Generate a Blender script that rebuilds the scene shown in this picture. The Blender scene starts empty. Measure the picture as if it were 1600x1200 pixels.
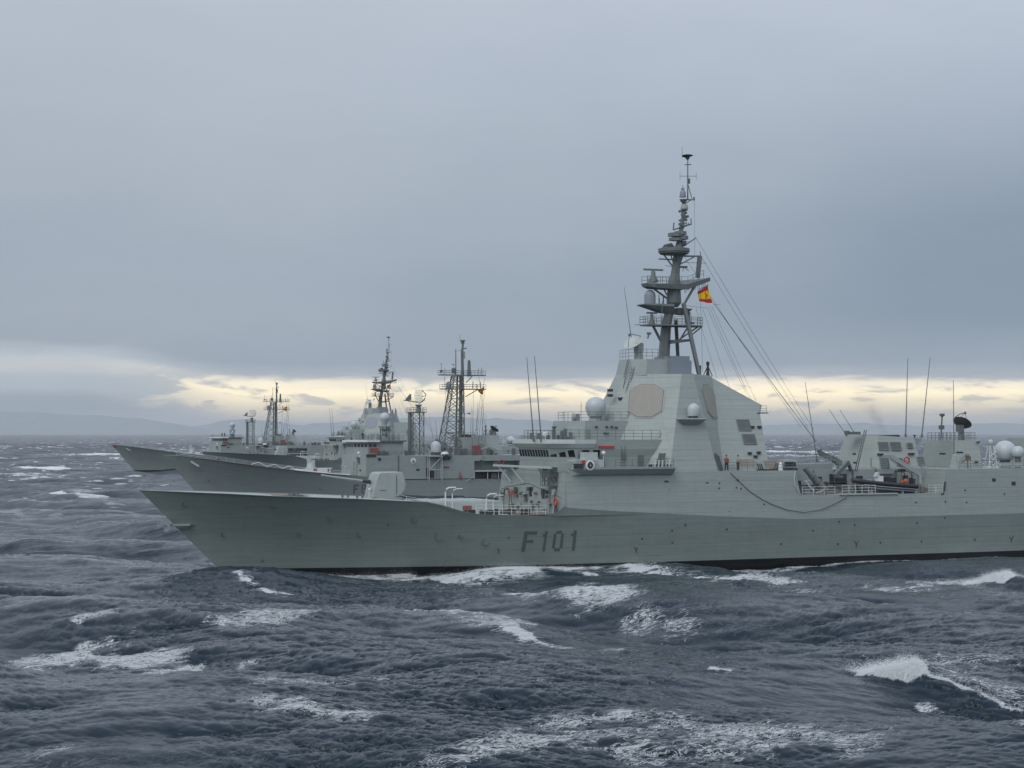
import bpy, math, random
import numpy as np
from mathutils import Vector

scene = bpy.context.scene
C = scene.collection
R = math.radians
random.seed(7)

# ---------------------------------------------------------------- camera
CAM_H = 14.8          # bridge-wing height of the ship the picture is taken from
FPX = 2800.0          # focal length measured in pixels of the 1600 wide photograph
HY = 677.5            # row of the horizon
cam_data = bpy.data.cameras.new("camera")
cam_data.sensor_width = 36.0
cam_data.lens = FPX / 1600.0 * 36.0
cam_data.shift_y = (HY - 600.0) / 1600.0
cam_data.clip_start = 0.5
cam_data.clip_end = 80000.0
cam = bpy.data.objects.new("camera", cam_data)
cam.location = (0, 0, CAM_H)
cam.rotation_euler = (R(90), 0, 0)
C.objects.link(cam)
scene.camera = cam

# ---------------------------------------------------------------- colour management
vs = scene.view_settings
vs.view_transform = 'Standard'
vs.look = 'None'
vs.gamma = 1.0
vs.exposure = 0.0

# ---------------------------------------------------------------- sun (behind thick overcast)
SUN_EL, SUN_AZ = R(48), R(215)      # azimuth clockwise from +Y: behind the camera, to the left
sun_data = bpy.data.lights.new("sun", 'SUN')
sun_data.energy = 1.35
sun_data.angle = R(40)
sun_data.color = (1.0, 0.97, 0.93)
sun = bpy.data.objects.new("sun", sun_data)
sd = Vector((math.sin(SUN_AZ) * math.cos(SUN_EL), math.cos(SUN_AZ) * math.cos(SUN_EL), math.sin(SUN_EL)))
sun.rotation_euler = sd.to_track_quat('Z', 'Y').to_euler()
C.objects.link(sun)


class NT:
    """small helper for writing node trees"""
    def __init__(s, tree):
        s.t = tree; s.n = tree.nodes; s.l = tree.links; s.n.clear()
    def new(s, kind, **kw):
        n = s.n.new(kind)
        for k, v in kw.items():
            setattr(n, k, v)
        return n
    def put(s, sock, v):
        if isinstance(v, bpy.types.NodeSocket):
            s.l.new(v, sock)
        elif v is not None:
            sock.default_value = v
    def math(s, op, a, b=None, c=None, clamp=False):
        n = s.new('ShaderNodeMath', operation=op); n.use_clamp = clamp
        s.put(n.inputs[0], a)
        if b is not None: s.put(n.inputs[1], b)
        if c is not None: s.put(n.inputs[2], c)
        return n.outputs[0]
    def vmath(s, op, a, b=None):
        n = s.new('ShaderNodeVectorMath', operation=op)
        s.put(n.inputs[0], a)
        if b is not None: s.put(n.inputs[1], b)
        return n.outputs[0]
    def noise(s, vec, scale, detail=4, rough=0.55, dist=0.0):
        n = s.new('ShaderNodeTexNoise')
        s.put(n.inputs['Vector'], vec)
        n.inputs['Scale'].default_value = scale; n.inputs['Detail'].default_value = detail
        n.inputs['Roughness'].default_value = rough; n.inputs['Distortion'].default_value = dist
        return n.outputs['Fac']
    def ramp(s, fac, stops, interp='LINEAR'):
        n = s.new('ShaderNodeValToRGB'); n.color_ramp.interpolation = interp
        e = n.color_ramp.elements
        while len(e) < len(stops): e.new(0.5)
        for i, (p, c) in enumerate(stops):
            e[i].position = p
            e[i].color = (c, c, c, 1) if isinstance(c, (int, float)) else (*c, 1)
        s.put(n.inputs['Fac'], fac)
        return n.outputs['Color']
    def mix(s, fac, a, b, blend='MIX'):
        n = s.new('ShaderNodeMix', data_type='RGBA', blend_type=blend)
        s.put(n.inputs[0], fac)
        for sock, v in ((n.inputs[6], a), (n.inputs[7], b)):
            if isinstance(v, tuple) and len(v) == 3: v = (*v, 1)
            s.put(sock, v)
        return n.outputs[2]
    def maprange(s, v, a, b, c=0.0, d=1.0, smooth=False):
        n = s.new('ShaderNodeMapRange')
        if smooth: n.interpolation_type = 'SMOOTHSTEP'
        s.put(n.inputs[0], v)
        for i, q in enumerate((a, b, c, d)): n.inputs[i + 1].default_value = q
        return n.outputs[0]
    def mapping(s, vec, scale=(1, 1, 1), loc=(0, 0, 0), rot=(0, 0, 0)):
        n = s.new('ShaderNodeMapping')
        s.put(n.inputs[0], vec)
        n.inputs['Location'].default_value = loc; n.inputs['Rotation'].default_value = rot
        n.inputs['Scale'].default_value = scale
        return n.outputs[0]
    def sep(s, v):
        n = s.new('ShaderNodeSeparateXYZ'); s.put(n.inputs[0], v); return n.outputs
    def comb(s, x, y, z):
        n = s.new('ShaderNodeCombineXYZ')
        for i, v in enumerate((x, y, z)): s.put(n.inputs[i], v)
        return n.outputs[0]


def srgb(r, g, b):
    return tuple(((c / 255) / 12.92 if c <= 10 else ((c / 255 + .055) / 1.055) ** 2.4) for c in (r, g, b))

# ---------------------------------------------------------------- world: stratus deck with a clear yellow strip under it
world = bpy.data.worlds.new("World")
scene.world = world
world.use_nodes = True
w = NT(world.node_tree)
dirv = w.new('ShaderNodeTexCoord').outputs['Generated']
dx, dy, dz = w.sep(dirv)
az = w.math('ARCTAN2', dx, dy)
# large soft undulation of the lower edge of the deck
cloudv = w.comb(w.math('MULTIPLY', az, 1.0), w.math('MULTIPLY', dz, 7.0), 0.0)
n_edge = w.noise(cloudv, 7.0, 5, 0.55)
n_fine = w.noise(w.comb(w.math('MULTIPLY', az, 1.0), w.math('MULTIPLY', dz, 5.0), 3.0), 26.0, 7, 0.62, 0.4)
n_big = w.noise(w.comb(az, w.math('MULTIPLY', dz, 1.6), 7.3), 3.2, 4, 0.5)
left = w.maprange(az, -0.14, -0.24, 0, 1, True)
zz = w.math('ADD', dz, w.math('MULTIPLY', w.math('SUBTRACT', n_edge, 0.5), 0.010))
zz = w.math('ADD', zz, w.math('MULTIPLY', w.math('SUBTRACT', n_fine, 0.5), 0.009))
zs = w.math('SUBTRACT', zz, w.math('MULTIPLY', left, 0.012))
deck = w.ramp(w.maprange(zs, 0.0, 0.25), [
    (0.000, srgb(186, 196, 208)), (0.022, srgb(196, 204, 213)), (0.036, (.86, .82, .70)),
    (0.050, (1.38, 1.18, .80)), (0.088, (2.0, 1.68, 1.06)), (0.108, (1.45, 1.30, .98)),
    (0.126, srgb(182, 192, 201)), (0.155, srgb(158, 172, 186)), (0.34, srgb(156, 171, 187)),
    (0.55, srgb(172, 184, 198)), (0.78, srgb(188, 199, 214)), (1.0, srgb(200, 210, 224))])
# broken grey-blue cloud in the strip, heavier on the left
patch = w.maprange(w.math('ADD', n_fine, w.math('MULTIPLY', left, 0.26)), 0.50, 0.64, 0, 1, True)
inband = w.math('MULTIPLY', w.maprange(zz, 0.004, 0.016, 0, 1, True), w.maprange(zz, 0.040, 0.030, 0, 1, True))
patchcol = w.mix(left, srgb(205, 207, 206), srgb(160, 175, 190))
deck = w.mix(w.math('MULTIPLY', w.math('MULTIPLY', patch, inband), w.maprange(left, 0, 1, 0.75, 0.95)), deck, patchcol)
hi_strip = w.math('MULTIPLY', w.math('MULTIPLY', left, 0.85), w.maprange(zs, 0.006, 0.014, 0, 1, True))
deck = w.mix(w.math('MULTIPLY', hi_strip, w.maprange(zs, 0.040, 0.030, 0, 1, True)), deck, srgb(196, 206, 216))
# large tonal drift of the deck: paler left, slate blue right
drift = w.maprange(w.math('ADD', w.math('MULTIPLY', az, 1.5), w.math('MULTIPLY', n_big, 0.7)), 0.10, 0.75, 0, 1, True)
up = w.maprange(dz, 0.028, 0.07, 0, 1, True)
dark_right = w.math('MULTIPLY', w.math('MULTIPLY', drift, up), w.maprange(dz, 0.21, 0.09, 0.10, 1.0, True))
deck = w.mix(w.math('MULTIPLY', dark_right, 0.9), deck, srgb(126, 145, 164))
deck = w.mix(w.math('MULTIPLY', w.math('MULTIPLY', w.math('SUBTRACT', 1.0, drift), up), 0.35), deck, srgb(176, 184, 194))
streak = w.noise(w.comb(w.math('MULTIPLY', az, 1.0), w.math('MULTIPLY', dz, 3.0), 11.0), 4.0, 5, 0.6)
deck = w.mix(0.10, deck, w.mix(w.maprange(streak, 0.3, 0.7), srgb(120, 134, 150), srgb(212, 218, 226)))
# brighter towards the zenith and behind the camera, as an overcast sky is
gain = w.math('ADD', 1.0, w.math('MULTIPLY', w.maprange(dz, 0.24, 0.95, 0, 1, True), 0.45))
gain = w.math('ADD', gain, w.math('MULTIPLY', w.maprange(dy, 0.3, -0.7, 0, 1, True), 0.10))
deck = w.mix(1.0, deck, w.comb(gain, gain, gain), 'MULTIPLY')
sky = w.new('ShaderNodeTexSky', sky_type='NISHITA')
sky.sun_disc = False
sky.sun_elevation = SUN_EL
sky.sun_rotation = SUN_AZ
bg_sky = w.new('ShaderNodeBackground'); w.put(bg_sky.inputs[0], sky.outputs[0]); bg_sky.inputs[1].default_value = 0.05
bg_cl = w.new('ShaderNodeBackground'); w.put(bg_cl.inputs[0], deck); bg_cl.inputs[1].default_value = 1.0
mx = w.new('ShaderNodeMixShader'); mx.inputs[0].default_value = 0.96
w.l.new(bg_sky.outputs[0], mx.inputs[1]); w.l.new(bg_cl.outputs[0], mx.inputs[2])
out = w.new('ShaderNodeOutputWorld'); w.l.new(mx.outputs[0], out.inputs[0])

# ---------------------------------------------------------------- materials
def principled(name):
    m = bpy.data.materials.new(name); m.use_nodes = True
    t = NT(m.node_tree)
    b = t.new('ShaderNodeBsdfPrincipled')
    o = t.new('ShaderNodeOutputMaterial'); t.l.new(b.outputs[0], o.inputs[0])
    return m, t, b

def paint(name, col, rough=0.55, var=0.10, scale=1.2, metal=0.0, rust=0.0, plates=False):
    """weathered paint: mottling, streaks running down, a little rust"""
    m, t, b = principled(name)
    oc = t.new('ShaderNodeTexCoord').outputs['Object']
    n1 = t.noise(oc, scale, 5, 0.6)
    n2 = t.noise(t.mapping(oc, (1.6, 1.6, 0.16)), 1.1, 5, 0.65)
    f = t.math('ADD', t.math('MULTIPLY', n1, 0.5), t.math('MULTIPLY', n2, 0.5))
    g = t.maprange(f, 0.3, 0.7, 1 - var, 1 + var)
    c = t.mix(1.0, (*col, 1), t.comb(g, g, g), 'MULTIPLY')
    bump_src = n1
    if rust:
        rn = t.noise(t.mapping(oc, (1.3, 1.3, 0.07)), 0.9, 6, 0.7)
        c = t.mix(t.math('MULTIPLY', t.maprange(rn, 0.62, 0.80, 0, 1), rust), c, (0.16, 0.10, 0.045))
        gr = t.noise(t.mapping(oc, (0.9, 0.9, 0.10)), 2.3, 5, 0.7)
        c = t.mix(t.math('MULTIPLY', t.maprange(gr, 0.58, 0.78, 0, 1), 0.30), c, tuple(q * 0.5 for q in col))
    if plates:
        x, y, z = t.sep(oc)
        # welded strakes and frames: slight dishing between them and a faint line at each seam
        zf = t.math('FRACT', t.math('MULTIPLY', z, 0.85))
        xf = t.math('FRACT', t.math('MULTIPLY', x, 0.19))
        line = t.math('MAXIMUM', t.math('LESS_THAN', zf, 0.035), t.math('LESS_THAN', xf, 0.010))
        c = t.mix(t.math('MULTIPLY', line, 0.22), c, tuple(q * 0.45 for q in col))
        hz = t.noise(t.mapping(oc, (0.10, 0.5, 6.0)), 1.0, 4, 0.65)
        c = t.mix(0.26, c, t.mix(t.maprange(hz, 0.35, 0.65), tuple(q * 0.7 for q in col), tuple(q * 1.25 for q in col)))
        bump_src = t.math('ADD', t.noise(t.mapping(oc, (0.45, 0.6, 1.1)), 1.0, 3, 0.5), t.math('MULTIPLY', line, -0.25))
    bp = t.new('ShaderNodeBump'); bp.inputs['Strength'].default_value = 0.8 if plates else 0.15
    bp.inputs['Distance'].default_value = 0.05
    t.put(bp.inputs['Height'], bump_src); t.l.new(bp.outputs[0], b.inputs['Normal'])
    t.put(b.inputs['Base Color'], c)
    t.put(b.inputs['Roughness'], t.maprange(n1, 0.3, 0.7, rough - 0.08, rough + 0.1))
    b.inputs['Metallic'].default_value = metal
    return m

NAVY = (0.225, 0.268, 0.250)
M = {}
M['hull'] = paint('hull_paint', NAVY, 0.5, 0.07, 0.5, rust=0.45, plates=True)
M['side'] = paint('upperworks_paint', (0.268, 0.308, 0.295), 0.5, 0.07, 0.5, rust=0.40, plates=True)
M['grey'] = paint('grey_paint', (0.275, 0.315, 0.308), 0.5, 0.10, 1.5)
M['pale'] = paint('pale_grey_paint', (0.40, 0.44, 0.43), 0.5, 0.10, 1.5)
M['mast'] = paint('mast_paint', (0.125, 0.145, 0.143), 0.5, 0.18, 1.5)
M['dark'] = paint('dark_fittings', (0.035, 0.040, 0.042), 0.5, 0.3, 2.0)
M['mid'] = paint('mid_grey_fittings', (0.12, 0.135, 0.135), 0.5, 0.2, 2.0)
M['dome'] = paint('radome_skin', (0.42, 0.46, 0.48), 0.35, 0.03, 0.8)
M['gun'] = paint('gun_house_paint', (0.30, 0.335, 0.325), 0.45, 0.08, 1.5)
M['white'] = paint('white_paint', (0.62, 0.65, 0.64), 0.45, 0.06, 1.5)
M['tan'] = paint('radar_face', (0.262, 0.252, 0.225), 0.6, 0.10, 2.2)
M['deck'] = paint('deck_coating', (0.33, 0.36, 0.34), 0.8, 0.10, 1.0, rust=0.2)
M['brown'] = paint('worn_deck', (0.17, 0.15, 0.125), 0.85, 0.2, 1.4)
M['red'] = paint('red_paint', (0.40, 0.045, 0.035), 0.5, 0.15, 2.0)
M['dullred'] = paint('faded_red', (0.24, 0.075, 0.075), 0.7, 0.25, 3.0)
M['orange'] = paint('orange_paint', (0.42, 0.09, 0.045), 0.5, 0.1, 2.0)
M['number'] = paint('number_paint', (0.105, 0.120, 0.118), 0.6, 0.12, 1.2)
M['rust'] = paint('rust_paint', (0.10, 0.075, 0.05), 0.8, 0.3, 2.0)
M['bluegrey'] = paint('blue_grey_paint', (0.20, 0.235, 0.275), 0.5, 0.06, 1.0)
M['rubber'] = paint('black_rubber', (0.018, 0.019, 0.021), 0.45, 0.2, 2.0)
M['louvre'] = paint('louvre_paint', (0.15, 0.172, 0.170), 0.6, 0.1, 2.0)
M['skin'] = paint('skin', (0.35, 0.20, 0.14), 0.6, 0.05, 4.0)
M['navyblue'] = paint('dark_cloth', (0.02, 0.025, 0.04), 0.9, 0.2, 6.0)
M['tancloth'] = paint('pale_cloth', (0.34, 0.31, 0.27), 0.9, 0.15, 5.0)

def glass(name):
    m, t, b = principled(name)
    b.inputs['Base Color'].default_value = (0.012, 0.015, 0.017, 1)
    b.inputs['Roughness'].default_value = 0.08
    return m
M['glass'] = glass('window_glass')

def bottom_painted(name, top, rust):
    """hull paint with black boot topping and red antifouling low down"""
    m = paint(name, top, 0.5, 0.07, 0.5, rust=rust, plates=True)
    t = NT.__new__(NT); t.t = m.node_tree; t.n = t.t.nodes; t.l = t.t.links
    b = [n for n in t.n if n.type == 'BSDF_PRINCIPLED'][0]
    src = b.inputs['Base Color'].links[0].from_socket
    oc = t.new('ShaderNodeTexCoord').outputs['Object']
    z = t.sep(oc)[2]
    c = t.mix(t.maprange(z, 0.50, 0.52, 1, 0), src, (0.008, 0.009, 0.010))
    c = t.mix(t.maprange(z, -0.78, -0.76, 1, 0), c, (0.16, 0.025, 0.02))
    t.put(b.inputs['Base Color'], c)
    return m
M['hull_old'] = bottom_painted('hull_paint_old', (0.25, 0.285, 0.272), 0.25)
M['hull_low'] = bottom_painted('hull_paint_boot', NAVY, 0.5)

# ---------------------------------------------------------------- mesh helpers
def smooth_by_angle(me, deg=35):
    me.set_sharp_from_angle(angle=R(deg))

class MB:
    """collects shapes and links them as ONE mesh object"""
    def __init__(s): s.v = []; s.f = []; s.cuts = []; s.marks = []
    def add(s, verts, faces):
        o = len(s.v); s.cuts.append((o, len(s.f))); s.v += [tuple(p) for p in verts]; s.f += [tuple(i + o for i in f) for f in faces]
        return s
    def box(s, x0, x1, y0, y1, z0, z1):
        x0, x1 = sorted((x0, x1)); y0, y1 = sorted((y0, y1)); z0, z1 = sorted((z0, z1))
        return s.add([(x0, y0, z0), (x1, y0, z0), (x1, y1, z0), (x0, y1, z0), (x0, y0, z1), (x1, y0, z1), (x1, y1, z1), (x0, y1, z1)],
                     [(0, 3, 2, 1), (4, 5, 6, 7), (0, 1, 5, 4), (1, 2, 6, 5), (2, 3, 7, 6), (3, 0, 4, 7)])
    def cbox(s, c, d): 
        return s.box(c[0] - d[0] / 2, c[0] + d[0] / 2, c[1] - d[1] / 2, c[1] + d[1] / 2, c[2] - d[2] / 2, c[2] + d[2] / 2)
    def loft(s, rings, cap0=True, cap1=True):
        n = len(rings[0]); v = [p for r in rings for p in r]; f = []
        for i in range(len(rings) - 1):
            for j in range(n):
                a = i * n + j; b = i * n + (j + 1) % n
                f.append((a, b, b + n, a + n))
        if cap0: f.append(tuple(range(n - 1, -1, -1)))
        if cap1: f.append(tuple((len(rings) - 1) * n + j for j in range(n)))
        return s.add(v, f)
    def prism(s, poly, y0, y1):
        """polygon of (x, z) extruded from y0 to y1"""
        return s.loft([[(x, y0, z) for x, z in poly], [(x, y1, z) for x, z in poly]])
    def tube(s, pts, r, n=6, r1=None):
        pts = [Vector(p) for p in pts]
        r1 = r if r1 is None else r1
        rings = []
        for i, p in enumerate(pts):
            d = (pts[min(i + 1, len(pts) - 1)] - pts[max(i - 1, 0)]).normalized()
            u = d.cross(Vector((0, 0, 1)) if abs(d.z) < 0.9 else Vector((1, 0, 0))).normalized()
            w_ = d.cross(u).normalized()
            rr = r + (r1 - r) * i / max(1, len(pts) - 1)
            rings.append([p + (u * math.cos(2 * math.pi * k / n) + w_ * math.sin(2 * math.pi * k / n)) * rr for k in range(n)])
        return s.loft(rings)
    def beam(s, p0, p1, wdt, hgt):
        """rectangular bar"""
        p0, p1 = Vector(p0), Vector(p1); d = (p1 - p0).normalized()
        u = d.cross(Vector((0, 0, 1)) if abs(d.z) < 0.95 else Vector((1, 0, 0))).normalized(); w_ = u.cross(d).normalized()
        q = [(-.5, -.5), (.5, -.5), (.5, .5), (-.5, .5)]
        return s.loft([[p + u * a * wdt + w_ * b * hgt for a, b in q] for p in (p0, p1)])
    def lathe(s, c, prof, n=24, axis=(0, 0, 1)):
        c = Vector(c); ax = Vector(axis).normalized()
        u = ax.cross(Vector((0, 1, 0)) if abs(ax.y) < 0.9 else Vector((1, 0, 0))).normalized(); w_ = ax.cross(u)
        rings = [[c + ax * z + (u * math.cos(2 * math.pi * k / n) + w_ * math.sin(2 * math.pi * k / n)) * max(r, 1e-3) for k in range(n)] for r, z in prof]
        return s.loft(rings)
    def ball(s, c, r, n=24, m=12, squash=1.0, cut=-1.0):
        a0 = math.asin(max(-1, cut)); prof = []
        for i in range(m + 1):
            a = a0 + (math.pi / 2 - a0) * i / m
            prof.append((r * math.cos(a), r * math.sin(a) * squash))
        return s.lathe(c, prof, n)
    def ring(s, c, r, rt, axis, n=20, k=6):
        c = Vector(c); ax = Vector(axis).normalized()
        u = ax.cross(Vector((0, 0, 1)) if abs(ax.z) < 0.9 else Vector((1, 0, 0))).normalized(); w_ = ax.cross(u)
        v = []; f = []
        for i in range(n):
            a = 2 * math.pi * i / n; d = u * math.cos(a) + w_ * math.sin(a)
            for j in range(k):
                b = 2 * math.pi * j / k
                v.append(c + d * (r + rt * math.cos(b)) + ax * rt * math.sin(b))
        for i in range(n):
            for j in range(k):
                f.append((i * k + j, ((i + 1) % n) * k + j, ((i + 1) % n) * k + (j + 1) % k, i * k + (j + 1) % k))
        return s.add(v, f)
    def rail(s, pts, h=1.0, gap=1.5, r=0.022, bars=3, close=False):
        """guard rail with stanchions along a deck edge line"""
        s.marks.append((len(s.v), len(s.f)))
        pts = [Vector(p) for p in pts]
        if close: pts.append(pts[0])
        for a, b in zip(pts, pts[1:]):
            L = (b - a).length; n = max(1, round(L / gap))
            for i in range(n + 1):
                p = a.lerp(b, i / n); s.tube([p, p + Vector((0, 0, h))], r * 1.2, 5)
            for j in range(bars):
                z = Vector((0, 0, h * (j + 1) / bars)); s.tube([a + z, b + z], r, 5)
        return s
    def ladder(s, p0, p1, wdt=0.4, step=0.33, side=(1, 0, 0), r=0.025):
        p0, p1 = Vector(p0), Vector(p1); sd_ = Vector(side).normalized() * wdt / 2
        s.tube([p0 - sd_, p1 - sd_], r, 5); s.tube([p0 + sd_, p1 + sd_], r, 5)
        n = max(1, int((p1 - p0).length / step))
        for i in range(1, n):
            p = p0.lerp(p1, i / n); s.tube([p - sd_, p + sd_], r * .8, 5)
        return s
    def each(s, name, mat, parent=None, smooth=None):
        """every shape added so far becomes an object of its own"""
        r = []
        for (v0, f0), (v1, f1) in zip(s.cuts, s.cuts[1:] + [(len(s.v), len(s.f))]):
            m = MB(); m.v = s.v[v0:v1]; m.f = [tuple(i - v0 for i in f) for f in s.f[f0:f1]]
            r.append(m.build(name, mat, parent, smooth))
        return r
    def runs(s, name, mat, parent=None):
        """every run of railing becomes an object of its own"""
        s.cuts = s.marks
        return s.each(name, mat, parent)
    def build(s, name, mat, parent=None, smooth=None, label=None, kind=None):
        me = bpy.data.meshes.new(name)
        me.from_pydata([tuple(p) for p in s.v], [], s.f)
        me.validate(); 
        import bmesh
        bm = bmesh.new(); bm.from_mesh(me)
        bmesh.ops.recalc_face_normals(bm, faces=bm.faces)
        bm.to_mesh(me); bm.free()
        if smooth:
            for p in me.polygons: p.use_smooth = True
            smooth_by_angle(me, smooth)
        for q in (mat if isinstance(mat, (list, tuple)) else [mat]): me.materials.append(q)
        o = bpy.data.objects.new(name, me); C.objects.link(o)
        if parent: o.parent = parent
        if label: o['label'] = label
        if kind: o['kind'] = kind
        return o

def tag(o, label=None, cat=None, group=None, kind=None):
    if label: o['label'] = label
    if cat: o['category'] = cat
    if group: o['group'] = group
    if kind: o['kind'] = kind
    return o

def empty(name, loc=(0, 0, 0), rz=0.0):
    o = bpy.data.objects.new(name, None); C.objects.link(o)
    o.location = loc; o.rotation_euler = (0, 0, rz); o.empty_display_size = 1
    return o

# ---------------------------------------------------------------- where the ships lie
HEAD = R(23.2)
CA, SA = math.cos(HEAD), math.sin(HEAD)
class Berth:
    """a ship's own axes: x runs aft from the bow tip, y to starboard, z up from the waterline.
    at() gives the point of those axes seen at a spot of the photograph, for a known offset to port."""
    def __init__(s, px, Y): s.ox = (px - 800) / FPX * Y; s.oy = Y
    def at(s, px, py, port=0.0):
        k = (px - 800) / FPX; bx = s.ox + port * SA; by = s.oy - port * CA
        a = (k * by - bx) / (CA - k * SA); Y = by + a * SA
        return Vector((a, -port, CAM_H - (py - HY) / FPX * Y))
    def atx(s, px, py, aft):
        """same, for a known distance aft"""
        k = (px - 800) / FPX; bx = s.ox + aft * CA; by = s.oy + aft * SA
        t = (k * by - bx) / (SA + k * CA); Y = by - t * CA
        return Vector((aft, -t, CAM_H - (py - HY) / FPX * Y))
    def world(s, p):
        return Vector((s.ox + p[0] * CA - p[1] * SA, s.oy + p[0] * SA + p[1] * CA, p[2]))
    @property
    def loc(s): return (s.ox, s.oy, 0.0)
BA, BB, BC, BD = Berth(218, 185.5), Berth(256, 368.0), Berth(314, 582.0), Berth(175, 697.0)

# ---------------------------------------------------------------- the sea
def ocean_band(N, L, lmin, lmax, rms, seed, wind, spread=2.0, chop=1.0, expo=4.0):
    rng = np.random.default_rng(seed)
    k1 = np.fft.fftfreq(N, L / N) * 2 * np.pi
    kx, ky = np.meshgrid(k1, k1, indexing='ij'); k = np.hypot(kx, ky); k[0, 0] = 1
    cosw = (kx * wind[0] + ky * wind[1]) / k
    P = np.exp(-1.0 / (k * 5.5) ** 2) / k ** expo * (np.abs(cosw) ** spread * 0.96 + 0.04)
    P *= (k >= 2 * np.pi / lmax) & (k < 2 * np.pi / lmin); P[0, 0] = 0
    hk = np.sqrt(P) * (rng.normal(size=(N, N)) + 1j * rng.normal(size=(N, N)))
    h = np.fft.ifft2(hk)
    sc = rms / h.real.std()
    Dx = np.fft.ifft2(-1j * kx / k * hk).real * sc * chop
    Dy = np.fft.ifft2(-1j * ky / k * hk).real * sc * chop
    h = h.real * sc; d = L / N
    gx = lambda a, ax: (np.roll(a, -1, ax) - np.roll(a, 1, ax)) / (2 * d)
    J = (1 + gx(Dx, 0)) * (1 + gx(Dy, 1)) - gx(Dx, 1) * gx(Dy, 0)
    return dict(N=N, L=L, h=h.astype('f4'), Dx=Dx.astype('f4'), Dy=Dy.astype('f4'), J=J.astype('f4'))

def sample(b, X, Y, keys=('h', 'Dx', 'Dy')):
    N, L = b['N'], b['L']
    u = (X / L * N) % N; v = (Y / L * N) % N
    i = u.astype(int) % N; j = v.astype(int) % N; fu = (u - np.floor(u)).astype('f4'); fv = (v - np.floor(v)).astype('f4')
    i1 = (i + 1) % N; j1 = (j + 1) % N
    r = []
    for key in keys:
        a = b[key]
        r.append((a[i, j] * (1 - fu) + a[i1, j] * fu) * (1 - fv) + (a[i, j1] * (1 - fu) + a[i1, j1] * fu) * fv)
    return r

def sst(a, lo, hi):
    t = np.clip((a - lo) / (hi - lo), 0, 1); return t * t * (3 - 2 * t)

vn = np.random.default_rng(9)
gn = vn.random((256, 256)).astype('f4')
def vnoise(x, y):
    i = np.floor(x).astype(int); j = np.floor(y).astype(int); fx = x - i; fy = y - j
    fx = fx * fx * (3 - 2 * fx); fy = fy * fy * (3 - 2 * fy)
    g = lambda a, b: gn[a % 256, b % 256]
    return (g(i, j) * (1 - fx) + g(i + 1, j) * fx) * (1 - fy) + (g(i, j + 1) * (1 - fx) + g(i + 1, j + 1) * fx) * fy
wind = np.array([-0.42, -0.91])
b1 = ocean_band(512, 337.0, 9.0, 200.0, 0.62, 11, wind, 4.0, 1.2, 4.7)
b2 = ocean_band(512, 83.0, 1.7, 9.0, 0.085, 5, wind, 9.0, 1.6, 3.1)
b3 = ocean_band(512, 19.0, 0.22, 1.7, 0.029, 3, wind, 7.0, 1.6, 3.0)

def rows():
    ys = list(np.arange(-60, 24, 4.0)); y = 24.0
    while y < 55: ys.append(y); y += 0.35
    while y < 30000:
        ys.append(y)
        y += min(max(y * y / (FPX * CAM_H) * 0.62, 0.09), 0.0042 * y) if y < 2500 else 0.02 * y
    return np.array(ys)
ys = rows()
inner = np.linspace(-0.335, 0.335, 1250)
outer = np.linspace(0.345, 1.4, 70)
cs = np.concatenate([-outer[::-1], inner, outer])
Yg, Cg = np.meshgrid(ys, cs, indexing='ij')
Xg = Cg * np.maximum(Yg, 55.0)
NR, NC = Xg.shape
X = Xg.ravel().copy(); Y = Yg.ravel().copy()
dist = np.hypot(X, Y)
h1, dx1, dy1 = sample(b1, X, Y)
(j1,) = sample(b1, X, Y, ('J',))
h2, dx2, dy2 = sample(b2, X * 0.94 + Y * 0.34, Y * 0.94 - X * 0.34)
(j2,) = sample(b2, X * 0.94 + Y * 0.34, Y * 0.94 - X * 0.34, ('J',))
h3, dx3, dy3 = sample(b3, X, Y)
f2 = 1 - 0.8 * sst(dist, 500, 1300); f3 = 1 - 0.9 * sst(dist, 190, 420); f1 = 1 - 0.45 * sst(dist, 1500, 6000)
# local shelter beside the nearest hull, so its own wave train shows there
ax = (X - BA.ox) * CA + (Y - BA.oy) * SA          # aft of the bow tip
ay = -(X - BA.ox) * SA + (Y - BA.oy) * CA         # to starboard
shel = np.exp(-(np.clip(np.abs(ay) - 8, 0, None) / 14) ** 2) * sst(ax, -22, -2) * (1 - sst(ax, 150, 190))
f1 = f1 * (1 - 0.75 * shel)
patchy = 0.30 + 1.45 * vnoise(X * 0.11 + 40, Y * 0.06 + 7) * (0.6 + 0.8 * vnoise(X * 0.4, Y * 0.2)) + np.clip(h1, -.6, 1) * .25
f3 = f3 * patchy; f2 = f2 * (0.5 + .5 * patchy)
Z = h1 * f1 + h2 * f2 + h3 * f3
DX = dx1 * f1 + dx2 * f2 + dx3 * f3
DY = dy1 * f1 + dy2 * f2 + dy3 * f3
Z -= 0.25 * shel

def seg_dist(x0, y0, x1, y1):
    vx, vy = x1 - x0, y1 - y0; L2 = vx * vx + vy * vy + 1e-9
    t = np.clip(((X - x0) * vx + (Y - y0) * vy) / L2, 0, 1)
    return t, np.hypot(X - x0 - t * vx, Y - y0 - t * vy)
def water_at(px, py):
    yy = CAM_H * FPX / (py - HY); return (px - 800) / FPX * yy, yy

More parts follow.
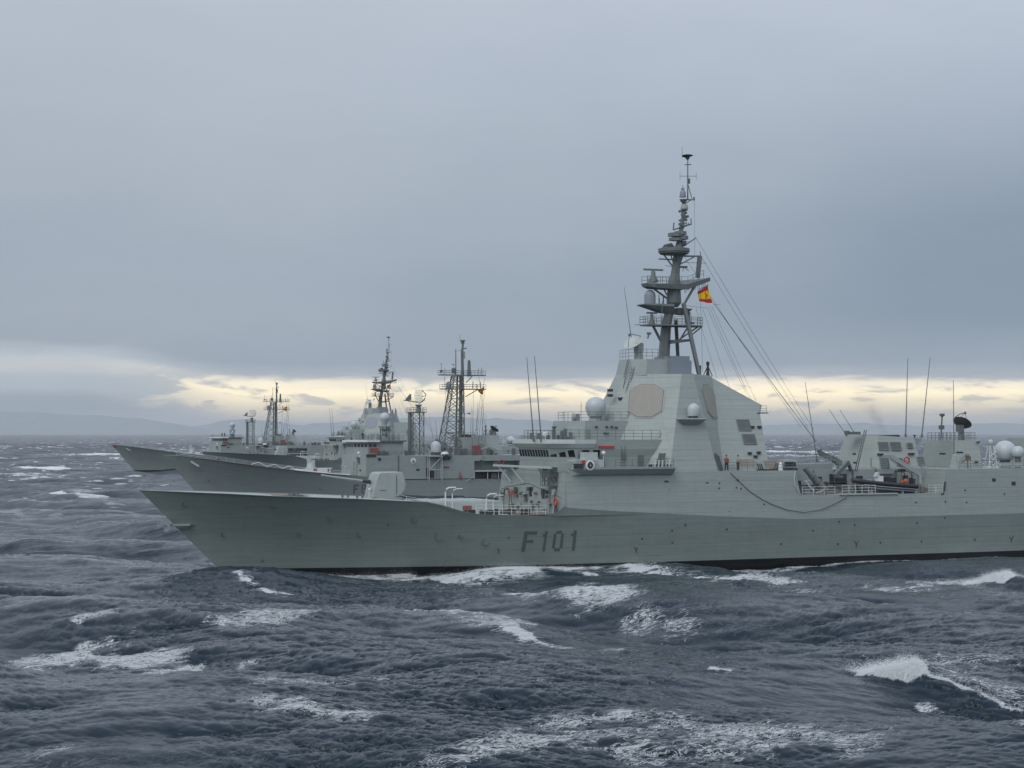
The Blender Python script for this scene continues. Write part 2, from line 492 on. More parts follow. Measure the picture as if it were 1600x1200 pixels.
# swells standing along the near hull and ahead of its bow (ax, ay_from, height, length, width)
def swell(ax0, ay0, hgt, la, lb, rot=0.0):
    c, s_ = math.cos(rot), math.sin(rot)
    u = (ax - ax0) * c + (ay - ay0) * s_; v = -(ax - ax0) * s_ + (ay - ay0) * c
    return hgt * np.exp(-(u / la) ** 2 - (v / lb) ** 2)
Z += swell(6, -16, 1.9, 12, 5.5, -0.15)           # swell crest off the stem
Z += swell(10, -3, 0.75, 5, 3.5)                   # bow wave
Z += swell(24, -13, -0.55, 9, 5)                   # trough behind it
Z += swell(35, -11.5, 0.75, 7.5, 3.5, 0.1)         # second crest of the wave train
Z += swell(52, -13, 0.85, 8, 4.5)
Z += swell(70, -13, -0.65, 10, 6)
Z += swell(90, -20, 0.5, 12, 6)
foam = np.zeros_like(Z)
lace = np.zeros_like(Z)

# whitecaps where the surface folds
jj = 1 - (1 - j1) * f1 * 1.0 - (1 - j2) * 0.35 * f2
foam = np.maximum(foam, sst(-jj, -0.30, -0.02) * 0.95 * (dist > 60))
lace = np.maximum(lace, sst(-jj, -0.50, -0.18) * 0.5)

SPRAY = []
# breaking crest to the right of the foreground
def breaker(pa, pb, hgt, front, back, lean, foam_span, foam_front):
    global Z, DX, DY, foam, lace
    t, _ = seg_dist(*pa, *pb)
    vx, vy = pb[0] - pa[0], pb[1] - pa[1]; L = math.hypot(vx, vy); vx /= L; vy /= L
    nx, ny = (vy, -vx) if -vx < 0 else (-vy, vx)
    if ny > 0: nx, ny = -nx, -ny                     # towards the camera
    s_ = (X - pa[0]) * vx + (Y - pa[1]) * vy
    wob = 0.35 * np.sin(s_ * 1.3) + 0.22 * np.sin(s_ * 3.1 + 1)
    v = (X - pa[0]) * nx + (Y - pa[1]) * ny + wob * 0.5
    along = sst(s_, -2.2, 2.0) * (1 - 0.75 * sst(s_, L * 0.3, L * 1.15)) * (1 - sst(s_, L, L * 1.5))
    prof = np.where(v > 0, np.exp(-(v / front) ** 2), np.exp(-(v / back) ** 2))
    e = hgt * along * prof
    Z += e
    DX += nx * lean * e; DY += ny * lean * e
    fr = np.exp(-((v + .25) / 0.34) ** 2) * along * (s_ > -2)
    foam = np.maximum(foam, fr * 1.5 * (1 - 0.25 * sst(s_, 0, L)))
    face = sst(s_, -2.6, -1.2) * (1 - sst(s_ + v * 0.25, foam_span * .75, foam_span)) * sst(v, -0.5, 0.1) * (1 - sst(v, foam_front * .7, foam_front))
    foam = np.maximum(foam, face * 1.2)
    behind = sst(s_, -3, 0) * (1 - sst(s_, L * .7, L * 1.2)) * np.exp(-((v + 3.5) / 3.0) ** 2)
    lace = np.maximum(lace, behind * 0.42)
    if L < 25:
        body = sst(s_, -3.2, -1.6) * (1 - sst(s_, foam_span * .45, foam_span * .95)) * sst(v, -1.4, -0.2) * (1 - sst(v, foam_front * .5, foam_front))
        bub = (vnoise(X * 1.6, Y * 1.3) - .35) * .55 + (vnoise(X * 4.1 + 3, Y * 3.3) - .5) * .32 + (vnoise(X * 9.0, Y * 7.0) - .5) * .16
        Z += body * (0.10 * hgt + bub * hgt * .42)
        sel = np.nonzero((np.clip(body, 0, 1) + fr * .6) > 0.12)[0]
        SPRAY.append((sel, (np.clip(body, 0, 1) + fr * .5)[sel], nx, ny, hgt))
        foam = np.maximum(foam, body * 1.25)
breaker(water_at(1385, 1054), water_at(1640, 1092), 1.30, 2.3, 3.6, 0.45, 3.6, 2.3)
breaker(water_at(1545, 915), water_at(1640, 921), 1.10, 2.2, 4.0, 0.4, 4.0, 2.6)
for (pa, pb, hh) in (((14, 733), (130, 736), 1.1), ((97, 770), (130, 775), 0.7)):
    breaker(water_at(*pa), water_at(*pb), hh, 7, 14, 0.2, 60, 7)

# foam lines and patches: from, to, half width (rows of the picture at that range), strength, kind
FO = [((0, 1030), (70, 1020), 7, 1.1, 'f'), ((60, 1019), (160, 1013), 6, 1.1, 'f'), ((150, 1013), (315, 1004), 4, 1.0, 'f'),
      ((80, 1000), (290, 1022), 15, .78, 'l'), ((0, 1048), (80, 1046), 4, 1.0, 'f'), ((40, 1000), (110, 1005), 7, .6, 'l'),
      ((170, 1061), (250, 1052), 5, .72, 'l'), ((200, 1056), (340, 1020), 5, .8, 'l'), ((230, 1073), (330, 1048), 5, .75, 'l'),
      ((320, 1048), (420, 1026), 3, .75, 'l'), ((360, 1052), (450, 1036), 3, .55, 'l'),
      ((360, 990), (480, 972), 6, .6, 'l'), ((140, 982), (200, 978), 3, .6, 'l'),
      ((660, 964), (760, 972), 7, .78, 'l'), ((700, 966), (730, 974), 6, .7, 'l'), ((765, 985), (905, 1010), 3, .95, 'f'),
      ((800, 928), (880, 938), 4, .8, 'l'), ((850, 936), (985, 954), 6, .8, 'l'), ((740, 972), (800, 985), 9, .55, 'l'),
      ((978, 962), (1110, 965), 8, .5, 'l'), ((940, 1013), (975, 1017), 3, .9, 'f'), ((1095, 1052), (1135, 1054), 3, .85, 'f'),
      ((390, 1095), (560, 1090), 7, .5, 'l'), ((410, 1118), (600, 1148), 10, .62, 'l'), ((430, 1125), (520, 1140), 7, .6, 'l'),
      ((80, 1160), (135, 1163), 8, .58, 'l'), ((500, 1078), (620, 1082), 4, .5, 'l'),
      ((700, 1196), (900, 1160), 20, .52, 'l'), ((850, 1165), (1120, 1140), 22, .50, 'l'), ((1000, 1195), (1250, 1150), 22, .52, 'l'),
      ((1080, 1150), (1420, 1190), 26, .50, 'l'), ((830, 1140), (1000, 1130), 10, .6, 'l'), ((820, 1088), (860, 1082), 5, .6, 'l'),
      ((1560, 1137), (1605, 1162), 4, 1.1, 'f'), ((1360, 1040), (1600, 1035), 14, .4, 'l'),
      ((1515, 975), (1530, 972), 2.5, 1.0, 'f'), ((1415, 1075), (1425, 1088), 4, .8, 'l'),
      ((320, 880), (360, 884), 2.5, 1.1, 'f'), ((360, 884), (445, 890), 1.6, 1.0, 'f'), ((368, 921), (402, 926), 1.0, 1.1, 'f'), ((398, 927), (448, 933), 1.2, 1.3, 'f'),
      ((500, 899), (560, 896), 3.5, 1.1, 'f'), ((560, 895), (645, 892), 5, 1.3, 'f'), ((680, 900), (760, 898), 6, 1.1, 'f'), ((740, 897), (850, 895), 7, 1.15, 'f'), ((830, 892), (940, 894), 3.5, 1.1, 'f'),
      ((908, 899), (926, 898), 3, 1.2, 'f'), ((970, 892), (1010, 896), 3.5, 1.2, 'f'), ((1005, 897), (1078, 901), 5, 1.2, 'f'), ((1070, 902), (1165, 908), 4.5, 1.3, 'f'),
      ((1160, 904), (1250, 915), 3, .8, 'l'), ((1130, 925), (1290, 930), 5, .45, 'l'), ((1255, 902), (1385, 904), 4.5, .95, 'f'), ((1395, 921), (1465, 920), 2.5, 1.0, 'f'),
      ((1350, 925), (1520, 905), 5, .5, 'l'), ((1480, 872), (1600, 868), 3, .6, 'l'), ((890, 915), (990, 918), 5, .45, 'l'), ((720, 905), (760, 915), 3, .6, 'l'),
      ((1200, 706), (1250, 709), 1.8, .9, 'f'), ((1215, 712), (1300, 714), 1.5, .8, 'f'), ((415, 703), (470, 706), 1.2, 1.0, 'f'), ((140, 710), (190, 712), 1.2, 1.0, 'f'),
      ((110, 752), (165, 748), 2, 1.0, 'f'), ((15, 741), (50, 747), 1.6, 1.0, 'f'), ((50, 748), (75, 748), 2.4, 1.0, 'f'), ((20, 700), (35, 701), .8, 1, 'f')]
wobble = (vnoise(X * 0.5, Y * 0.35) - .5) * 1.0 + (vnoise(X * 1.7 + 9, Y * 1.1 + 4) - .5) * 0.6 + (vnoise(X * 5, Y * 3) - .5) * 0.3
for pa, pb, hw, st, kd in FO:
    xa, ya = water_at(*pa); xb, yb = water_at(*pb)
    ym = (ya + yb) / 2; hwm = hw * (.65 if kd == 'f' else .75) * ym * ym / (FPX * CAM_H)
    pad = hwm * 4 + 3
    idx = np.nonzero((X > min(xa, xb) - pad) & (X < max(xa, xb) + pad) & (Y > min(ya, yb) - pad) & (Y < max(ya, yb) + pad))[0]
    if not len(idx): continue
    xs, yy = X[idx], Y[idx]
    vx, vy = xb - xa, yb - ya; L2 = vx * vx + vy * vy
    t = ((xs - xa) * vx + (yy - ya) * vy) / L2
    off = np.abs(-(xs - xa) * vy + (yy - ya) * vx) / math.sqrt(L2)
    endf = sst(t, -0.12, 0.12) * (1 - sst(t, 0.82, 1.12))
    d = off / hwm + wobble[idx] * 1.2
    val = st * endf * np.exp(-np.clip(d, 0, None) ** 2)
    if kd == 'f':
        foam[idx] = np.maximum(foam[idx], val); lace[idx] = np.maximum(lace[idx], .42 * st * endf * np.exp(-(np.clip(d, 0, None) / 2) ** 2))
        Z[idx] += 0.10 * np.clip(val, 0, 1) * (ym < 260)
    else:
        lace[idx] = np.maximum(lace[idx], val)
# water churned white along the near hull's side
beam = 3 + 6 * sst(ax, 6, 38)
side = np.exp(-((np.clip(-ay - beam, -2, None)) / 1.1) ** 2) * sst(ax, 8, 14)
lace = np.maximum(lace, side * (0.35 + 0.6 * vnoise(ax * 0.12, ax * 0 + 3)))
foam = np.maximum(foam, np.exp(-((np.clip(-ay - beam, -2, None)) / 0.8) ** 2) * sst(ax, 7, 10) * (1 - sst(ax, 55, 80)) * (0.15 + 0.9 * vnoise(ax * 0.16 + 5, ax * 0 + 8)))

co = np.empty((NR * NC, 3), 'f4'); co[:, 0] = X + DX; co[:, 1] = Y + DY; co[:, 2] = Z
ii, jjx = np.meshgrid(np.arange(NR - 1), np.arange(NC - 1), indexing='ij')
a = (ii * NC + jjx).ravel()
quads = np.stack([a, a + 1, a + NC + 1, a + NC], 1).astype('i4')
me = bpy.data.meshes.new('sea')
me.vertices.add(len(co)); me.vertices.foreach_set('co', co.ravel())
me.loops.add(quads.size); me.loops.foreach_set('vertex_index', quads.ravel())
me.polygons.add(len(quads))
me.polygons.foreach_set('loop_start', np.arange(0, quads.size, 4, dtype='i4'))
me.polygons.foreach_set('loop_total', np.full(len(quads), 4, 'i4'))
me.polygons.foreach_set('use_smooth', np.ones(len(quads), bool))
for nm, arr in (('foam', foam), ('lace', lace)):
    at_ = me.attributes.new(nm, 'FLOAT', 'POINT'); at_.data.foreach_set('value', arr.astype('f4'))
me.update(calc_edges=True)
sea = bpy.data.objects.new('sea', me); C.objects.link(sea)
tag(sea, 'rough slate grey sea with white caps and foam streaks', 'sea', kind='structure')

m, t, b = principled('sea_water')
geo = t.new('ShaderNodeNewGeometry'); pos = geo.outputs['Position']
camd = t.new('ShaderNodeVectorMath', operation='LENGTH'); t.put(camd.inputs[0], pos); dst = camd.outputs['Value']
rot = t.mapping(pos, (1, 1, 1), rot=(0, 0, R(-25)))
near = t.maprange(dst, 90, 500, 1, 0)
r1 = t.noise(t.mapping(rot, (0.55, 1.5, 0.8)), 2.2, 3, 0.55, 0.3)
r2 = t.noise(t.mapping(rot, (0.35, 1.3, 0.8)), 0.75, 5, 0.62, 0.2)
r3 = t.noise(t.mapping(rot, (0.4, 1.0, 0.8)), 0.06, 6, 0.65, 0.2)
hgt = t.math('ADD', t.math('MULTIPLY', t.math('MULTIPLY', r1, near), 0.016),
             t.math('ADD', t.math('MULTIPLY', r2, t.maprange(dst, 110, 450, 0.06, 0.62)), t.math('MULTIPLY', t.math('MULTIPLY', r3, t.maprange(dst, 400, 2500, 0, 1)), 7.0)))
bp = t.new('ShaderNodeBump'); bp.inputs['Strength'].default_value = 0.8; bp.inputs['Distance'].default_value = 1.0
t.put(bp.inputs['Height'], hgt); t.l.new(bp.outputs[0], b.inputs['Normal'])
b.inputs['Base Color'].default_value = (0.011, 0.023, 0.036, 1)
b.inputs['IOR'].default_value = 1.333; b.inputs['Specular IOR Level'].default_value = 0.26
t.put(b.inputs['Roughness'], t.maprange(dst, 60, 1500, 0.035, 0.20))
fa = t.new('ShaderNodeAttribute', attribute_name='foam').outputs['Fac']
la = t.new('ShaderNodeAttribute', attribute_name='lace').outputs['Fac']
rot2 = t.mapping(pos, (1, 1, 1), rot=(0, 0, R(-14)))
def ridge(vec, sc, det=4, dist=1.0):
    n_ = t.noise(vec, sc, det, 0.6, dist)
    return t.math('SUBTRACT', 1.0, t.math('ABSOLUTE', t.math('MULTIPLY_ADD', n_, 2.0, -1.0)))
g1 = ridge(t.mapping(rot2, (0.55, 1.7, 1.0)), 0.85, 5, 1.6)      # long threads of foam
g2 = ridge(t.mapping(rot2, (0.8, 2.2, 1.0)), 2.3, 4, 1.2)        # fine threads between them
thread = t.math('MAXIMUM', t.maprange(g1, 0.84, 0.98, 0, 1), t.math('MULTIPLY', t.maprange(g2, 0.78, 0.96, 0, 1), 0.8))
fn = t.noise(t.mapping(rot2, (1.0, 3.0, 1.0)), 2.6, 5, 0.7, 0.6)
pn = t.noise(t.mapping(rot2, (0.45, 1.5, 1)), 0.7, 5, 0.65, 0.4)
fpn = t.noise(t.mapping(pos, (0.16, 0.05, 1)), 1.0, 5, 0.75)
farm = t.maprange(dst, 220, 500, 0, 1)
pn = t.math('ADD', t.math('MULTIPLY', pn, t.math('SUBTRACT', 1.0, farm)), t.math('MULTIPLY', fpn, farm))
breakup = t.math('ADD', t.math('MULTIPLY', thread, 1.0), t.math('ADD', t.math('MULTIPLY', fn, 0.40), t.math('MULTIPLY', pn, 0.7)))
lacem = t.math('MULTIPLY', t.maprange(t.math('ADD', breakup, la), 1.66, 1.95, 0, 1, True), t.maprange(la, 0.03, 0.2, 0, 1))
solid = t.maprange(t.math('ADD', fa, t.math('ADD', t.math('MULTIPLY', t.math('SUBTRACT', pn, 0.5), 2.2), t.math('ADD', t.math('MULTIPLY', t.math('SUBTRACT', fn, 0.5), 0.9), t.math('MULTIPLY', t.math('SUBTRACT', thread, 0.25), 0.4)))), 0.72, 1.05, 0, 1, True)
solid = t.math('MULTIPLY', solid, t.maprange(fa, 0.05, 0.3, 0, 1))
solid = t.math('MAXIMUM', solid, t.maprange(fa, 1.08, 1.2, 0, 1))
# faint wind streaks everywhere
st0 = t.noise(t.mapping(pos, (0.3, 1, 1)), 0.045, 4, 0.6)
strk = t.math('MULTIPLY', t.maprange(t.math('ADD', thread, t.math('MULTIPLY', pn, 1.2)), 1.30, 1.65, 0, 1, True), t.math('MULTIPLY', t.maprange(st0, 0.50, 0.66, 0, 0.30, True), t.maprange(dst, 60, 400, 1, 0)))
# far white horses
fw1 = t.noise(t.mapping(pos, (0.012, 0.007, 1)), 1.0, 2, 0.5, 0.3)
fw0 = t.noise(t.mapping(pos, (0.11, 0.045, 1)), 1.0, 3, 0.6)
far = t.math('MULTIPLY', t.maprange(t.math('ADD', t.math('MULTIPLY', fw1, 0.30), t.math('MULTIPLY', fw0, 0.70)), 0.592, 0.635, 0, 0.9, True), t.maprange(dst, 250, 600, 0, 1))
fm = t.math('MAXIMUM', t.math('MAXIMUM', lacem, solid), t.math('MAXIMUM', strk, far), clamp=True)
fo = t.new('ShaderNodeBsdfPrincipled')
t.put(fo.inputs['Base Color'], t.mix(t.maprange(t.math('ADD', t.math('MULTIPLY', fn, .6), t.math('MULTIPLY', pn, .4)), .35, .65, 0, 1), (0.66, 0.72, 0.76), (0.90, 0.93, 0.95))); fo.inputs['Roughness'].default_value = 0.8
bp2 = t.new('ShaderNodeBump'); bp2.inputs['Strength'].default_value = 1.0; bp2.inputs['Distance'].default_value = 0.5
t.put(bp2.inputs['Height'], fn); t.l.new(bp2.outputs[0], fo.inputs['Normal'])
ms = t.new('ShaderNodeMixShader'); t.put(ms.inputs[0], fm); t.l.new(b.outputs[0], ms.inputs[1]); t.l.new(fo.outputs[0], ms.inputs[2])
outn = [n for n in t.n if n.type == 'OUTPUT_MATERIAL'][0]
t.l.new(ms.outputs[0], outn.inputs[0])
me.materials.append(m)

# spray torn off the breaking crests and thrown up by the bow wash: tiny drops of water
rg = np.random.default_rng(31); drops = []
for sel, wgt, nx, ny, hgt in SPRAY:
    pick = rg.choice(sel, 14000, p=wgt / wgt.sum())
    up_ = np.abs(rg.normal(size=14000)) ** 1.3 * 0.12 * hgt
    jx, jy = rg.normal(size=14000) * .16, rg.normal(size=14000) * .22
    drops.append(np.stack([co[pick, 0] + jx + nx * up_ * .5 - .3 * up_, co[pick, 1] + jy, co[pick, 2] + up_], 1))
nearhull = np.nonzero((np.abs(ax - 38) < 40) & (foam > 0.75) & (np.abs(ay + 9) < 7))[0]
if len(nearhull):
    pick = rg.choice(nearhull, 9000); up_ = np.abs(rg.normal(size=9000)) ** 1.5 * .16
    drops.append(np.stack([co[pick, 0] + rg.normal(size=9000) * .25, co[pick, 1] + rg.normal(size=9000) * .3, co[pick, 2] + up_], 1))
drops = np.concatenate(drops); nd = len(drops)
tet = np.array([(0, 0, 1), (.94, 0, -.33), (-.47, .82, -.33), (-.47, -.82, -.33)])
sz = (0.008 + 0.022 * rg.random(nd) ** 2)[:, None, None]
dv = (drops[:, None, :] + tet[None] * sz).reshape(-1, 3)
df = (np.array([(0, 1, 2), (0, 2, 3), (0, 3, 1), (1, 3, 2)])[None] + 4 * np.arange(nd)[:, None, None]).reshape(-1, 3)
dm = bpy.data.meshes.new('sea_spray'); dm.vertices.add(len(dv)); dm.vertices.foreach_set('co', dv.astype('f4').ravel())
dm.loops.add(df.size); dm.loops.foreach_set('vertex_index', df.astype('i4').ravel())
dm.polygons.add(len(df)); dm.polygons.foreach_set('loop_start', np.arange(0, df.size, 3, dtype='i4')); dm.polygons.foreach_set('loop_total', np.full(len(df), 3, 'i4'))
dm.update(calc_edges=True)
mw, tw, bw2 = principled('spray_drops'); bw2.inputs['Base Color'].default_value = (0.9, 0.93, 0.95, 1); bw2.inputs['Roughness'].default_value = 0.6
dm.materials.append(mw)
dob = bpy.data.objects.new('sea_spray', dm); C.objects.link(dob)
tag(dob, 'white spray thrown up by breaking wave crests', 'spray', kind='stuff')

# ---------------------------------------------------------------- hills on the far shore
def hills(name, dist_y, pts, col, seed, label):
    """ridge line given as (column, row) of the picture at the range dist_y"""
    rn = random.Random(seed); mb = MB()
    xs_ = [p[0] for p in pts]; hs_ = [(HY - p[1]) / FPX * dist_y for p in pts]
    cols = np.arange(xs_[0], xs_[-1] + 1, 6.0)
    hh = np.interp(cols, xs_, hs_)
    k = np.array([0.5 * math.sin(c * 0.045 + seed) + 0.3 * math.sin(c * 0.11 + 2 * seed) + 0.2 * math.sin(c * 0.31) for c in cols])
    hh = np.maximum(hh + k * 0.045 * hh.max() * (hh / hh.max()) ** 0.5, 0)
    rings = [(-0.08, 0.0), (-0.055, 0.25), (-0.03, 0.62), (-0.02, 0.93), (0.0, 1.0), (0.04, 0.8), (0.10, 0.0)]
    v = []; f = []; n = len(rings)
    for c, h_ in zip(cols, hh):
        for q, (d, fr) in enumerate(rings):
            yy = dist_y * (1 + d)
            j = 1 + 0.12 * math.sin(c * 0.09 + q * 1.7 + seed) if 0 < q < n - 1 and q != 4 else 1
            v.append(((c - 800) / FPX * dist_y, yy, h_ * fr * j + CAM_H * (0 if q in (0, n - 1) else 1) - 2))
    for i in range(len(cols) - 1):
        for q in range(n - 1):
            a_ = i * n + q; f.append((a_, a_ + n, a_ + n + 1, a_ + 1))
    mb.add(v, f)
    mt, tt, bb = principled(name + '_hazed_ground')
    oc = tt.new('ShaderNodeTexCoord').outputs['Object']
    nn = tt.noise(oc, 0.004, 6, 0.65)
    tt.put(bb.inputs['Base Color'], tt.mix(nn, tuple(c * .6 for c in col), tuple(c * 1.4 for c in col)))  # col has distance haze painted in, paler and bluer than bare ground
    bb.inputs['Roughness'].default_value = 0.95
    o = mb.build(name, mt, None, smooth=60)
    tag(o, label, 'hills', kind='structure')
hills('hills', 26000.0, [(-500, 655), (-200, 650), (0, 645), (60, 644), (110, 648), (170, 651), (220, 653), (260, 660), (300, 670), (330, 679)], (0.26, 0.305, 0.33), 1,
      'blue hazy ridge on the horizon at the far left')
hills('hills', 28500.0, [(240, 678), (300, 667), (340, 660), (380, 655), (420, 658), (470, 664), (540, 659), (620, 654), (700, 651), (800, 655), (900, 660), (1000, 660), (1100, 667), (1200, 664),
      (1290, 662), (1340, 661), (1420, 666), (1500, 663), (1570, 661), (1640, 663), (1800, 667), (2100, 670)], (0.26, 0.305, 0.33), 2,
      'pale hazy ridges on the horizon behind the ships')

# ---------------------------------------------------------------- sea haze
hz = MB().box(-45000, 45000, -300, 31500, -6, 385)
o = hz.build('haze', None or M['grey'])
mh = bpy.data.materials.new('haze_air'); mh.use_nodes = True
th = NT(mh.node_tree)
pv = th.new('ShaderNodeVolumePrincipled')
pv.inputs['Color'].default_value = (0.90, 0.94, 1.0, 1); pv.inputs['Density'].default_value = 0.000042
pv.inputs['Anisotropy'].default_value = 0.2
om = th.new('ShaderNodeOutputMaterial'); th.l.new(pv.outputs[0], om.inputs['Volume'])
o.data.materials.clear(); o.data.materials.append(mh)
tag(o, 'thin sea haze over the water', 'haze', kind='stuff')

# ================================================================ the air-defence frigate (two of them)
def interp(tab, x): return float(np.interp(x, [a for a, _ in tab], [b for _, b in tab]))

SHEER_A = [(0, 8.95), (4.5, 8.75), (8, 8.6), (12.5, 8.35), (21, 8.0), (28.1, 7.6), (29.8, 7.2), (31, 6.8), (32, 6.5), (33.3, 6.28), (36, 6.12), (41.4, 5.95), (42.6, 6.1), (43.8, 6.8), (50, 6.3), (64, 5.45), (74, 4.97), (106, 5.05), (147, 5.4)]
BD_A = [(0, 0.06), (2, 1.3), (4.5, 2.6), (8, 4.1), (12.5, 5.7), (21, 7.7), (28, 8.6), (36, 9.15), (44, 9.3), (112, 9.3), (147, 8.2)]
BW_A = [(0, 0.02), (4, .62), (10, 1.65), (20, 3.7), (30, 5.7), (45, 7.7), (60, 8.6), (100, 8.85), (147, 7.6)]

def hull_y(x, z, sheer, bd, bw, stem, rake):
    """half breadth of a hull at distance aft x and height z"""
    z0 = sheer[0][1]
    def shift(s): return max(0.0, (z0 - z) * rake) * max(0.0, 1 - s / stem) ** 1.3
    lo, hi = 0.0, 160.0
    for _ in range(30):
        mid = (lo + hi) / 2
        if mid + shift(mid) < x: lo = mid
        else: hi = mid
    s = (lo + hi) / 2
    zd = interp(sheer, s); f = min(1.0, max(0.0, z / zd)); p = 1.75 - 0.6 * min(1, s / 50)
    b0, b1_ = interp(bw, s), interp(bd, s)
    return b0 + (b1_ - b0) * f ** p if z > 0 else b0 * (1 + z * 0.07)

def make_hull(root, sheer, bd, bw, end, stem, rake, mat, name='hull', deck_mat=None, deck_z=None):
    st = sorted(set(list(np.arange(0, 12, 0.75)) + list(np.arange(12, 30, 1.5)) + [s for s, _ in sheer if s <= end] + list(np.arange(28, 45, 1.0)) + list(np.arange(45, end, 4.0)) + [end]))
    lv = [-3.2, -1.6, -0.8, 0.0] + [q / 9 for q in range(1, 10)]
    z0 = sheer[0][1]; v = []; f = []
    n = len(lv)
    for side in (-1, 1):
        for s in st:
            zd = interp(sheer, s)
            for k, L in enumerate(lv):
                z = L if k < 4 else L * zd
                x = s + max(0.0, (z0 - z) * rake) * max(0.0, 1 - s / stem) ** 1.3
                fr = max(0.0, z / zd); p = 1.75 - 0.6 * min(1, s / 50)
                b0, b1_ = interp(bw, s), interp(bd, s)
                b = b0 + (b1_ - b0) * fr ** p if z > 0 else b0 * (1 + z * 0.07)
                v.append((x, side * b, z))
    m_ = len(st) * n
    for sd_ in (0, 1):
        for i in range(len(st) - 1):
            for k in range(n - 1):
                a_ = sd_ * m_ + i * n + k
                f.append((a_, a_ + n, a_ + n + 1, a_ + 1) if sd_ == 0 else (a_, a_ + 1, a_ + n + 1, a_ + n))
    for k in range(n - 1):                     # stem and transom
        f.append((k, k + 1, m_ + k + 1, m_ + k))
        e = (len(st) - 1) * n + k
        f.append((e, m_ + e, m_ + e + 1, e + 1))
    mb = MB(); mb.add(v, f)
    h = mb.build(name, mat, root, smooth=30)
    dk = MB(); dv = []; df = []
    for s in st:
        zd = min(interp(sheer, s), deck_z(s) if deck_z else 99) - 0.03; b = interp(bd, s) - 0.03
        dv += [(s, -b, zd), (s, 0, zd + 0.05 * min(b, 3) / 3), (s, b, zd)]
    for i in range(len(st) - 1):
        for k in (0, 1): a_ = i * 3 + k; df.append((a_, a_ + 3, a_ + 4, a_ + 1))
    dk.add(dv, df)
    d = dk.build('deck', deck_mat or M['deck'], h)
    # gunwale bar along both deck edges at the bow
    gw = MB()
    for side in (-1, 1):
        gw.tube([(s, side * (interp(bd, s) - .02), interp(sheer, s)) for s in st if s <= 27], 0.05, 5)
    gw.build('gunwale', mat, h)
    return h

GLYPH = {  # strokes as rectangles (x0, x1, z0, z1) in a cell 1 wide and 2 high
    'F': [(0, .30, 0, 2), (.30, 1, 1.68, 2), (.30, .82, .86, 1.16)],
    '1': [(.34, .66, 0, 2), (.10, .34, 1.45, 1.72)],
    '0': [(0, .27, .28, 1.72), (.73, 1, .28, 1.72), (.22, .78, 0, .30), (.22, .78, 1.70, 2)],
    '8': [(0, .27, .2, .92), (0, .27, 1.1, 1.8), (.73, 1, .2, .92), (.73, 1, 1.1, 1.8), (.2, .8, 0, .28), (.2, .8, .88, 1.14), (.2, .8, 1.72, 2)],
}
def number_mesh(txt, x0, z0, wd, ht, gap, yfun, mat, parent, name, port=True):
    mb = MB(); x = x0
    for ch in txt:
        for (a, b_, c, d) in GLYPH[ch]:
            xs_ = np.linspace(x + a * wd, x + b_ * wd, 4); zs_ = np.linspace(z0 + c * ht / 2, z0 + d * ht / 2, 7)
            vv = [(px_, (-1 if port else 1) * (yfun(px_, pz) + 0.02), pz) for px_ in xs_ for pz in zs_]
            ff = [(i * 7 + j, (i + 1) * 7 + j, (i + 1) * 7 + j + 1, i * 7 + j + 1) for i in range(3) for j in range(6)]
            mb.add(vv, ff)
        x += wd + gap
    return mb.build(name, mat, parent)

def whip(parent, base, tip, r=0.05, name='whip_antenna'):
    mb = MB(); b_, t_ = Vector(base), Vector(tip)
    mb.tube([b_, b_.lerp(t_, 0.04)], 0.14, 8)
    mb.tube([b_, b_.lerp(t_, .35), t_], r, 6, r * .38)
    return mb.build(name, M['mast'], parent)

def octagon_panel(P, u, vdir, nrm, w2, h2, cu, cv, off, grow=0.0):
    w2 += grow; h2 += grow
    pts = [(-cu, h2), (cu, h2), (w2, cv), (w2, -cv), (cu, -h2), (-cu, -h2), (-w2, -cv), (-w2, cv)]
    return [P + u * a + vdir * b_ + nrm * off for a, b_ in pts]

def louvre(mb, c, u, v, nrm, w_, h_, n):
    """slatted grille on a wall: frame and slats"""
    c, u, v, nrm = Vector(c), Vector(u).normalized(), Vector(v).normalized(), Vector(nrm).normalized()
    def bar(a0, a1, b0, b1_, d):
        p = [c + u * a + v * b_ + nrm * e for e in (0.0, d) for a, b_ in ((a0, b0), (a1, b0), (a1, b1_), (a0, b1_))]
        mb.add(p, [(0, 1, 2, 3), (4, 5, 6, 7), (0, 1, 5, 4), (1, 2, 6, 5), (2, 3, 7, 6), (3, 0, 4, 7)])
    bar(-w_ / 2, w_ / 2, -h_ / 2, h_ / 2, 0.02)
    for i in range(n):
        z = -h_ / 2 + (i + .5) * h_ / n
        bar(-w_ / 2 + .04, w_ / 2 - .04, z - h_ / n * .28, z + h_ / n * .10, 0.07)
    for a in (-w_ / 2, w_ / 2): bar(a - .04, a + .04, -h_ / 2 - .04, h_ / 2 + .04, .09)
    for z in (-h_ / 2, h_ / 2): bar(-w_ / 2, w_ / 2, z - .04, z + .04, .087)

def wall_y(z): return 9.3 - (z - 5.0) * 0.55 / 5.5     # inward lean of the ship's side above the knuckle

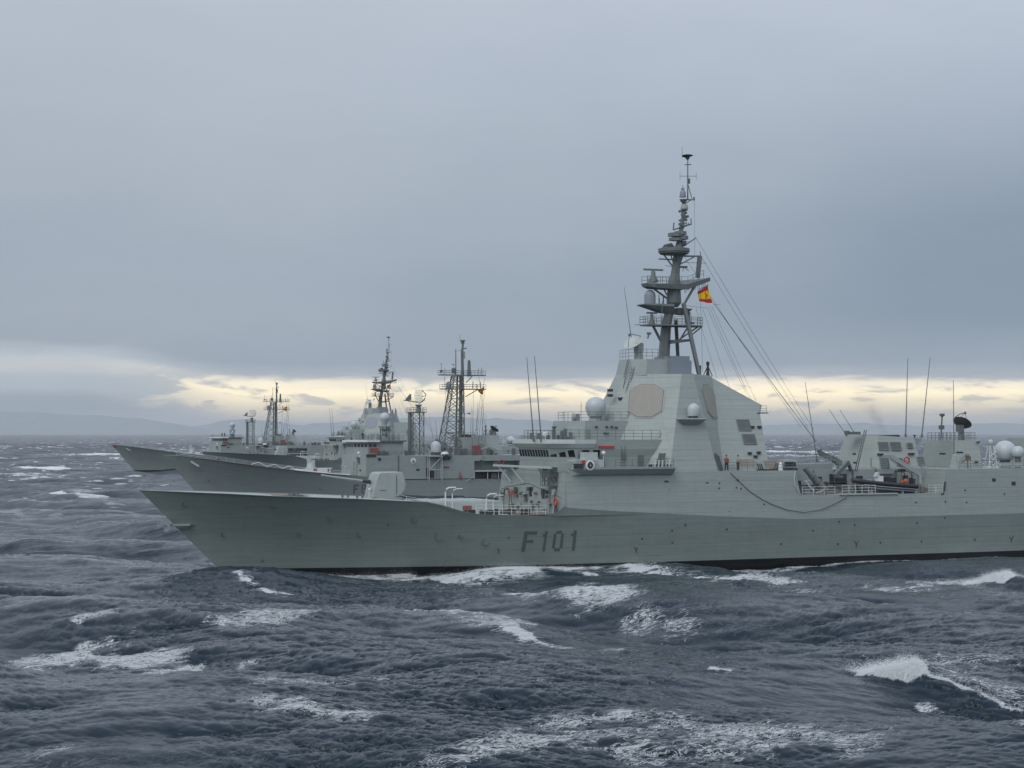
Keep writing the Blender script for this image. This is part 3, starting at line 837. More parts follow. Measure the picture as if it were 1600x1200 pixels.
def make_defence_frigate(variant=0):
    q = BA.at
    root = empty('frigate')
    ya = lambda x, z: hull_y(x, z, SHEER_A, BD_A, BW_A, 52.0, 0.99)
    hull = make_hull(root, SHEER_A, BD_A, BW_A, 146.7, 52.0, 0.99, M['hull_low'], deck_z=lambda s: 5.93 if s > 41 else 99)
    if variant == 0:
        for txt, pxl, pxr in (('F', 822.5, 842), ('1', 850, 862), ('0', 868, 884), ('1', 893, 908)):
            a = q(pxl, 847, 8.9).x; b_ = q(pxr, 847, 8.9).x
            zt = q(865, 830, 9.1).z; zb = q(865, 862.5, 8.8).z
            number_mesh(txt, a, zb, b_ - a, zt - zb, 0, ya, M['number'], hull, 'hull_number')
    # fittings on the hull side
    for (px, py, r_) in ((287, 786.5, .20), (428, 791.5, .22), (516, 809.5, .28), (348, 834, .22), (468, 834, .22), (410, 876, .12), (561, 836, .22), (648, 812, .32),
                         (687, 838, .5), (721, 838, .24), (760, 847, .42), (607, 820, .12), (795, 840, .1)):
        p = q(px, py, 5); yv = ya(p.x, p.z); p = q(px, py, yv); yv = ya(p.x, p.z)
        n_ = Vector((0.05, -1, -0.2)).normalized()
        MB().ring((p.x, -yv - 0.01, p.z), r_, 0.05, n_, 16, 5).build('hull_eye', M['mid'], hull)
    for (px, py) in ((788, 860), (996, 858), (1337, 849), (1579, 842)):
        p = q(px, py, 8.8); yv = ya(p.x, p.z) + 0.02
        mb = MB()
        for a0, a1, c0, c1 in ((-.35, -.08, .42, .0), (.35, .08, .42, .0), (0, 0, .05, -.42)):
            mb.beam((p.x + a0, -yv, p.z + c0), (p.x + a1, -yv, p.z + c1), .03, .13)
        mb.build('tug_mark', M['rust'], hull)
    mb = MB()
    rn = random.Random(3)
    for (px, py) in ((1005, 842), (1050, 829), (1070, 820), (1135, 827), (1151, 762), (1269, 829), (1334, 820), (1431, 817), (1474, 809), (1309, 815), (1523, 843), (1440, 846), (1221, 850), (1310, 850), (1376, 848),
                     (1052, 848), (941, 758), (981, 765), (1046, 766), (920, 758), (936, 787), (943, 778), (1036, 800), (1053, 803), (1138, 800), (1193, 788), (1125, 755), (1124, 763), (1158, 764), (1508, 766), (1430, 785), (1476, 784), (1509, 785), (1569, 772), (930, 793)):
        p = q(px, py, 9.0); z = p.z
        yv = (ya(p.x, z) if z < interp(SHEER_A, p.x) else wall_y(z))
        mb.lathe((p.x, -yv + .02, z), [(0.0, 0), (.11, 0), (.11, .05), (0, .05)], 8, (0, -1, 0))
    mb.each('side_fitting', M['dark'], hull)
    # bow anchor on its billboard
    an = MB()
    an.beam(q(297, 820, .9), q(266, 820, .45), .16, .22)
    p = q(262, 820, .4)
    an.prism([(p.x - .55, p.z + .75), (p.x + .15, p.z + .55), (p.x + .15, p.z - .55), (p.x - .2, p.z - .7), (p.x - .15, p.z - .1), (p.x - .5, p.z)], p.y - .5, p.y + .9)
    anchor = an.build('anchor', M['grey'], root)
    p = q(283, 825, .5)
    MB().loft([[(p.x - .7, -.05, p.z + .40), (p.x + 1.2, -.95, p.z + .42), (p.x + 1.2, .95, p.z + .42)], [(p.x - .35, -.05, p.z - .05), (p.x + .6, -.45, p.z - .10), (p.x + .6, .45, p.z - .10)]]).build('anchor_bolster', M['hull'], hull)
    # ---- foredeck gear
    fd = MB()
    for (px, py) in ((452, 775.5), (457, 774.5), (535, 779), (558, 780)):
        p = q(px, py, 4.0); p.z = interp(SHEER_A, p.x)
        fd.lathe(p, [(.14, 0), (.11, .22), (.16, .24), (.16, .28)], 10)
        fd.lathe((p.x + .6, p.y, p.z), [(.14, 0), (.11, .22), (.16, .24), (.16, .28)], 10)
    fd.each('bollard', M['mid'], hull)
    p = q(445, 776, 3); z = interp(SHEER_A, p.x)
    MB().box(p.x - 2.5, p.x + 2.6, -3.6, 3.2, z + .02, z + .05).build('deck_patch', M['brown'], hull)
    bw_ = MB()   # low breakwater ahead of the missile deck
    # ---- gun
    g0 = q(600, 783, 0); gz = interp(SHEER_A, g0.x)
    gun = MB().lathe((g0.x, 0, gz - .1), [(2.0, 0), (2.0, .25), (1.75, .3)], 32).build('deck_gun', M['grey'], root)
    g0_x = g0.x
    prof = [(-1.82, .12), (-1.78, .6), (-1.4, 2.0), (-1.15, 2.75), (-.85, 2.93), (1.4, 2.95), (1.72, 2.85), (1.95, 2.2), (2.08, 1.5), (1.95, .9), (1.5, .38), (.7, .12)]
    sh = MB(); rings = []
    for yy, k in ((-1.42, .93), (-1.36, .985), (-1.2, 1.0), (1.2, 1.0), (1.36, .985), (1.42, .93)):
        rings.append([(g0.x + px_ * k, yy, gz + 1.55 + (pz - 1.55) * k) for px_, pz in prof])
    sh.loft(rings).build('gun_shield', M['gun'], gun, smooth=28)
    gp = MB().box(g0_x - .9, g0_x - .3, -1.44, -1.40, gz + .9, gz + 1.0).box(g0_x + .9, g0_x + 1.0, -1.44, -1.41, gz + .5, gz + 2.6)
    gp.each('shield_fitting', M['mid'], gun)
    tb = q(502, 742.5, 0); t0 = Vector((g0.x - 1.6, 0, gz + 1.85)); d_ = (Vector((tb.x, 0, tb.z)) - t0)
    brl = MB().tube([t0 + d_ * .14, t0 + d_], .13, 12, .085); brl.lathe(t0 + d_, [(.11, -.3), (.12, 0), (.05, 0)], 12, d_)
    brl.build('gun_barrel', M['gun'], gun, smooth=40)
    MB().tube([t0, t0 + d_ * .16], .24, 12, .17).build('barrel_sleeve', M['dark'], gun, smooth=40)
    MB().ball((g0.x - 1.85, -.7, gz + 1.0), .25, 12, 8).lathe((g0.x - 1.85, -.7, gz), [(.2, 0), (.2, .9)], 12).build('gun_sight', M['pale'], gun, smooth=50)
    # ---- vertical launcher
    va, vb = q(690, 786, 4.2), q(790, 786, 4.2)
    vz = 7.35
    vls = MB().box(30.2, 39.0, -4.3, 4.3, 5.6, vz).build('missile_launcher', M['pale'], root)
    ht = MB()
    for i in range(12):
        for j in range(8):
            x = 30.55 + i * .70; y = -3.9 + j * 1.0 + (.0 if j < 4 else .05)
            ht.box(x, x + .58, y, y + .78, vz - .02, vz + .09 + .05 * ((i * 7 + j * 3) % 3 == 0))
    ht.build('hatch', M['pale'], vls)
    MB().box(38.98, 39.05, -3.8, 3.8, 5.9, 6.6).build('launcher_panel', M['pale'], vls)
    rd = MB(); p = q(730, 798, 4.35)
    rd.box(p.x - .5, p.x + .5, -4.42, -4.32, 6.45, 6.95).build('hose_reel', M['dullred'], vls)
    for (px, py, tpx) in ((696, 762, 708), (760, 772, 773)):
        mb = MB()
        for dxp, hgt_ in ((0, 0), (.8, -.15)):
            b0 = q(px, 792, 4.6); b0 = Vector((b0.x + dxp, b0.y, 6.0)); tp = q(px, py, 4.6).z + hgt_
            mb.tube([b0, (b0.x, b0.y, tp - .5), (b0.x + .12, b0.y, tp - .15), (b0.x + .45, b0.y, tp), (b0.x + 1.2, b0.y, tp)], .06 if dxp else .085, 8)
        mb.build('davit', M['white'], root, smooth=50)
    rl = MB(); rl.rail([(s, -(interp(BD_A, s) - .15), interp(SHEER_A, s)) for s in (34, 36, 38, 40, 42)], 1.05, 1.2)
    rl.rail([(s, (interp(BD_A, s) - .15), interp(SHEER_A, s)) for s in (31, 34, 38, 42)], 1.05, 1.4)
    rl.runs('guard_rail', M['white'], hull)
    # clutter on the missile deck
    cl = MB(); rn = random.Random(5)
    for k in range(26):
        s = 33.2 + k * .42
        if s < 41: cl.cbox((s, -7.0 - rn.random() * 1.2, 6.35), (.28, .4, .35 + rn.random() * .3))
    cl.each('deck_locker', M['dark'], root)
    MB().box(39.2, 44.0, -8.7, 8.7, 6.02, 6.04).build('wooden_deck', M['brown'], root)
    # ---- upperworks: the side carried up from the knuckle
    zk = lambda x: interp(SHEER_A, x) if x > 43.7 else 6.75
    ST = []
    for x, zt in ((44.1, 6.75), (44.15, 7.5), (44.35, 9.0), (44.5, 10.55), (50, 10.55), (56, 10.55), (64, 10.55), (73.72, 10.55), (74.3, 7.68), (80, 7.68), (87, 7.68), (94.2, 7.68), (94.8, 10.55), (104, 10.55), (115, 10.55), (127.5, 10.55), (127.9, 7.2), (138, 7.2), (146.6, 7.2)):
        ST.append((x, zt))
    up = MB(); rings = []
    for x, zt in ST:
        b0 = min(9.29, interp(BD_A, x) - .01); b1_ = b0 - (zt - 5.0) * .1
        zb = min(zk(x) + .005, zt - .01)
        rings.append([(x, -b0, zb), (x, -b1_, zt), (x, b1_, zt), (x, b0, zb)])
    # close the front as a wall leaning a little aft
    front = [(44.0, -8.9, 5.9), (44.0, 8.9, 5.9)]
    up.loft(rings[3:])
    up.loft([[(44.0, -8.9, 5.8), (44.0, 8.9, 5.8), (46, 8.9, 5.8), (46, -8.9, 5.8)], [(44.08, -9.12, 6.9), (44.08, 9.12, 6.9), (46, 9.12, 6.9), (46, -9.12, 6.9)], [(44.5, -8.745, 10.55), (44.5, 8.745, 10.55), (46, 8.745, 10.55), (46, -8.745, 10.55)]])
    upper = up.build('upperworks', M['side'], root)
    # inner house in the boat recess
    ih = MB().box(74.2, 94.9, -5.0, 5.0, 7.6, 10.55); 
    ih.build('inner_house', M['grey'], upper)
    rp = MB()
    for x in (75.6, 78.5, 81.4, 84.0, 87.3, 90.2, 92.5):
        rp.box(x, x + .12, -5.12, -5.0, 7.7, 10.5)
    for x0_, x1_, z0_, z1_ in ((80.4, 83.2, 9.0, 9.06), (80.4, 83.2, 8.4, 8.46), (87.6, 89.8, 9.9, 9.98), (76, 79, 8.7, 8.76)):
        rp.box(x0_, x1_, -5.3, -5.0, z0_, z1_)
    rp.each('stiffener', M['mid'], upper)
    fl = MB()
    for (x, z, w_, h_) in ((82.0, 9.4, 2.4, 1.2), (79.3, 8.9, .8, 1.6), (85.0, 8.9, .9, 1.7), (88.6, 9.0, 1.6, 1.1), (91.6, 8.9, .8, 1.7), (76.6, 9.0, .5, .5)):
        fl.box(x - w_ / 2, x + w_ / 2, -5.06, -4.98, z - h_ / 2, z + h_ / 2)
    fl.each('recess_opening', M['dark'], upper)
    rim = MB()
    rim.tube([(73.74, -8.75, 10.5), (73.5, -8.86, 9.6), (73.55, -8.97, 8.8), (73.9, -9.02, 8.2), (74.25, -9.04, 7.7)], .07, 6)
    rim.box(79.5, 87.6, -9.2, -8.6, 7.66, 7.80)
    rim.build('recess_rim', M['pale'], upper)
    MB().rail([(74.6, -8.9, 7.7), (79.0, -8.9, 7.7)], .95, 1.4).rail([(80, -8.9, 7.8), (84.6, -8.9, 7.8)], .95, .9).rail([(92.2, -8.9, 7.7), (94.2, -8.9, 7.7)], .95, 1.0).runs('guard_rail', M['white'], upper)
    for px, py, w_, h_ in ((1553, 750, .52, .40), (1583.5, 755.5, .56, .46), (1041.5, 752.5, .52, .22), (1105, 754.5, .35, .14)):
        p = q(px, py, 8.9); 
        MB().box(p.x - w_ / 2, p.x + w_ / 2, -wall_y(p.z) - .03, -wall_y(p.z) + .2, p.z - h_ / 2, p.z + h_ / 2).build('scuttle', M['dark'], upper)
    mb = MB(); p = q(1473, 765, 8.9)
    mb.tube([(p.x - .35, -9.05, p.z - .55), (p.x, -9.05, p.z - .45), (p.x + .12, -9.05, p.z), (p.x + .25, -9.02, p.z + .95)], .1, 6).build('fairlead', M['dark'], upper)
    # seams of rust below the recess
    # ---- bridge
    bz0, bz1 = 10.5, 14.1
    plan = [(44.75, -4.1), (44.75, 4.1), (46.9, 6.7), (57.5, 6.7), (57.5, -6.7), (46.9, -6.7)]
    def planring(pl, z, grow=0.0, fx=0.0):
        return [(x + (-grow if x < 46 else (-grow * .6 if x < 48 else 0)) + fx, -(t + math.copysign(grow * .6, t)), z) for x, t in pl]
    br = MB().loft([planring(plan, bz0), planring(plan, 12.15), planring(plan, 13.05, .22), planring(plan, bz1, .22)])
    bridge = br.build('bridge', M['side'], root)
    vis = MB().loft([planring(plan[:3] + [(49, 6.7), (49, -6.7)] + plan[5:], 13.20, .35), planring(plan[:3] + [(49, 6.7), (49, -6.7)] + plan[5:], 13.68, .80), planring(plan[:3] + [(49, 6.7), (49, -6.7)] + plan[5:], 14.14, .72)])
    vis.build('bridge_visor', M['pale'], bridge)
    def window(x, t, ux, ut, w_, z0=12.22, z1=12.98):
        u_ = Vector((ux, -ut, 0)).normalized(); n_ = Vector((-abs(ut), -abs(ux) if t > 0 else abs(ux), 0)); 
        if abs(ut) > .99: n_ = Vector((-1, 0, 0))
        n_.normalize()
        def pt(a, z):
            k = (z - 12.15) / .9 * .22
            return Vector((x, -t, z)) + u_ * a + n_ * (k * (1.0 if abs(ut) > .9 else .8) + .03)
        v8 = [pt(-w_ / 2, z0), pt(w_ / 2, z0), pt(w_ / 2, z1), pt(-w_ / 2, z1)]
        mb = MB(); mb.loft([v8, [p - n_ * .06 for p in v8]])
        mb.build('window', M['glass'], bridge)
    for i in range(11):
        window(44.75, -3.72 + i * .744, 0, 1, .50)
    for sgn in (1, -1):
        for k in range(3):
            f_ = (k + .5) / 3
            window(44.75 + 2.15 * f_, sgn * (4.1 + 2.6 * f_), 2.15, sgn * 2.6, .78)
        for k in range(2):
            window(47.9 + k * 1.3, sgn * 6.72, 1, 0, .8)
    MB().rail([(45.2, 4.0, 14.14), (45.2, -4.0, 14.14), (47.2, -6.6, 14.14), (57.3, -6.6, 14.12)], 1.05, 1.1).rail([(45.2, 4.0, 14.14), (47.2, 6.6, 14.12), (55, 6.6, 14.12)], 1.05, 1.4).runs('guard_rail', M['mast'], bridge)
    # gear on the bridge roof
    gr = MB(); rn = random.Random(12)
    for k in range(20):
        x = 46 + rn.random() * 3.5; t_ = rn.uniform(-5, 5); h_ = rn.uniform(.4, 1.3)
        gr.cbox((x, -t_, 14.1 + h_ / 2), (.3, .3, h_))
    gr.each('roof_locker', M['mid'], bridge)
    sl = MB(); p = q(852, 688, 3); sl.tube([(p.x, p.y, 14.1), (p.x, p.y, 14.7)], .06).lathe((p.x, p.y, 14.75), [(.25, -.15), (.28, .15), (.1, .2)], 12, (-1, -.5, 0)).build('searchlight', M['white'], bridge)
    mb = MB(); p = q(866, 690, 4); zt = q(866, 666, 4).z
    mb.tube([(p.x, p.y, 14.1), (p.x, p.y, zt - .2)], .09).lathe((p.x, p.y, zt - .15), [(.1, -.1), (.3, .08), (.3, .14), (.05, .2)], 12).tube([(p.x - .5, p.y, 14.1), (p.x - .5, p.y, zt - .6), (p.x, p.y, zt - .6)], .03).build('wind_sensor', M['mid'], bridge)
    # wing bulwark and screen by the bridge door
    wb = MB().box(45.6, 49.0, -8.9, -6.9, 11.75, 11.95); wb.box(45.6, 49.0, -8.95, -8.85, 10.5, 11.8)
    wb.box(47.0, 48.7, -8.2, -7.2, 11.95, 12.75)
    wb.build('bridge_wing', M['pale'], bridge)
    # ---- signal deck sponson along the side
    sp = MB().loft([[(44.9, -8.7, 10.15), (57.6, -8.7, 10.15), (57.6, -9.15, 10.35), (46.2, -9.15, 10.35)],
                    [(44.9, -8.6, 10.95), (57.6, -8.6, 10.95), (57.6, -9.75, 10.95), (46.2, -9.75, 10.95)]])
    w0_, w1_, w2_, w3_ = q(893, 733, 9.75).x, q(940, 733, 9.75).x, q(932, 719, 9.6).x, q(899, 719, 9.6).x
    sp.loft([[(w0_, -9.75, 10.9), (w1_, -9.75, 10.9), (w1_, -9.55, 10.9), (w0_, -9.55, 10.9)], [(w3_, -9.62, 11.85), (w2_, -9.62, 11.85), (w2_, -9.45, 11.85), (w3_, -9.45, 11.85)]])
    sp.box(46.2, 57.6, -9.75, -9.65, 10.9, 11.15)
    spon = sp.build('side_platform', M['side'], upper)
    oa, ob_ = q(897, 727, 9.8), q(911.5, 727, 9.8)
    MB().box(oa.x, ob_.x, -9.86, -9.5, q(900, 732, 9.8).z, q(900, 724.5, 9.8).z).build('opening', M['dark'], spon)
    p = q(922, 727, 9.8)
    MB().lathe((p.x, -9.78, p.z), [(0.0, 0), (.56, 0), (.56, .05), (.5, .07), (0, .07)], 32, (0, -1, 0)).build('crest_ring', M['white'], spon, smooth=40)
    mb = MB(); mb.loft([[(p.x, -9.86, p.z + .42), (p.x + .2, -9.86, p.z + .28), (p.x + .36, -9.86, p.z), (p.x + .2, -9.86, p.z - .28), (p.x, -9.86, p.z - .38), (p.x - .2, -9.86, p.z - .28), (p.x - .36, -9.86, p.z), (p.x - .2, -9.86, p.z + .28)],
                        [(p.x, -9.90, p.z + .42), (p.x + .2, -9.90, p.z + .28), (p.x + .36, -9.90, p.z), (p.x + .2, -9.90, p.z - .28), (p.x, -9.90, p.z - .38), (p.x - .2, -9.90, p.z - .28), (p.x - .36, -9.90, p.z), (p.x - .2, -9.90, p.z + .28)]])
    mb.build('crest', M['bluegrey'] if False else M['navyblue'], spon)
    MB().beam((p.x, -9.93, p.z - .2), (p.x, -9.93, p.z + .2), .04, .05).beam((p.x - .18, -9.93, p.z), (p.x + .18, -9.93, p.z), .04, .05).build('crest_cross', M['pale'], spon)
    MB().box(p.x - .95, p.x - .6, -9.82, -9.74, p.z + .15, p.z + .55).build('fire_box', M['red'], spon)
    MB().rail([(50.2, -9.6, 11.0), (57.4, -9.6, 11.0)], 1.0, 1.1).runs('guard_rail', M['mid'], spon)
    mb = MB()
    for i in range(9):
        mb.lathe((54.6 + i * .33, -9.1 + .12 * (i % 2), 11.0), [(.12, 0), (.13, .35), (.06, .42)], 8)
    mb.box(54.3, 57.4, -9.5, -8.8, 10.95, 11.05)
    mb.build('decoy_launcher', M['dark'], spon)
    mb = MB()
    for i in range(5): mb.tube([(55.2 + i * .45, -9.3, 11.1), (55.3 + i * .45, -9.3, 11.85)], .1, 8)
    mb.each('decoy_tube', M['white'], spon)
    mb = MB(); p = q(1036, 720, 8.6)
    mb.loft([[(p.x - .7, -8.35, 11.0), (p.x + .1, -8.35, 11.0), (p.x + .1, -8.2, 11.0), (p.x - .7, -8.2, 11.0)], [(p.x - .25, -8.3, 12.6), (p.x + .55, -8.3, 12.6), (p.x + .55, -8.1, 12.6), (p.x - .25, -8.1, 12.6)]])
    mb.build('exhaust_flap', M['mid'], root)
    # things on the deckhouse wall behind it
    mb = MB()
    for px in (911, 922): 
        p = q(px, 712, 7.2); mb.lathe((p.x, p.y, p.z), [(.36, -.25), (.40, .2), (.30, .3)], 14, (0, -1, .1)); mb.tube([(p.x, p.y, 10.6), (p.x, p.y, p.z)], .08)
    mb.each('signal_lamp', M['dark'], root, smooth=40)
    p0_, p1_ = q(935, 698.5, 6.8), q(959, 698.5, 6.8)
    MB().box(p0_.x, p1_.x, -6.95, -6.78, p0_.z - .12, p0_.z + .14).build('name_board', M['red'], bridge)
    mb = MB().box(52.4, 52.9, -6.85, -6.7, 11.9, 12.5).box(49.6, 50.2, -6.8, -6.7, 10.6, 12.4).box(54.4, 55.1, -6.8, -6.7, 10.6, 12.4)
    mb.each('door', M['mid'], bridge)
    mb = MB(); p = q(943, 708, 7.6); mb.ball(p, .24, 12, 8).tube([(p.x, p.y, 10.7), p], .05).build('floodlight', M['white'], bridge, smooth=50)
    lad = MB()
    for px, y0_, y1_, port in ((974, 733, 697, 6.85), (919, 694, 668, 3.7), ):
        a_, b_ = q(px, y0_, port), q(px, y1_, port); lad.ladder((a_.x, a_.y, a_.z), (a_.x, a_.y, b_.z), .45)
    lad.build('ladder', M['mid'], bridge)
    # ---- upper block with the big radome
    pl2 = [(47.6, -2.2), (47.6, 2.2), (49.2, 3.6), (58, 3.6), (58, -3.6), (49.2, -3.6)]
    r0 = [(x, -t, 14.05) for x, t in pl2]; r1 = [(x + (.45 if x < 48 else .25 if x < 50 else 0), -t * .96, 16.25) for x, t in pl2]
    ub = MB().loft([r0, r1]).build('upper_block', M['side'], root)
    MB().rail([(48.6, -2.0, 16.27), (50, -3.3, 16.27), (56, -3.3, 16.27)], 1.0, 1.0).rail([(48.6, -2.0, 16.27), (48.6, 2.0, 16.27), (50, 3.3, 16.27)], 1.0, 1.3).runs('guard_rail', M['mast'], ub)
    mb = MB(); rn = random.Random(8)
    for (px, py) in ((932, 667), (948, 667), (956, 667), (963, 668), (945, 677), (949, 677)): 
        p = q(px, py, 3.6); mb.cbox((p.x, -3.62, p.z), (.3, .14, .16))
    mb.each('junction_box', M['dark'], ub)
    c = q(931, 637, 2.0)
    rdm = MB().lathe((c.x, c.y, 16.25), [(.75, 0), (.68, .25), (.68, 1.0), (.9, 1.08)], 20).build('radome_pedestal', M['grey'], root, smooth=40)
    MB().lathe(c, [(.88, -1.0), (1.05, -.62), (1.16, -.2), (1.2, .1), (1.13, .5), (.92, .85), (.6, 1.09), (.3, 1.2), (0, 1.24)], 32).build('radome', M['dome'], rdm, smooth=60)
    mb = MB(); p = q(896, 652, 2.0)
    mb.lathe((p.x - .1, p.y, p.z), [(.05, -.35), (.42, -.3), (.50, -.05), (.4, .05), (0, .12)], 20, (-1, .25, 0.05)); mb.cbox((p.x + .45, p.y, p.z), (.5, .5, .8)); mb.tube([(p.x + .45, p.y, 16.2), (p.x + .45, p.y, p.z)], .16, 10)
    mb.build('target_sight', M['grey'], root, smooth=40)
    mb = MB(); p = q(908, 664, 2.5); mb.tube([(p.x, p.y, 16.2), (p.x, p.y, q(908, 628, 2.5).z)], .025); mb.build('whip_antenna', M['mast'], root)
    # ---- octagonal radar tower
    zt = 21.6
    T = dict(f=55.6, fw=1.25, pf=q(1065, 587, 5.65).x, pw=5.65, pa=q(1083, 587, 5.65).x, r=q(1111.5, 588, 1.5).x, rw=1.5)
    Bm = dict(f=52.5, fw=2.0, pf=q(1046.5, 738, 8.68).x, pw=8.68, pa=q(1121.5, 738, 8.68).x, r=71.0, rw=3.0)
    for D_, T_ in ((Bm, T),):
        D_['f'] = D_['pf'] - (D_['pw'] - D_['fw']) * (T_['pf'] - T_['f']) / (T_['pw'] - T_['fw'])
        D_['rw'] = 2.6; D_['r'] = D_['pa'] + (D_['pw'] - D_['rw']) * (T_['r'] - T_['pa']) / (T_['pw'] - T_['rw'])
        print('tower base', D_)
    def oct_ring(D, z): return [(D['f'], D['fw'], z), (D['f'], -D['fw'], z), (D['pf'], -D['pw'], z), (D['pa'], -D['pw'], z), (D['r'], -D['rw'], z), (D['r'], D['rw'], z), (D['pa'], D['pw'], z), (D['pf'], D['pw'], z)]
    rt, rb = oct_ring(T, zt), oct_ring(Bm, 10.5)
    tower = MB().loft([rb, rt]).build('radar_tower', M['side'], root)
    for ia, ib in ((1, 2), (3, 4), (0, 7), (6, 5)):
        A0, B0, A1, B1 = Vector(rt[ia]), Vector(rt[ib]), Vector(rb[ia]), Vector(rb[ib])
        v_ = .275; top = A0.lerp(A1, v_).lerp(B0.lerp(B1, v_), .5)
        u_ = (B0 - A0).normalized(); n_ = u_.cross(A1.lerp(B1, .5) - A0.lerp(B0, .5)).normalized()
        if n_.y * top.y < 0: n_ = -n_
        vd = n_.cross(u_).normalized(); vd = vd if vd.z > 0 else -vd
        fr_ = MB().loft([octagon_panel(top, u_, vd, n_, 1.95, 2.0, .80, 1.30, -.03, .20), octagon_panel(top, u_, vd, n_, 1.95, 2.0, .80, 1.30, .05, .20)])
        fo_ = fr_.build('panel_frame', M['grey'], tower)
        MB().loft([octagon_panel(top, u_, vd, n_, 1.95, 2.0, .80, 1.30, 0, .045), octagon_panel(top, u_, vd, n_, 1.95, 2.0, .80, 1.30, .08, .045)]).build('panel_seal', M['rust'], tower)
        MB().loft([octagon_panel(top, u_, vd, n_, 1.95, 2.0, .80, 1.30, 0), octagon_panel(top, u_, vd, n_, 1.95, 2.0, .80, 1.30, .10)]).build('radar_panel', M['tan'], tower)
    # shelf with the small radome on the port and starboard faces
    for sg in (-1, 1):
        xa, xb = q(1059, 656, 7.3).x, q(1100, 656, 7.3).x; yw = 7.25
        zs_ = q(1080, 653, 7.3).z
        shf = MB().loft([[(xa + .1, sg * (yw - .4), zs_), (xb - .1, sg * (yw - .4), zs_), (xb - .1, sg * (yw + .75), zs_), (xa + .1, sg * (yw + .75), zs_)],
                         [(xa, sg * (yw - .4), zs_ - .16), (xb, sg * (yw - .4), zs_ - .16), (xb, sg * (yw + .8), zs_ - .16), (xa, sg * (yw + .8), zs_ - .16)]])
        shf.loft([[(xa, sg * (yw - .3), zs_ - .16), (xb, sg * (yw - .3), zs_ - .16), (xb, sg * (yw + .78), zs_ - .16), (xa, sg * (yw + .78), zs_ - .16)],
                  [(xa + .9, sg * (yw - .1), zs_ - .85), (xb - .9, sg * (yw - .1), zs_ - .85), (xb - .9, sg * (yw + .0), zs_ - .85), (xa + .9, sg * (yw + .0), zs_ - .85)]])
        shf_ = shf.build('radome_shelf', M['grey'], tower)
        xc = q(1084, 640, 7.4).x
        MB().lathe((xc, sg * (yw + .1), zs_), [(.5, 0), (.5, .22)], 20).build('radome_base', M['dark'], tower)
        MB().lathe((xc, sg * (yw + .1), zs_ + .2), [(.66, 0), (.70, .2), (.70, .75), (.62, 1.05), (.42, 1.32), (.2, 1.44), (0, 1.47)], 24).build('radome', M['dome'], tower, smooth=60)
    # front mast base and its deck
    mbk = MB().loft([[(55.6, 1.25, 21.5), (55.6, -1.25, 21.5), (57.4, -3.0, 21.5), (62.0, -3.0, 21.5), (62.0, 3.0, 21.5), (57.4, 3.0, 21.5)],
                     [(56.05, 1.2, 23.35), (56.05, -1.2, 23.35), (57.6, -2.8, 23.35), (61.0, -2.8, 23.35), (61.0, 2.8, 23.35), (57.6, 2.8, 23.35)]])
    mbk_ = mbk.build('mast_house', M['grey'], tower)
    MB().rail([(56.1, 1.1, 23.35), (56.1, -1.1, 23.35), (57.6, -2.7, 23.35), (60.5, -2.7, 23.35)], 1.15, .8).runs('guard_rail', M['mast'], mbk_)
    MB().ladder((52.9, -1.6, 11.5), (56.0, -1.35, 23.4), .45, .35, (0, 1, 0), .035).ladder((53.9, -2.3, 14.2), (56.3, -1.9, 22.5), .35, .35, (1, 0, 0), .03).build('ladder', M['mast'], tower)
    for (px, py) in ((954, 610), (954, 618), (970, 623), (966, 645), (964, 660)):
        p = q(px, py, 1.6); MB().cbox((p.x - .15, p.y - .2, p.z), (.5, .5, .3)).build('lamp_bracket', M['dark'], tower)
    # tracking dish on the mast house
    p = q(998, 552, 1.0); dsh = MB().lathe((p.x, p.y, 23.3), [(.55, 0), (.5, .5), (.42, 1.2)], 16); c = q(997, 540, 1.0)
    dsh.cbox((p.x, p.y, 24.7), (.75, 1.0, 1.1)); dish0 = dsh.build('dish_pedestal', M['grey'], root, smooth=40)
    c = q(991, 536, 1.0)
    axd = Vector((-.62, -.25, .74)).normalized()
    MB().lathe(c, [(.15, -.32), (.8, -.12), (1.25, .2), (1.22, .24), (.7, -.02), (0, -.16)], 28, axd).build('dish', M['pale'], dish0, smooth=50)
    fdp = c + axd * 1.25
    MB().tube([c + Vector((1.0, -.2, .75)), fdp + Vector((.2, 0, .1)), fdp], .05).tube([c + Vector((-1.0, -.2, -.75)) * .9, fdp], .035).lathe(fdp, [(.12, -.15), (.15, .1), (0, .12)], 10).build('dish_feed', M['mast'], dish0)
    # blue-grey equipment house behind the mast foot
    pa, pb = q(1047, 584, 3.4), q(1083, 584, 3.4)
    eh = MB().box(pa.x, pb.x - .2, -3.4, 1.2, 21.75, 23.25); eh.box(pa.x + .3, pb.x - .4, -3.3, 1.1, 23.25, 23.75); eh.box(pa.x - .1, pb.x, -3.5, 1.3, 21.6, 21.75)
    eh.build('equipment_house', M['bluegrey'], tower)
    mb = MB(); p = q(1106, 587, 1.0)
    mb.lathe((p.x, p.y, 21.6), [(.22, 0), (.12, 1.2), (.2, 1.3), (.2, 1.6), (.05, 1.7)], 10); mb.tube([(p.x + .6, p.y, 21.6), (p.x, p.y, 22.8)], .05); mb.tube([(p.x - .6, p.y, 21.6), (p.x, p.y, 22.8)], .05)
    mb.cbox((p.x - 1.1, p.y, 22.2), (.25, .3, 1.2)); mb.build('signal_light', M['dark'], root)
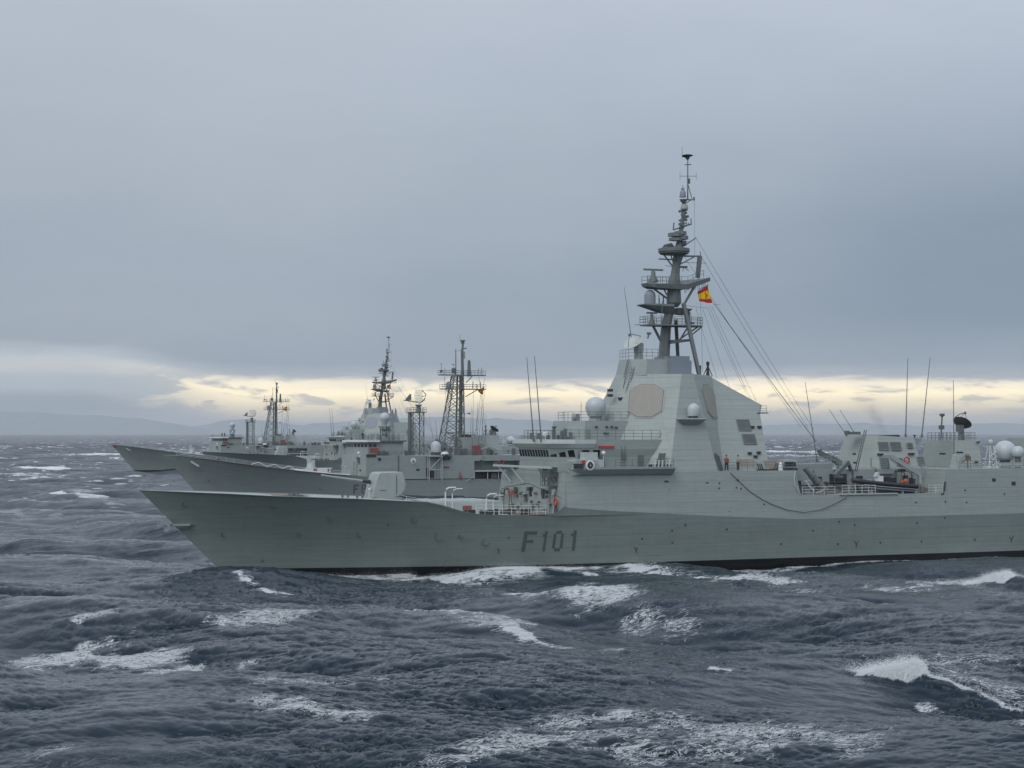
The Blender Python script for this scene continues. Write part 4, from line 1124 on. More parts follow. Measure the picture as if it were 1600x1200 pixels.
    # ---- after part of the tower: uptake trunk
    if variant == 0:
        a_, b_, c_ = q(1111.6, 589.5, 1.5), q(1191, 633, 3.3), q(1187.5, 646, 3.8)
        xe = q(1203, 738, 7.3).x
        low, mid = 10.5, c_.z
        tr = MB().loft([[(64.0, -7.3, low), (xe, -7.2, low), (xe, 7.2, low), (64.0, 7.3, low)], [(64.0, -3.9, mid), (c_.x, -3.8, mid), (c_.x, 3.8, mid), (64.0, 3.9, mid)],
                        [(64.2, -3.35, b_.z), (b_.x, -3.25, b_.z), (b_.x, 3.25, b_.z), (64.2, 3.35, b_.z)], [(65.5, -1.5, a_.z - .02), (a_.x, -1.5, a_.z - .02), (a_.x, 1.5, a_.z - .02), (65.5, 1.5, a_.z - .02)]])
    else:
        tr = MB().loft([[(62, -8.0, 10.5), (72.6, -7.6, 10.5), (72.6, 7.6, 10.5), (62, 8.0, 10.5)], [(62, -5.0, 19.0), (72.4, -4.6, 19.0), (72.4, 4.6, 19.0), (62, 5.0, 19.0)]])
    trunk = tr.build('uptake_trunk', M['side'], root)
    def trunk_y(z): return 7.3 - (z - 10.5) * (7.3 - 1.5) / 11.1
    for (pa, pb) in (((1153, 655), (1172, 674)), ((1155.5, 678), (1174.5, 694.5))):
        c = (q(*pa, 4.6) + q(*pb, 4.6)) / 2; lv = MB(); yv = trunk_y(c.z)
        w_ = abs(q(*pb, 6).x - q(*pa, 6).x); h_ = abs(q(*pb, 6).z - q(*pa, 6).z)
        louvre(lv, (c.x, -yv - .03, c.z), (1, 0, 0), (0, .5, 1), (0, -1, .5), w_, h_, 9)
        lv.build('louvre', M['louvre'], trunk)
    MB().box(q(1188, 646, 4).x - .3, q(1198, 646, 4).x + .3, -3.9, 3.9, q(1190, 646, 4).z, q(1190, 646, 4).z + .12).rail([(q(1189, 646, 4).x, -3.8, q(1190, 646, 4).z), (q(1199, 646, 4).x, -3.8, q(1190, 646, 4).z)], .9, .8).build('look_out_step', M['mast'], trunk)
    for (px, py) in ((1175, 667), (1186, 667), (1171, 708), (1185, 707), (1180, 713)):
        p = q(px, py, trunk_y(q(px, py, 6.5).z)); MB().cbox((p.x, p.y - .1, p.z), (.45, .25, .25)).build('floodlight', M['dark'], trunk)
    # ================= pole mast
    mst = empty('mast') if False else None
    col = MB(); rings = []
    for (cx_, cy_, rp_) in ((1036.5, 590, 10.5), (1038, 550, 9.0), (1040.5, 512, 8.2), (1044, 495, 7.6), (1048, 482, 7.4)):
        c = q(cx_, cy_, 0); r_ = rp_ / 13.6
        rings.append([(c.x + r_ * math.cos(a), r_ * math.sin(a) * .95, c.z) for a in [math.pi * (k + .5) / 3 for k in range(6)]])
    col.loft(rings)
    rings = []
    for (cx_, cy_, rp_) in ((1052, 480, 7), (1053, 473, 12), (1053, 460, 11), (1053.5, 440, 9.6), (1055, 428, 7.2), (1057, 410, 6.2), (1058.5, 398, 6.6), (1060.5, 390, 7.4), (1062, 378, 5.4)):
        c = q(cx_, cy_, 0); r_ = rp_ / 13.4
        rings.append([(c.x + r_ * math.cos(a), r_ * math.sin(a) * .95, c.z) for a in [math.pi * (k + .5) / 4 for k in range(8)]])
    col.loft(rings)
    col.tube([q(1062, 380, 0), q(1064.5, 357, 0), q(1069, 330, 0), q(1069.5, 316, 0)], .33, 8, .17)
    mast = col.build('mast', M['mast'], root)
    lg = MB(); lg.beam(q(1068, 474, 1.0), q(1093, 588, 3.0), .38, .38).build('mast_leg', M['mast'], mast)
    lg = MB(); lg.beam(q(1056, 500, -1.0), q(1061, 587, -3.0), .38, .38).build('mast_leg', M['mast'], mast)
    def disc(px0, px1, py, th, port=0, n=20, name='platform', rail_=True, squash=1.0, under=None, dpx=12.2):
        c = q((px0 + px1) / 2, py, port); r_ = (px1 - px0) / 2 / 13.6
        mb = MB().lathe(c, [(r_, 0), (r_, th), (r_ * .97, th)], n)
        if under: mb.lathe((c.x, c.y, c.z - under), [(r_ * .3, 0), (r_ * .95, under)], n)
        if rail_:
            pts = [(c.x + r_ * .94 * math.cos(a), c.y + r_ * .94 * math.sin(a), c.z + th) for a in [2 * math.pi * k / 10 for k in range(10)]]
            mb.rail(pts, .9, 1.2, .025, 2, True)
        return mb.build(name, M['mast'], mast)
    # lattice platform low on the mast
    def plat(pts, z, th=.14, rail_=1.0, name='platform', extra=None):
        mb = MB().loft([[(x, y, z - th) for x, y in pts], [(x, y, z) for x, y in pts]])
        if rail_: mb.rail([(x, y, z) for x, y in pts], rail_, .9, .025, 3, True)
        if extra: extra(mb)
        return mb.build(name, M['mast'], mast)
    z1 = q(1040, 508, 0).z; xa = q(1006, 508, 0).x; xb = q(1094, 508, 0).x
    def ex1(mb):
        mb.beam((xa + 1.2, 0, z1 - .1), q(1032, 532, 0), .2, .25)
        mb.beam((xb - .3, 0, z1 - .1), q(1062, 530, 0), .14, .14).beam((xb - 1.6, 0, z1 - .1), q(1058, 538, 0), .14, .14)
        mb.beam((xb, -.4, z1 - .1), q(1080, 524, 1.5), .12, .12)
        mb.beam((xa - 1.2, 0, z1 - .05), (xa, 0, z1 - .05), .06, .06)
    plat([(xa, -1.0), (xa + 3.2, -1.5), (xb - 1.2, -1.5), (xb, -.6), (xb, .6), (xb - 1.2, 1.5), (xa + 3.2, 1.5), (xa, 1.0)], z1, .14, .95, 'platform', ex1)
    z0_ = q(1060, 532, 0).z
    mb = MB().loft([[(q(1052, 532, 1.2).x, -1.5, z0_ - .45), (q(1080, 532, 1.2).x, -1.6, z0_ - .1), (q(1080, 532, 1.2).x, 1.6, z0_ - .1), (q(1052, 532, 1.2).x, 1.5, z0_ - .45)],
                    [(q(1052, 532, 1.2).x, -1.6, z0_), (q(1080, 532, 1.2).x, -1.7, z0_ + .12), (q(1080, 532, 1.2).x, 1.7, z0_ + .12), (q(1052, 532, 1.2).x, 1.6, z0_)]])
    mb.build('crosspiece', M['mast'], mast)
    # sponson with the mast radome
    z2 = q(1020, 475, 0).z; xa = q(1003, 475, .5).x; xm = q(1050, 475, .5).x
    MB().loft([[(xa + .3, -.9, z2), (xm, -1.0, z2), (xm, 1.0, z2), (xa + .3, .9, z2)], [(xa, -1.0, z2 - .14), (xm, -1.1, z2 - .3), (xm, 1.1, z2 - .3), (xa, 1.0, z2 - .14)], [(xm - 1.3, -.5, z2 - 1.0), (xm + .2, -.6, z2 - 1.1), (xm + .2, .6, z2 - 1.1), (xm - 1.3, .5, z2 - 1.0)]]).build('sponson', M['mast'], mast)
    MB().loft([[(q(1056, 478, 0).x, -.9, z2 - .4), (q(1076, 478, 0).x, -1.0, z2 - .5), (q(1076, 478, 0).x, 1.0, z2 - .5), (q(1056, 478, 0).x, .9, z2 - .4)], [(q(1056, 478, 0).x, -.7, z2 - 1.1), (q(1068, 478, 0).x, -.6, z2 - 1.2), (q(1068, 478, 0).x, .6, z2 - 1.2), (q(1056, 478, 0).x, .7, z2 - 1.1)]]).build('sponson', M['mast'], mast)
    c = q(1015.5, 474, 0)
    MB().lathe((c.x, 0, z2), [(.66, 0), (.66, .95), (.60, 1.25), (.42, 1.5), (.2, 1.62), (0, 1.65)], 24).build('radome', M['bluegrey'], mast, smooth=60)
    mb = MB(); rn = random.Random(2)
    for k in range(10): mb.tube([(c.x + .9 + k * .14, -.5 + .2 * (k % 4), z2), (c.x + .9 + k * .14, -.5 + .2 * (k % 4), z2 + .7 + .4 * rn.random())], .035, 5)
    mb.build('cable_rack', M['mast'], mast)
    # main platform, slanting up to port-aft as a long yard
    z3 = q(1030, 445, 0).z; xa, xb = q(1009, 445, .5).x, q(1107, 436, 0).x; z3b = q(1107, 437, 0).z
    mb = MB().loft([[(xa, -.7, z3 + .1), (xa + 1.0, -1.2, z3), (xa + 5.2, -1.2, z3 + .1), (xb, -.45, z3b + .25), (xb, .45, z3b + .25), (xa + 5.2, 1.2, z3 + .1), (xa + 1.0, 1.2, z3), (xa, .7, z3 + .1)],
                    [(xa + .1, -.6, z3 - .25), (xa + 1.0, -1.1, z3 - .45), (xa + 5.2, -1.1, z3 - .55), (xb, -.4, z3b - .2), (xb, .4, z3b - .2), (xa + 5.2, 1.1, z3 - .55), (xa + 1.0, 1.1, z3 - .45), (xa + .1, .6, z3 - .25)]])
    mb.beam((xa + 1.0, 0, z3 - .3), q(1042, 466, 0), .14, .2).beam(q(1086, 446, .4), q(1068, 477, .9), .2, .22).beam((xa + 2.6, 0, z3 - .4), q(1042, 461, 0), .12, .12)
    mb.rail([(xa + .1, -.7, z3 + .1), (xa + 1, -1.15, z3), (xa + 5.2, -1.15, z3 + .1), (xb - 1, -.6, z3b + .2)], .85, .8, .025, 2).rail([(xa + .1, .7, z3 + .1), (xa + 5.2, 1.1, z3 + .1)], .85, .9, .025, 2)
    mb.build('yard_platform', M['mast'], mast)
    mb = MB(); 
    for (px, l) in ((1104, 1.0), (1098, .8), (1091, .9), (1085, .7), (1075, .8), (1070, 1.1), (1064, .6)):
        p = q(px, 441, 0); mb.tube([(p.x, -.3, p.z - .1), (p.x, -.3, p.z - .1 - l)], .03, 5); mb.tube([(p.x, .3, p.z - .1), (p.x + .2, .3, p.z - .2 - l)], .03, 5)
    mb.tube([q(1094, 451, 0), q(1107, 446, 0)], .04).build('hanging_aerial', M['mast'], mast)
    # navigation radars
    for (pxl, pxr, py, pyb, base) in ((1004.5, 1037, 421.5, 441, 1.0), (1010, 1027, 489, 507, .7)):
        nr = MB(); c = q((pxl + pxr) / 2, py, .3); b0 = q((pxl + pxr) / 2 + 1, pyb, .3)
        nr.lathe((c.x, c.y, b0.z), [(base * .62, 0), (base * .5, .35 * base), (base * .26, (c.z - b0.z) * .55), (base * .26, (c.z - b0.z) * .8), (.1, (c.z - b0.z))], 14)
        nb = nr.build('radar_mount', M['mast'], mast, smooth=40)
        L = (pxr - pxl) / 13.0 / 2
        MB().box(c.x - L, c.x + L, c.y - .12, c.y + .12, c.z - .1, c.z + .1).build('radar_bar', M['mast'], mast)
    # round upper platform with its sensors
    c = q(1053, 393, 0); z4 = c.z
    up_ = MB().lathe((c.x, 0, z4 - .35), [(1.55, 0), (1.75, .12), (1.75, .22)], 28).lathe((c.x, 0, z4 - .1), [(1.8, 0), (1.85, .05), (1.85, .42), (1.75, .45)], 28)
    up_.beam((c.x - 1.4, 0, z4 - .35), q(1050, 415, 0), .12, .14).beam((c.x + 1.2, 0, z4 - .4), q(1062, 413, 0), .12, .14).beam((c.x - .9, -.8, z4 - .35), q(1052, 410, 0), .1, .12)
    up_.beam((c.x - 2.0, 0, z4 - .95), (c.x - .3, 0, z4 - .95), .14, .14)
    up_.build('round_platform', M['mast'], mast, smooth=40)
    MB().loft([[(c.x - 1.3, -.6, z4 + .35), (c.x - .1, -.6, z4 + .35), (c.x - .1, .6, z4 + .35), (c.x - 1.3, .6, z4 + .35)], [(c.x - 1.1, -.4, z4 + .8), (c.x - .5, -.4, z4 + .95), (c.x - .5, .4, z4 + .95), (c.x - 1.1, .4, z4 + .8)]]).build('sensor_box', M['dark'], mast)
    yd = MB(); yd.beam(q(1064, 400, .5), q(1095, 400.5, .5), .22, .18).beam(q(1063, 413, .3), q(1085, 401, .5), .12, .12)
    yd.beam(q(1093.5, 400, .5), q(1090, 434, .5), .42, .42).tube([q(1094.5, 400, .5), q(1094.5, 393, .5)], .05)
    yd.build('yard', M['mast'], mast)
    MB().tube([q(1062, 410, .3), q(1104, 411, .3)], .03).tube([q(1040, 415, 0), q(1052, 417, 0)], .03).each('thin_aerial', M['mast'], mast)
    MB().cbox(q(1066, 417, 0), (1.2, .5, .2)).tube([q(1068, 417, 0), q(1076, 423, 0)], .04).tube([q(1068, 418, 0), q(1067, 424, 0)], .04).build('mast_sensor', M['mast'], mast)
    gf = MB(); gf.beam(q(1068, 385, .3), q(1087.5, 371.5, .5), .12, .12).beam(q(1072, 378, .3), q(1077, 378, .4), .06, .06).build('gaff', M['mast'], mast)
    # sensor clusters
    for (cx_, cy_, w_, h_, dx_, mt) in ((1055, 367, 1.45, .42, -.15, 'mast'), (1063, 364.5, 1.15, .42, .35, 'mast'), (1056, 374, 1.4, .36, -.1, 'mid'), (1066, 371.5, 1.1, .42, .3, 'mid'), (1066, 380, .6, .5, .2, 'dark')):
        c = q(cx_, cy_, 0)
        MB().loft([[(c.x - w_ / 2, -.5, c.z - h_ / 2), (c.x, -.78, c.z - h_ / 2), (c.x + w_ / 2, -.5, c.z - h_ / 2), (c.x + w_ / 2, .5, c.z - h_ / 2), (c.x - w_ / 2, .5, c.z - h_ / 2)],
                   [(c.x - w_ / 2 * .96, -.48, c.z + h_ / 2), (c.x, -.74, c.z + h_ / 2), (c.x + w_ / 2 * .96, -.48, c.z + h_ / 2), (c.x + w_ / 2 * .96, .48, c.z + h_ / 2), (c.x - w_ / 2 * .96, .48, c.z + h_ / 2)]]).build('sensor_panel', M[mt], mast)
    ar = MB(); ar.beam(q(1062, 356, 0), q(1052, 359, 0), .14, .16).tube([q(1052, 359, 0), q(1053, 348, 0)], .08)
    ar.beam(q(1068, 354, 0), q(1080.5, 350, 0), .14, .18).tube([q(1080, 350, 0), q(1079.5, 341, 0)], .06).tube([q(1075.5, 352, 0), q(1075.5, 348, 0)], .05).tube([q(1072.5, 352, 0), q(1072.5, 347, 0)], .05)
    ar.build('aerial_arm', M['mast'], mast)
    cl = MB(); rn = random.Random(21)
    for k in range(22):
        y_ = 327 + k * 1.45; cx_ = 1070.5 - (y_ - 327) * .19 + rn.uniform(-4.2, 3.8)
        cl.cbox(q(cx_, y_, rn.uniform(-.2, .4)), (rn.uniform(.14, .34), rn.uniform(.14, .4), rn.uniform(.1, .34)))
    for (cx_, cy_) in ((1062, 330), (1072, 343.5), (1074.5, 338)): cl.ball(q(cx_, cy_, .2), .17, 10, 8)
    cl.build('sensor_cluster', M['mast'], mast)
    c = q(1069.3, 326.5, 0); MB().lathe(c, [(.46, 0), (.45, .18), (.36, .5), (.2, .55)], 20).lathe((c.x, c.y, c.z - .08), [(.4, 0), (.44, .08)], 20).build('mast_drum', M['grey'], mast, smooth=40)
    c = q(1068, 311.5, 0)
    tp = MB().lathe((c.x, 0, c.z - .55), [(.12, 0), (.45, .45), (.48, .55)], 16); tp.beam((c.x, 0, c.z), (q(1085, 310.5, 0).x, 0, c.z + .02), .3, .1).beam(q(1071, 318, 0), q(1080, 312, 0), .08, .1)
    tp.cbox(q(1084.3, 310, 0), (.16, .16, .3)); tp.build('mast_top_platform', M['mast'], mast)
    c = q(1066.8, 308, 0); MB().lathe(c, [(.40, 0), (.40, .12), (.36, .14), (.36, .45), (.28, .72), (.2, .78), (.2, 1.05), (.05, 1.08), (.04, 1.4)], 20).build('beacon_dome', M['bluegrey'], mast, smooth=40)
    pl_ = MB().tube([q(1074.5, 312, 0), q(1074.7, 246, 0)], .09, 8, .06).beam(q(1075, 288, 0), q(1081, 310, 0), .07, .07)
    pl_.tube([q(1070, 257.3, 0), q(1080, 257, 0)], .06).tube([q(1062.5, 275.2, 0), q(1088, 275.2, 0)], .03).tube([q(1075, 275, -.9), q(1075, 275, .9)], .03)
    for px in (1062.5, 1088): pl_.tube([q(px, 269, 0), q(px, 281, 0)], .018)
    pl_.cbox(q(1076.5, 283, 0), (.2, .25, .6)); pl_.build('pole', M['mast'], mast)
    c = q(1074.3, 243.5, 0); MB().lathe(c, [(.1, -.45), (.22, -.35), (.24, -.15), (.62, 0), (.66, .05), (.45, .14), (0, .2)], 24).tube([q(1066, 244.5, 0), q(1071, 246, 0)], .05).tube([q(1065.8, 246, 0), q(1065.8, 229, 0)], .03, 5, .015).build('top_disc', M['dark'], mast, smooth=40)
    MB().tube([q(1085, 311, 0), q(1085.5, 400, .2)], .018, 4).ladder(q(1050, 440, .8), q(1056, 395, .6), .35, .35, (1, 0, 0), .025).ladder(q(1030, 590, .9), q(1044, 480, .8), .4, .4, (1, 0, 0), .028).ladder(q(1060, 476, .9), q(1060, 445, .9), .4, .33, (1, 0, 0), .025).build('mast_ladder', M['mast'], mast)
    mb = MB(); mb.tube([q(1035, 470, 1.2), q(1031, 587, 2.2)], .035).cbox(q(1014, 521, .5), (.5, .2, .25)).tube([q(1014, 521, .5), q(1012, 529, .5)], .1, 6)
    mb.lathe(q(1077, 505, .6), [(.14, 0), (.1, 1.0), (.18, 1.05), (.16, 1.3)], 8).tube([q(1080, 508, .6), q(1080, 493, .6)], .04).cbox(q(1082, 505, .6), (.4, .3, .25)); mb.build('mast_fitting', M['mast'], mast)
    # halyards and wire aerials running aft
    LN = [((1087.5, 372, .5), (1272, 672, 3)), ((1095, 400, .5), (1262, 668, 2)), ((1115, 474, 0), (1276, 690, 3.5)), ((1094, 452, .5), (1098, 583, 2)), ((1104, 479, .3), (1166, 615, 3)), ((1108, 478, .3), (1172, 622, 3)),
          ((1112, 478, .3), (1182, 627, 3)), ((1098, 482, .3), (1140, 606, 3)), ((1087, 480, .3), (1120, 590, 3)), ((1072, 477, .3), (1103, 481, .3)), ((1115, 475, .3), (1126, 476, .3)), ((1062, 390, -.5), (1252, 668, -2))]
    wr = MB()
    for a_, b_ in LN:
        A_, B_ = q(*a_), q(*b_); m_ = (A_ + B_) / 2 - Vector((0, 0, (B_ - A_).length * .012))
        wr.tube([A_, A_.lerp(m_, .5) - Vector((0, 0, .03)), m_, m_.lerp(B_, .5) - Vector((0, 0, .03)), B_], .018, 4)
    a_, b_ = q(1115, 474, 0), q(1276, 692, 3.5); wr.tube([a_, b_], .022, 4)
    wr.build('halyard', M['dark'], mast)
    # ================= whip aerials
    W = [((834, 690, 2), (823, 558, 2), .085), ((846, 691, 3.5), (835, 556, 3.5), .085), ((1277, 722, 6), (1258, 597, 6), .07), ((1415, 683, 3), (1418.5, 560, 3), .085), ((1440, 684, 3), (1453.5, 558, 3), .085),
         ((1491, 735, 7), (1489.5, 594, 7), .08), ((1323, 681, 3), (1295, 639, 3), .05), ((1336, 678, 1), (1312, 640, 1), .05), ((987, 532, 0), (975, 448, 0), .055)]
    for b_, t_, r_ in W: whip(root, q(*b_), q(*t_), r_)
    p = q(1491, 735, 7); MB().lathe((p.x, p.y, 10.55), [(.62, 0), (.3, 1.35), (.2, 1.5)], 8).lathe((p.x, p.y, 12.0), [(.22, 0), (.24, .12), (.1, .3)], 10).build('aerial_base', M['grey'], root)
    # ================= gear between tower and boat recess
    b_ = q(1140, 740, 7.6)
    mb = MB()
    for k in range(3):
        a0 = q(1124 + k * 3.5, 742, 8.2); mb.tube([(a0.x, a0.y + k * .15, 10.6), (a0.x - .55, a0.y + k * .15, q(1122, 708 + 2 * k, 8).z)], .11, 8)
    mb.each('torpedo_tube', M['mid'], root)
    mb = MB(); a0, a1 = q(1158, 738, 7.0), q(1180, 738, 7.0); mb.box(a0.x, a1.x - .1, -7.0, -5.4, 10.55, q(1160, 717.5, 7).z)
    mb.build('boxed_locker', M['tancloth'], root)
    mb = MB(); a0, a1 = q(1196, 738, 7.0), q(1213, 738, 7.0); mb.box(a0.x, a1.x, -7.0, -5.0, 10.55, q(1200, 719, 7).z); mb.build('boxed_locker', M['tancloth'], root)
    mb = MB(); a0, a1 = q(1180, 738, 6.5), q(1196, 738, 6.5); mb.box(a0.x, a1.x, -6.4, -5.2, 10.55, q(1200, 721, 7).z); mb.build('boxed_locker', M['grey'], root)
    mb = MB()
    for (px, lean_) in ((1187, .35), (1190, .35), (1193, .35), (1209, -.35), (1213, -.35), (1217, -.35)):
        a0 = q(px, 738, 7.7); mb.tube([(a0.x, a0.y, 10.6), (a0.x - lean_, a0.y, 11.35)], .07, 6)
    mb.box(q(1182, 738, 7.5).x, q(1244, 738, 7.5).x, -7.9, -7.5, 10.56, 10.72).each('deck_rack', M['dark'], root)
    a0 = q(1219.5, 738, 7.9); MB().lathe((a0.x, a0.y, 10.55), [(.3, 0), (.24, .55), (.12, .95), (.05, 1.0)], 12).build('ventilator', M['white'], root, smooth=40)
    a0, a1 = q(1225, 738, 7.2), q(1245, 738, 7.2); MB().box(a0.x, a1.x, -7.2, -5.6, 11.35, 11.75).build('life_raft_rack', M['pale'], root)
    mb = MB(); mb.box(a0.x, a1.x, -7.25, -5.6, 10.6, 10.8)
    for k in range(5): mb.lathe((a0.x + .2 + k * .3, -7.3, 11.0), [(.14, -.02), (.14, .5)], 8, (0, 0, 1))
    mb.each('gas_bottle', M['dark'], root)
    MB().rail([(q(1123, 738, 8.5).x, -8.6, 10.55), (73.6, -8.6, 10.55)], 1.0, 1.25).runs('guard_rail', M['mid'], upper)
    # low house with rails in front of the funnel
    lh = MB().box(76.0, 81.5, -4.6, -1.0, 10.5, 11.2).rail([(75.0, -4.9, 10.55), (83, -4.9, 10.55)], 1.1, 1.0).rail([(76.1, -4.5, 11.2), (81.4, -4.5, 11.2)], .9, .6)
    lh.build('low_house', M['grey'], root)
    # dark boom stowed forward of the funnel
    mb = MB(); mb.beam(q(1310, 721, 4), q(1279, 707, 4), .45, .55).beam(q(1279, 707, 4), q(1283, 705, 4), .6, .7).beam(q(1290, 713, 4), q(1310, 728, 4), .15, .15).lathe((q(1312, 735, 4).x, -4, 10.5), [(.4, 0), (.3, 1.1)], 10)
    mb.build('stowed_boom', M['mast'], root)
    # provision crane / slanted cylinder in the recess
    cr = MB(); A_, B_ = q(1257, 731, 7.4), q(1290, 767, 8.2)
    cr.tube([A_, A_.lerp(B_, .3)], .30, 14, .34); cr.tube([A_.lerp(B_, .3), B_], .40, 14, .44)
    cr.lathe(A_.lerp(B_, .38), [(.42, -.1), (.47, -.08), (.47, .08), (.42, .1)], 14, B_ - A_).lathe(A_.lerp(B_, .62), [(.42, -.1), (.48, -.08), (.48, .08), (.42, .1)], 14, B_ - A_)
    crn = cr.build('slanted_cylinder', M['mid'], root, smooth=40)
    MB().beam(q(1259, 752, 8.3), q(1272, 768, 8.5), .1, .14).beam(q(1257, 752, 8.3), q(1266, 750, 8.0), .1, .12).beam(q(1275, 770, 8.5), q(1290, 765, 8.4), .12, .14).build('cylinder_stay', M['pale'], crn)
    p = q(1289, 758, 7.6); MB().lathe(p, [(.08, -.15), (.42, -.12), (.42, .12), (.08, .15)], 16, (.3, -1, 0)).build('cable_drum', M['dark'], crn)
    mb = MB().beam(q(1304, 744, 6.5), q(1325, 722, 5.6), .4, .5).beam(q(1316, 745, 6.2), q(1304, 744, 6.5), .3, .3).beam(q(1325, 722, 5.6), q(1330, 735, 5.2), .3, .35)
    mb.build('boat_davit', M['mid'], root)
    rn = random.Random(17); mb = MB(); mb2 = MB()
    for k in range(34):
        x = rn.uniform(75, 93.6); zz_ = 7.7 + rn.random() * .25; h_ = rn.uniform(.2, .8); (mb if k % 2 else mb2).cbox((x, -rn.uniform(5.4, 8.0), zz_ + h_ / 2), (rn.uniform(.2, .7), rn.uniform(.2, .6), h_))
    mb.each('recess_gear', M['mid'], upper); mb2.each('recess_gear', M['brown'], upper)
    # crane over the boat
    ck = MB(); a0, a1, a2 = q(1380, 713, 6.6), q(1392, 713, 6.6), q(1437, 741, 7.6)
    ck.beam(a0, a1, .28, .3).beam(a1, a2, .42, .48).beam(a2, q(1437.5, 757, 7.8), .28, .3).beam(q(1391, 718, 6.6), q(1434, 746, 7.5), .1, .12)
    ck.lathe((q(1438, 760, 7.2).x, -7.2, 7.7), [(.4, 0), (.32, 1.6), (.4, 1.9)], 12)
    crane = ck.build('boat_crane', M['grey'], root)
    MB().tube([q(1388, 716, 6.6), q(1388, 734, 6.7)], .03).tube([q(1402, 722, 6.9), q(1414, 738, 7.1)], .03).build('crane_fall', M['dark'], crane)
    # ================= after funnel casing
    f0, f1 = q(1336, 737, 2.2), q(1446, 737, 5.0); g0_, g1_ = q(1349, 680, 1.8), q(1441, 684.5, 3.4)
    fn_ = MB().loft([[(f0.x, -2.2, 10.5), (f0.x + 1.6, -5.0, 10.5), (f1.x - .6, -5.0, 10.5), (f1.x, -4.4, 10.5), (f1.x, 4.4, 10.5), (f1.x - .6, 5.0, 10.5), (f0.x + 1.6, 5.0, 10.5), (f0.x, 2.2, 10.5)],
                     [(g0_.x, -1.8, g0_.z), (g0_.x + 1.0, -3.4, g0_.z), (g1_.x - 1.2, -3.4, g1_.z), (g1_.x - .7, -3.0, g1_.z), (g1_.x - .7, 3.0, g1_.z), (g1_.x - 1.2, 3.4, g1_.z), (g0_.x + 1.0, 3.4, g0_.z), (g0_.x, 1.8, g0_.z)]])
    fun = fn_.build('funnel', M['side'], root)
    MB().prism([(g1_.x - .9, g1_.z - 1.0), (g1_.x + .25, g1_.z - .45), (g1_.x + .25, g1_.z - .05), (g1_.x - .9, g1_.z)], -2.9, 2.9).build('funnel_lip', M['grey'], fun)
    MB().box(g0_.x + 2.4, g1_.x - 2.6, -2.4, 2.4, g1_.z - .6, g0_.z - .02 + .06).build('exhaust_pipe', M['dark'], fun)
    fy = lambda z: 5.0 - (z - 10.5) * (5.0 - 3.4) / (g0_.z - 10.5)
    for (xa_, ya_, xb_, yb_) in ((1373, 691, 1388, 703.5), (1392.5, 691, 1407.5, 703.5), (1418.5, 692.5, 1426, 700)):
        c = (q(xa_, ya_, 4) + q(xb_, yb_, 4)) / 2; lv = MB(); louvre(lv, (c.x, -fy(c.z) - .03, c.z), (1, 0, 0), (0, .37, 1), (0, -1, .37), q(xb_, yb_, 4).x - q(xa_, ya_, 4).x, q(xa_, ya_, 4).z - q(xb_, yb_, 4).z, 7); lv.build('louvre', M['louvre'], fun)
    for (xa_, ya_, xb_, yb_) in ((1375, 716, 1387, 731), (1400, 716, 1409, 728), (1434, 714, 1443, 727)):
        c = (q(xa_, ya_, 4.6) + q(xb_, yb_, 4.6)) / 2; lv = MB(); louvre(lv, (c.x, -fy(c.z) - .03, c.z), (1, 0, 0), (0, .37, 1), (0, -1, .37), q(xb_, yb_, 4).x - q(xa_, ya_, 4).x, q(xa_, ya_, 4).z - q(xb_, yb_, 4).z, 5); lv.build('louvre', M['louvre'], fun)
    MB().beam(q(1336, 735, 5.1), q(1351, 672, 3.6), .1, .1).beam(q(1339, 735, 5.1), q(1354, 672, 3.6), .1, .1).ladder(q(1337.5, 733, 5.15), q(1352, 674, 3.65), .3, .4, (1, 0, 0), .02).tube([q(1361, 716, 5), q(1361, 730, 5), q(1369, 732, 5)], .05).build('funnel_ladder', M['mid'], fun)
    for (px, py) in ((1336, 709.5), (1374, 710), (1379, 710), (1423, 709), (1428, 709), (1334, 723)):
        p = q(px, py, 4.6); MB().cbox((p.x, -fy(p.z) - .15, p.z), (.3, .3, .22)).build('floodlight', M['dark'], fun)
    p = q(1332, 680, 1.5); MB().cbox((p.x, -1.5, p.z + .25), (1.3, 1.6, .35)).lathe((p.x - .8, -1.5, p.z + .3), [(.3, -.1), (.3, .25)], 12).build('funnel_platform', M['mast'], fun)
    p = q(1429, 683, 3); MB().lathe((p.x, p.y, p.z - .1), [(.08, 0), (.08, .25), (.2, .3), (.2, .38)], 10).build('cowl', M['dark'], fun)
    # ================= director block aft
    d0, d1, e0, e1 = q(1490, 737, 3.2), q(1536, 737, 5.0), q(1490, 688, 2.8), q(1528, 688, 3.8)
    dz1 = e0.z
    db = MB().loft([[(d0.x, -3.2, 10.5), (d0.x + 1.0, -5.0, 10.5), (d1.x, -5.0, 10.5), (d1.x, 5.0, 10.5), (d0.x + 1.0, 5.0, 10.5), (d0.x, 3.2, 10.5)],
                    [(e0.x, -2.8, dz1), (e0.x + .7, -3.8, dz1), (e1.x, -3.8, dz1), (e1.x, 3.8, dz1), (e0.x + .7, 3.8, dz1), (e0.x, 2.8, dz1)]])
    dblk = db.build('director_house', M['side'], root)
    MB().rail([(e0.x + .1, 2.6, dz1), (e0.x + .1, -2.7, dz1), (e0.x + .8, -3.6, dz1), (e1.x - .3, -3.6, dz1), (e1.x - .3, 3.6, dz1)], .95, .8, .03).runs('guard_rail', M['mast'], dblk)
    p = q(1502, 680, .5); MB().lathe((p.x, p.y, dz1), [(.45, 0), (.40, .9), (.3, 1.2)], 16).cbox((p.x - .2, p.y, dz1 + 1.5), (.6, .9, .9)).build('director_mount', M['mid'], dblk, smooth=30)
    c = q(1503, 662, .5); axd = Vector((.55, .25, .80)).normalized()
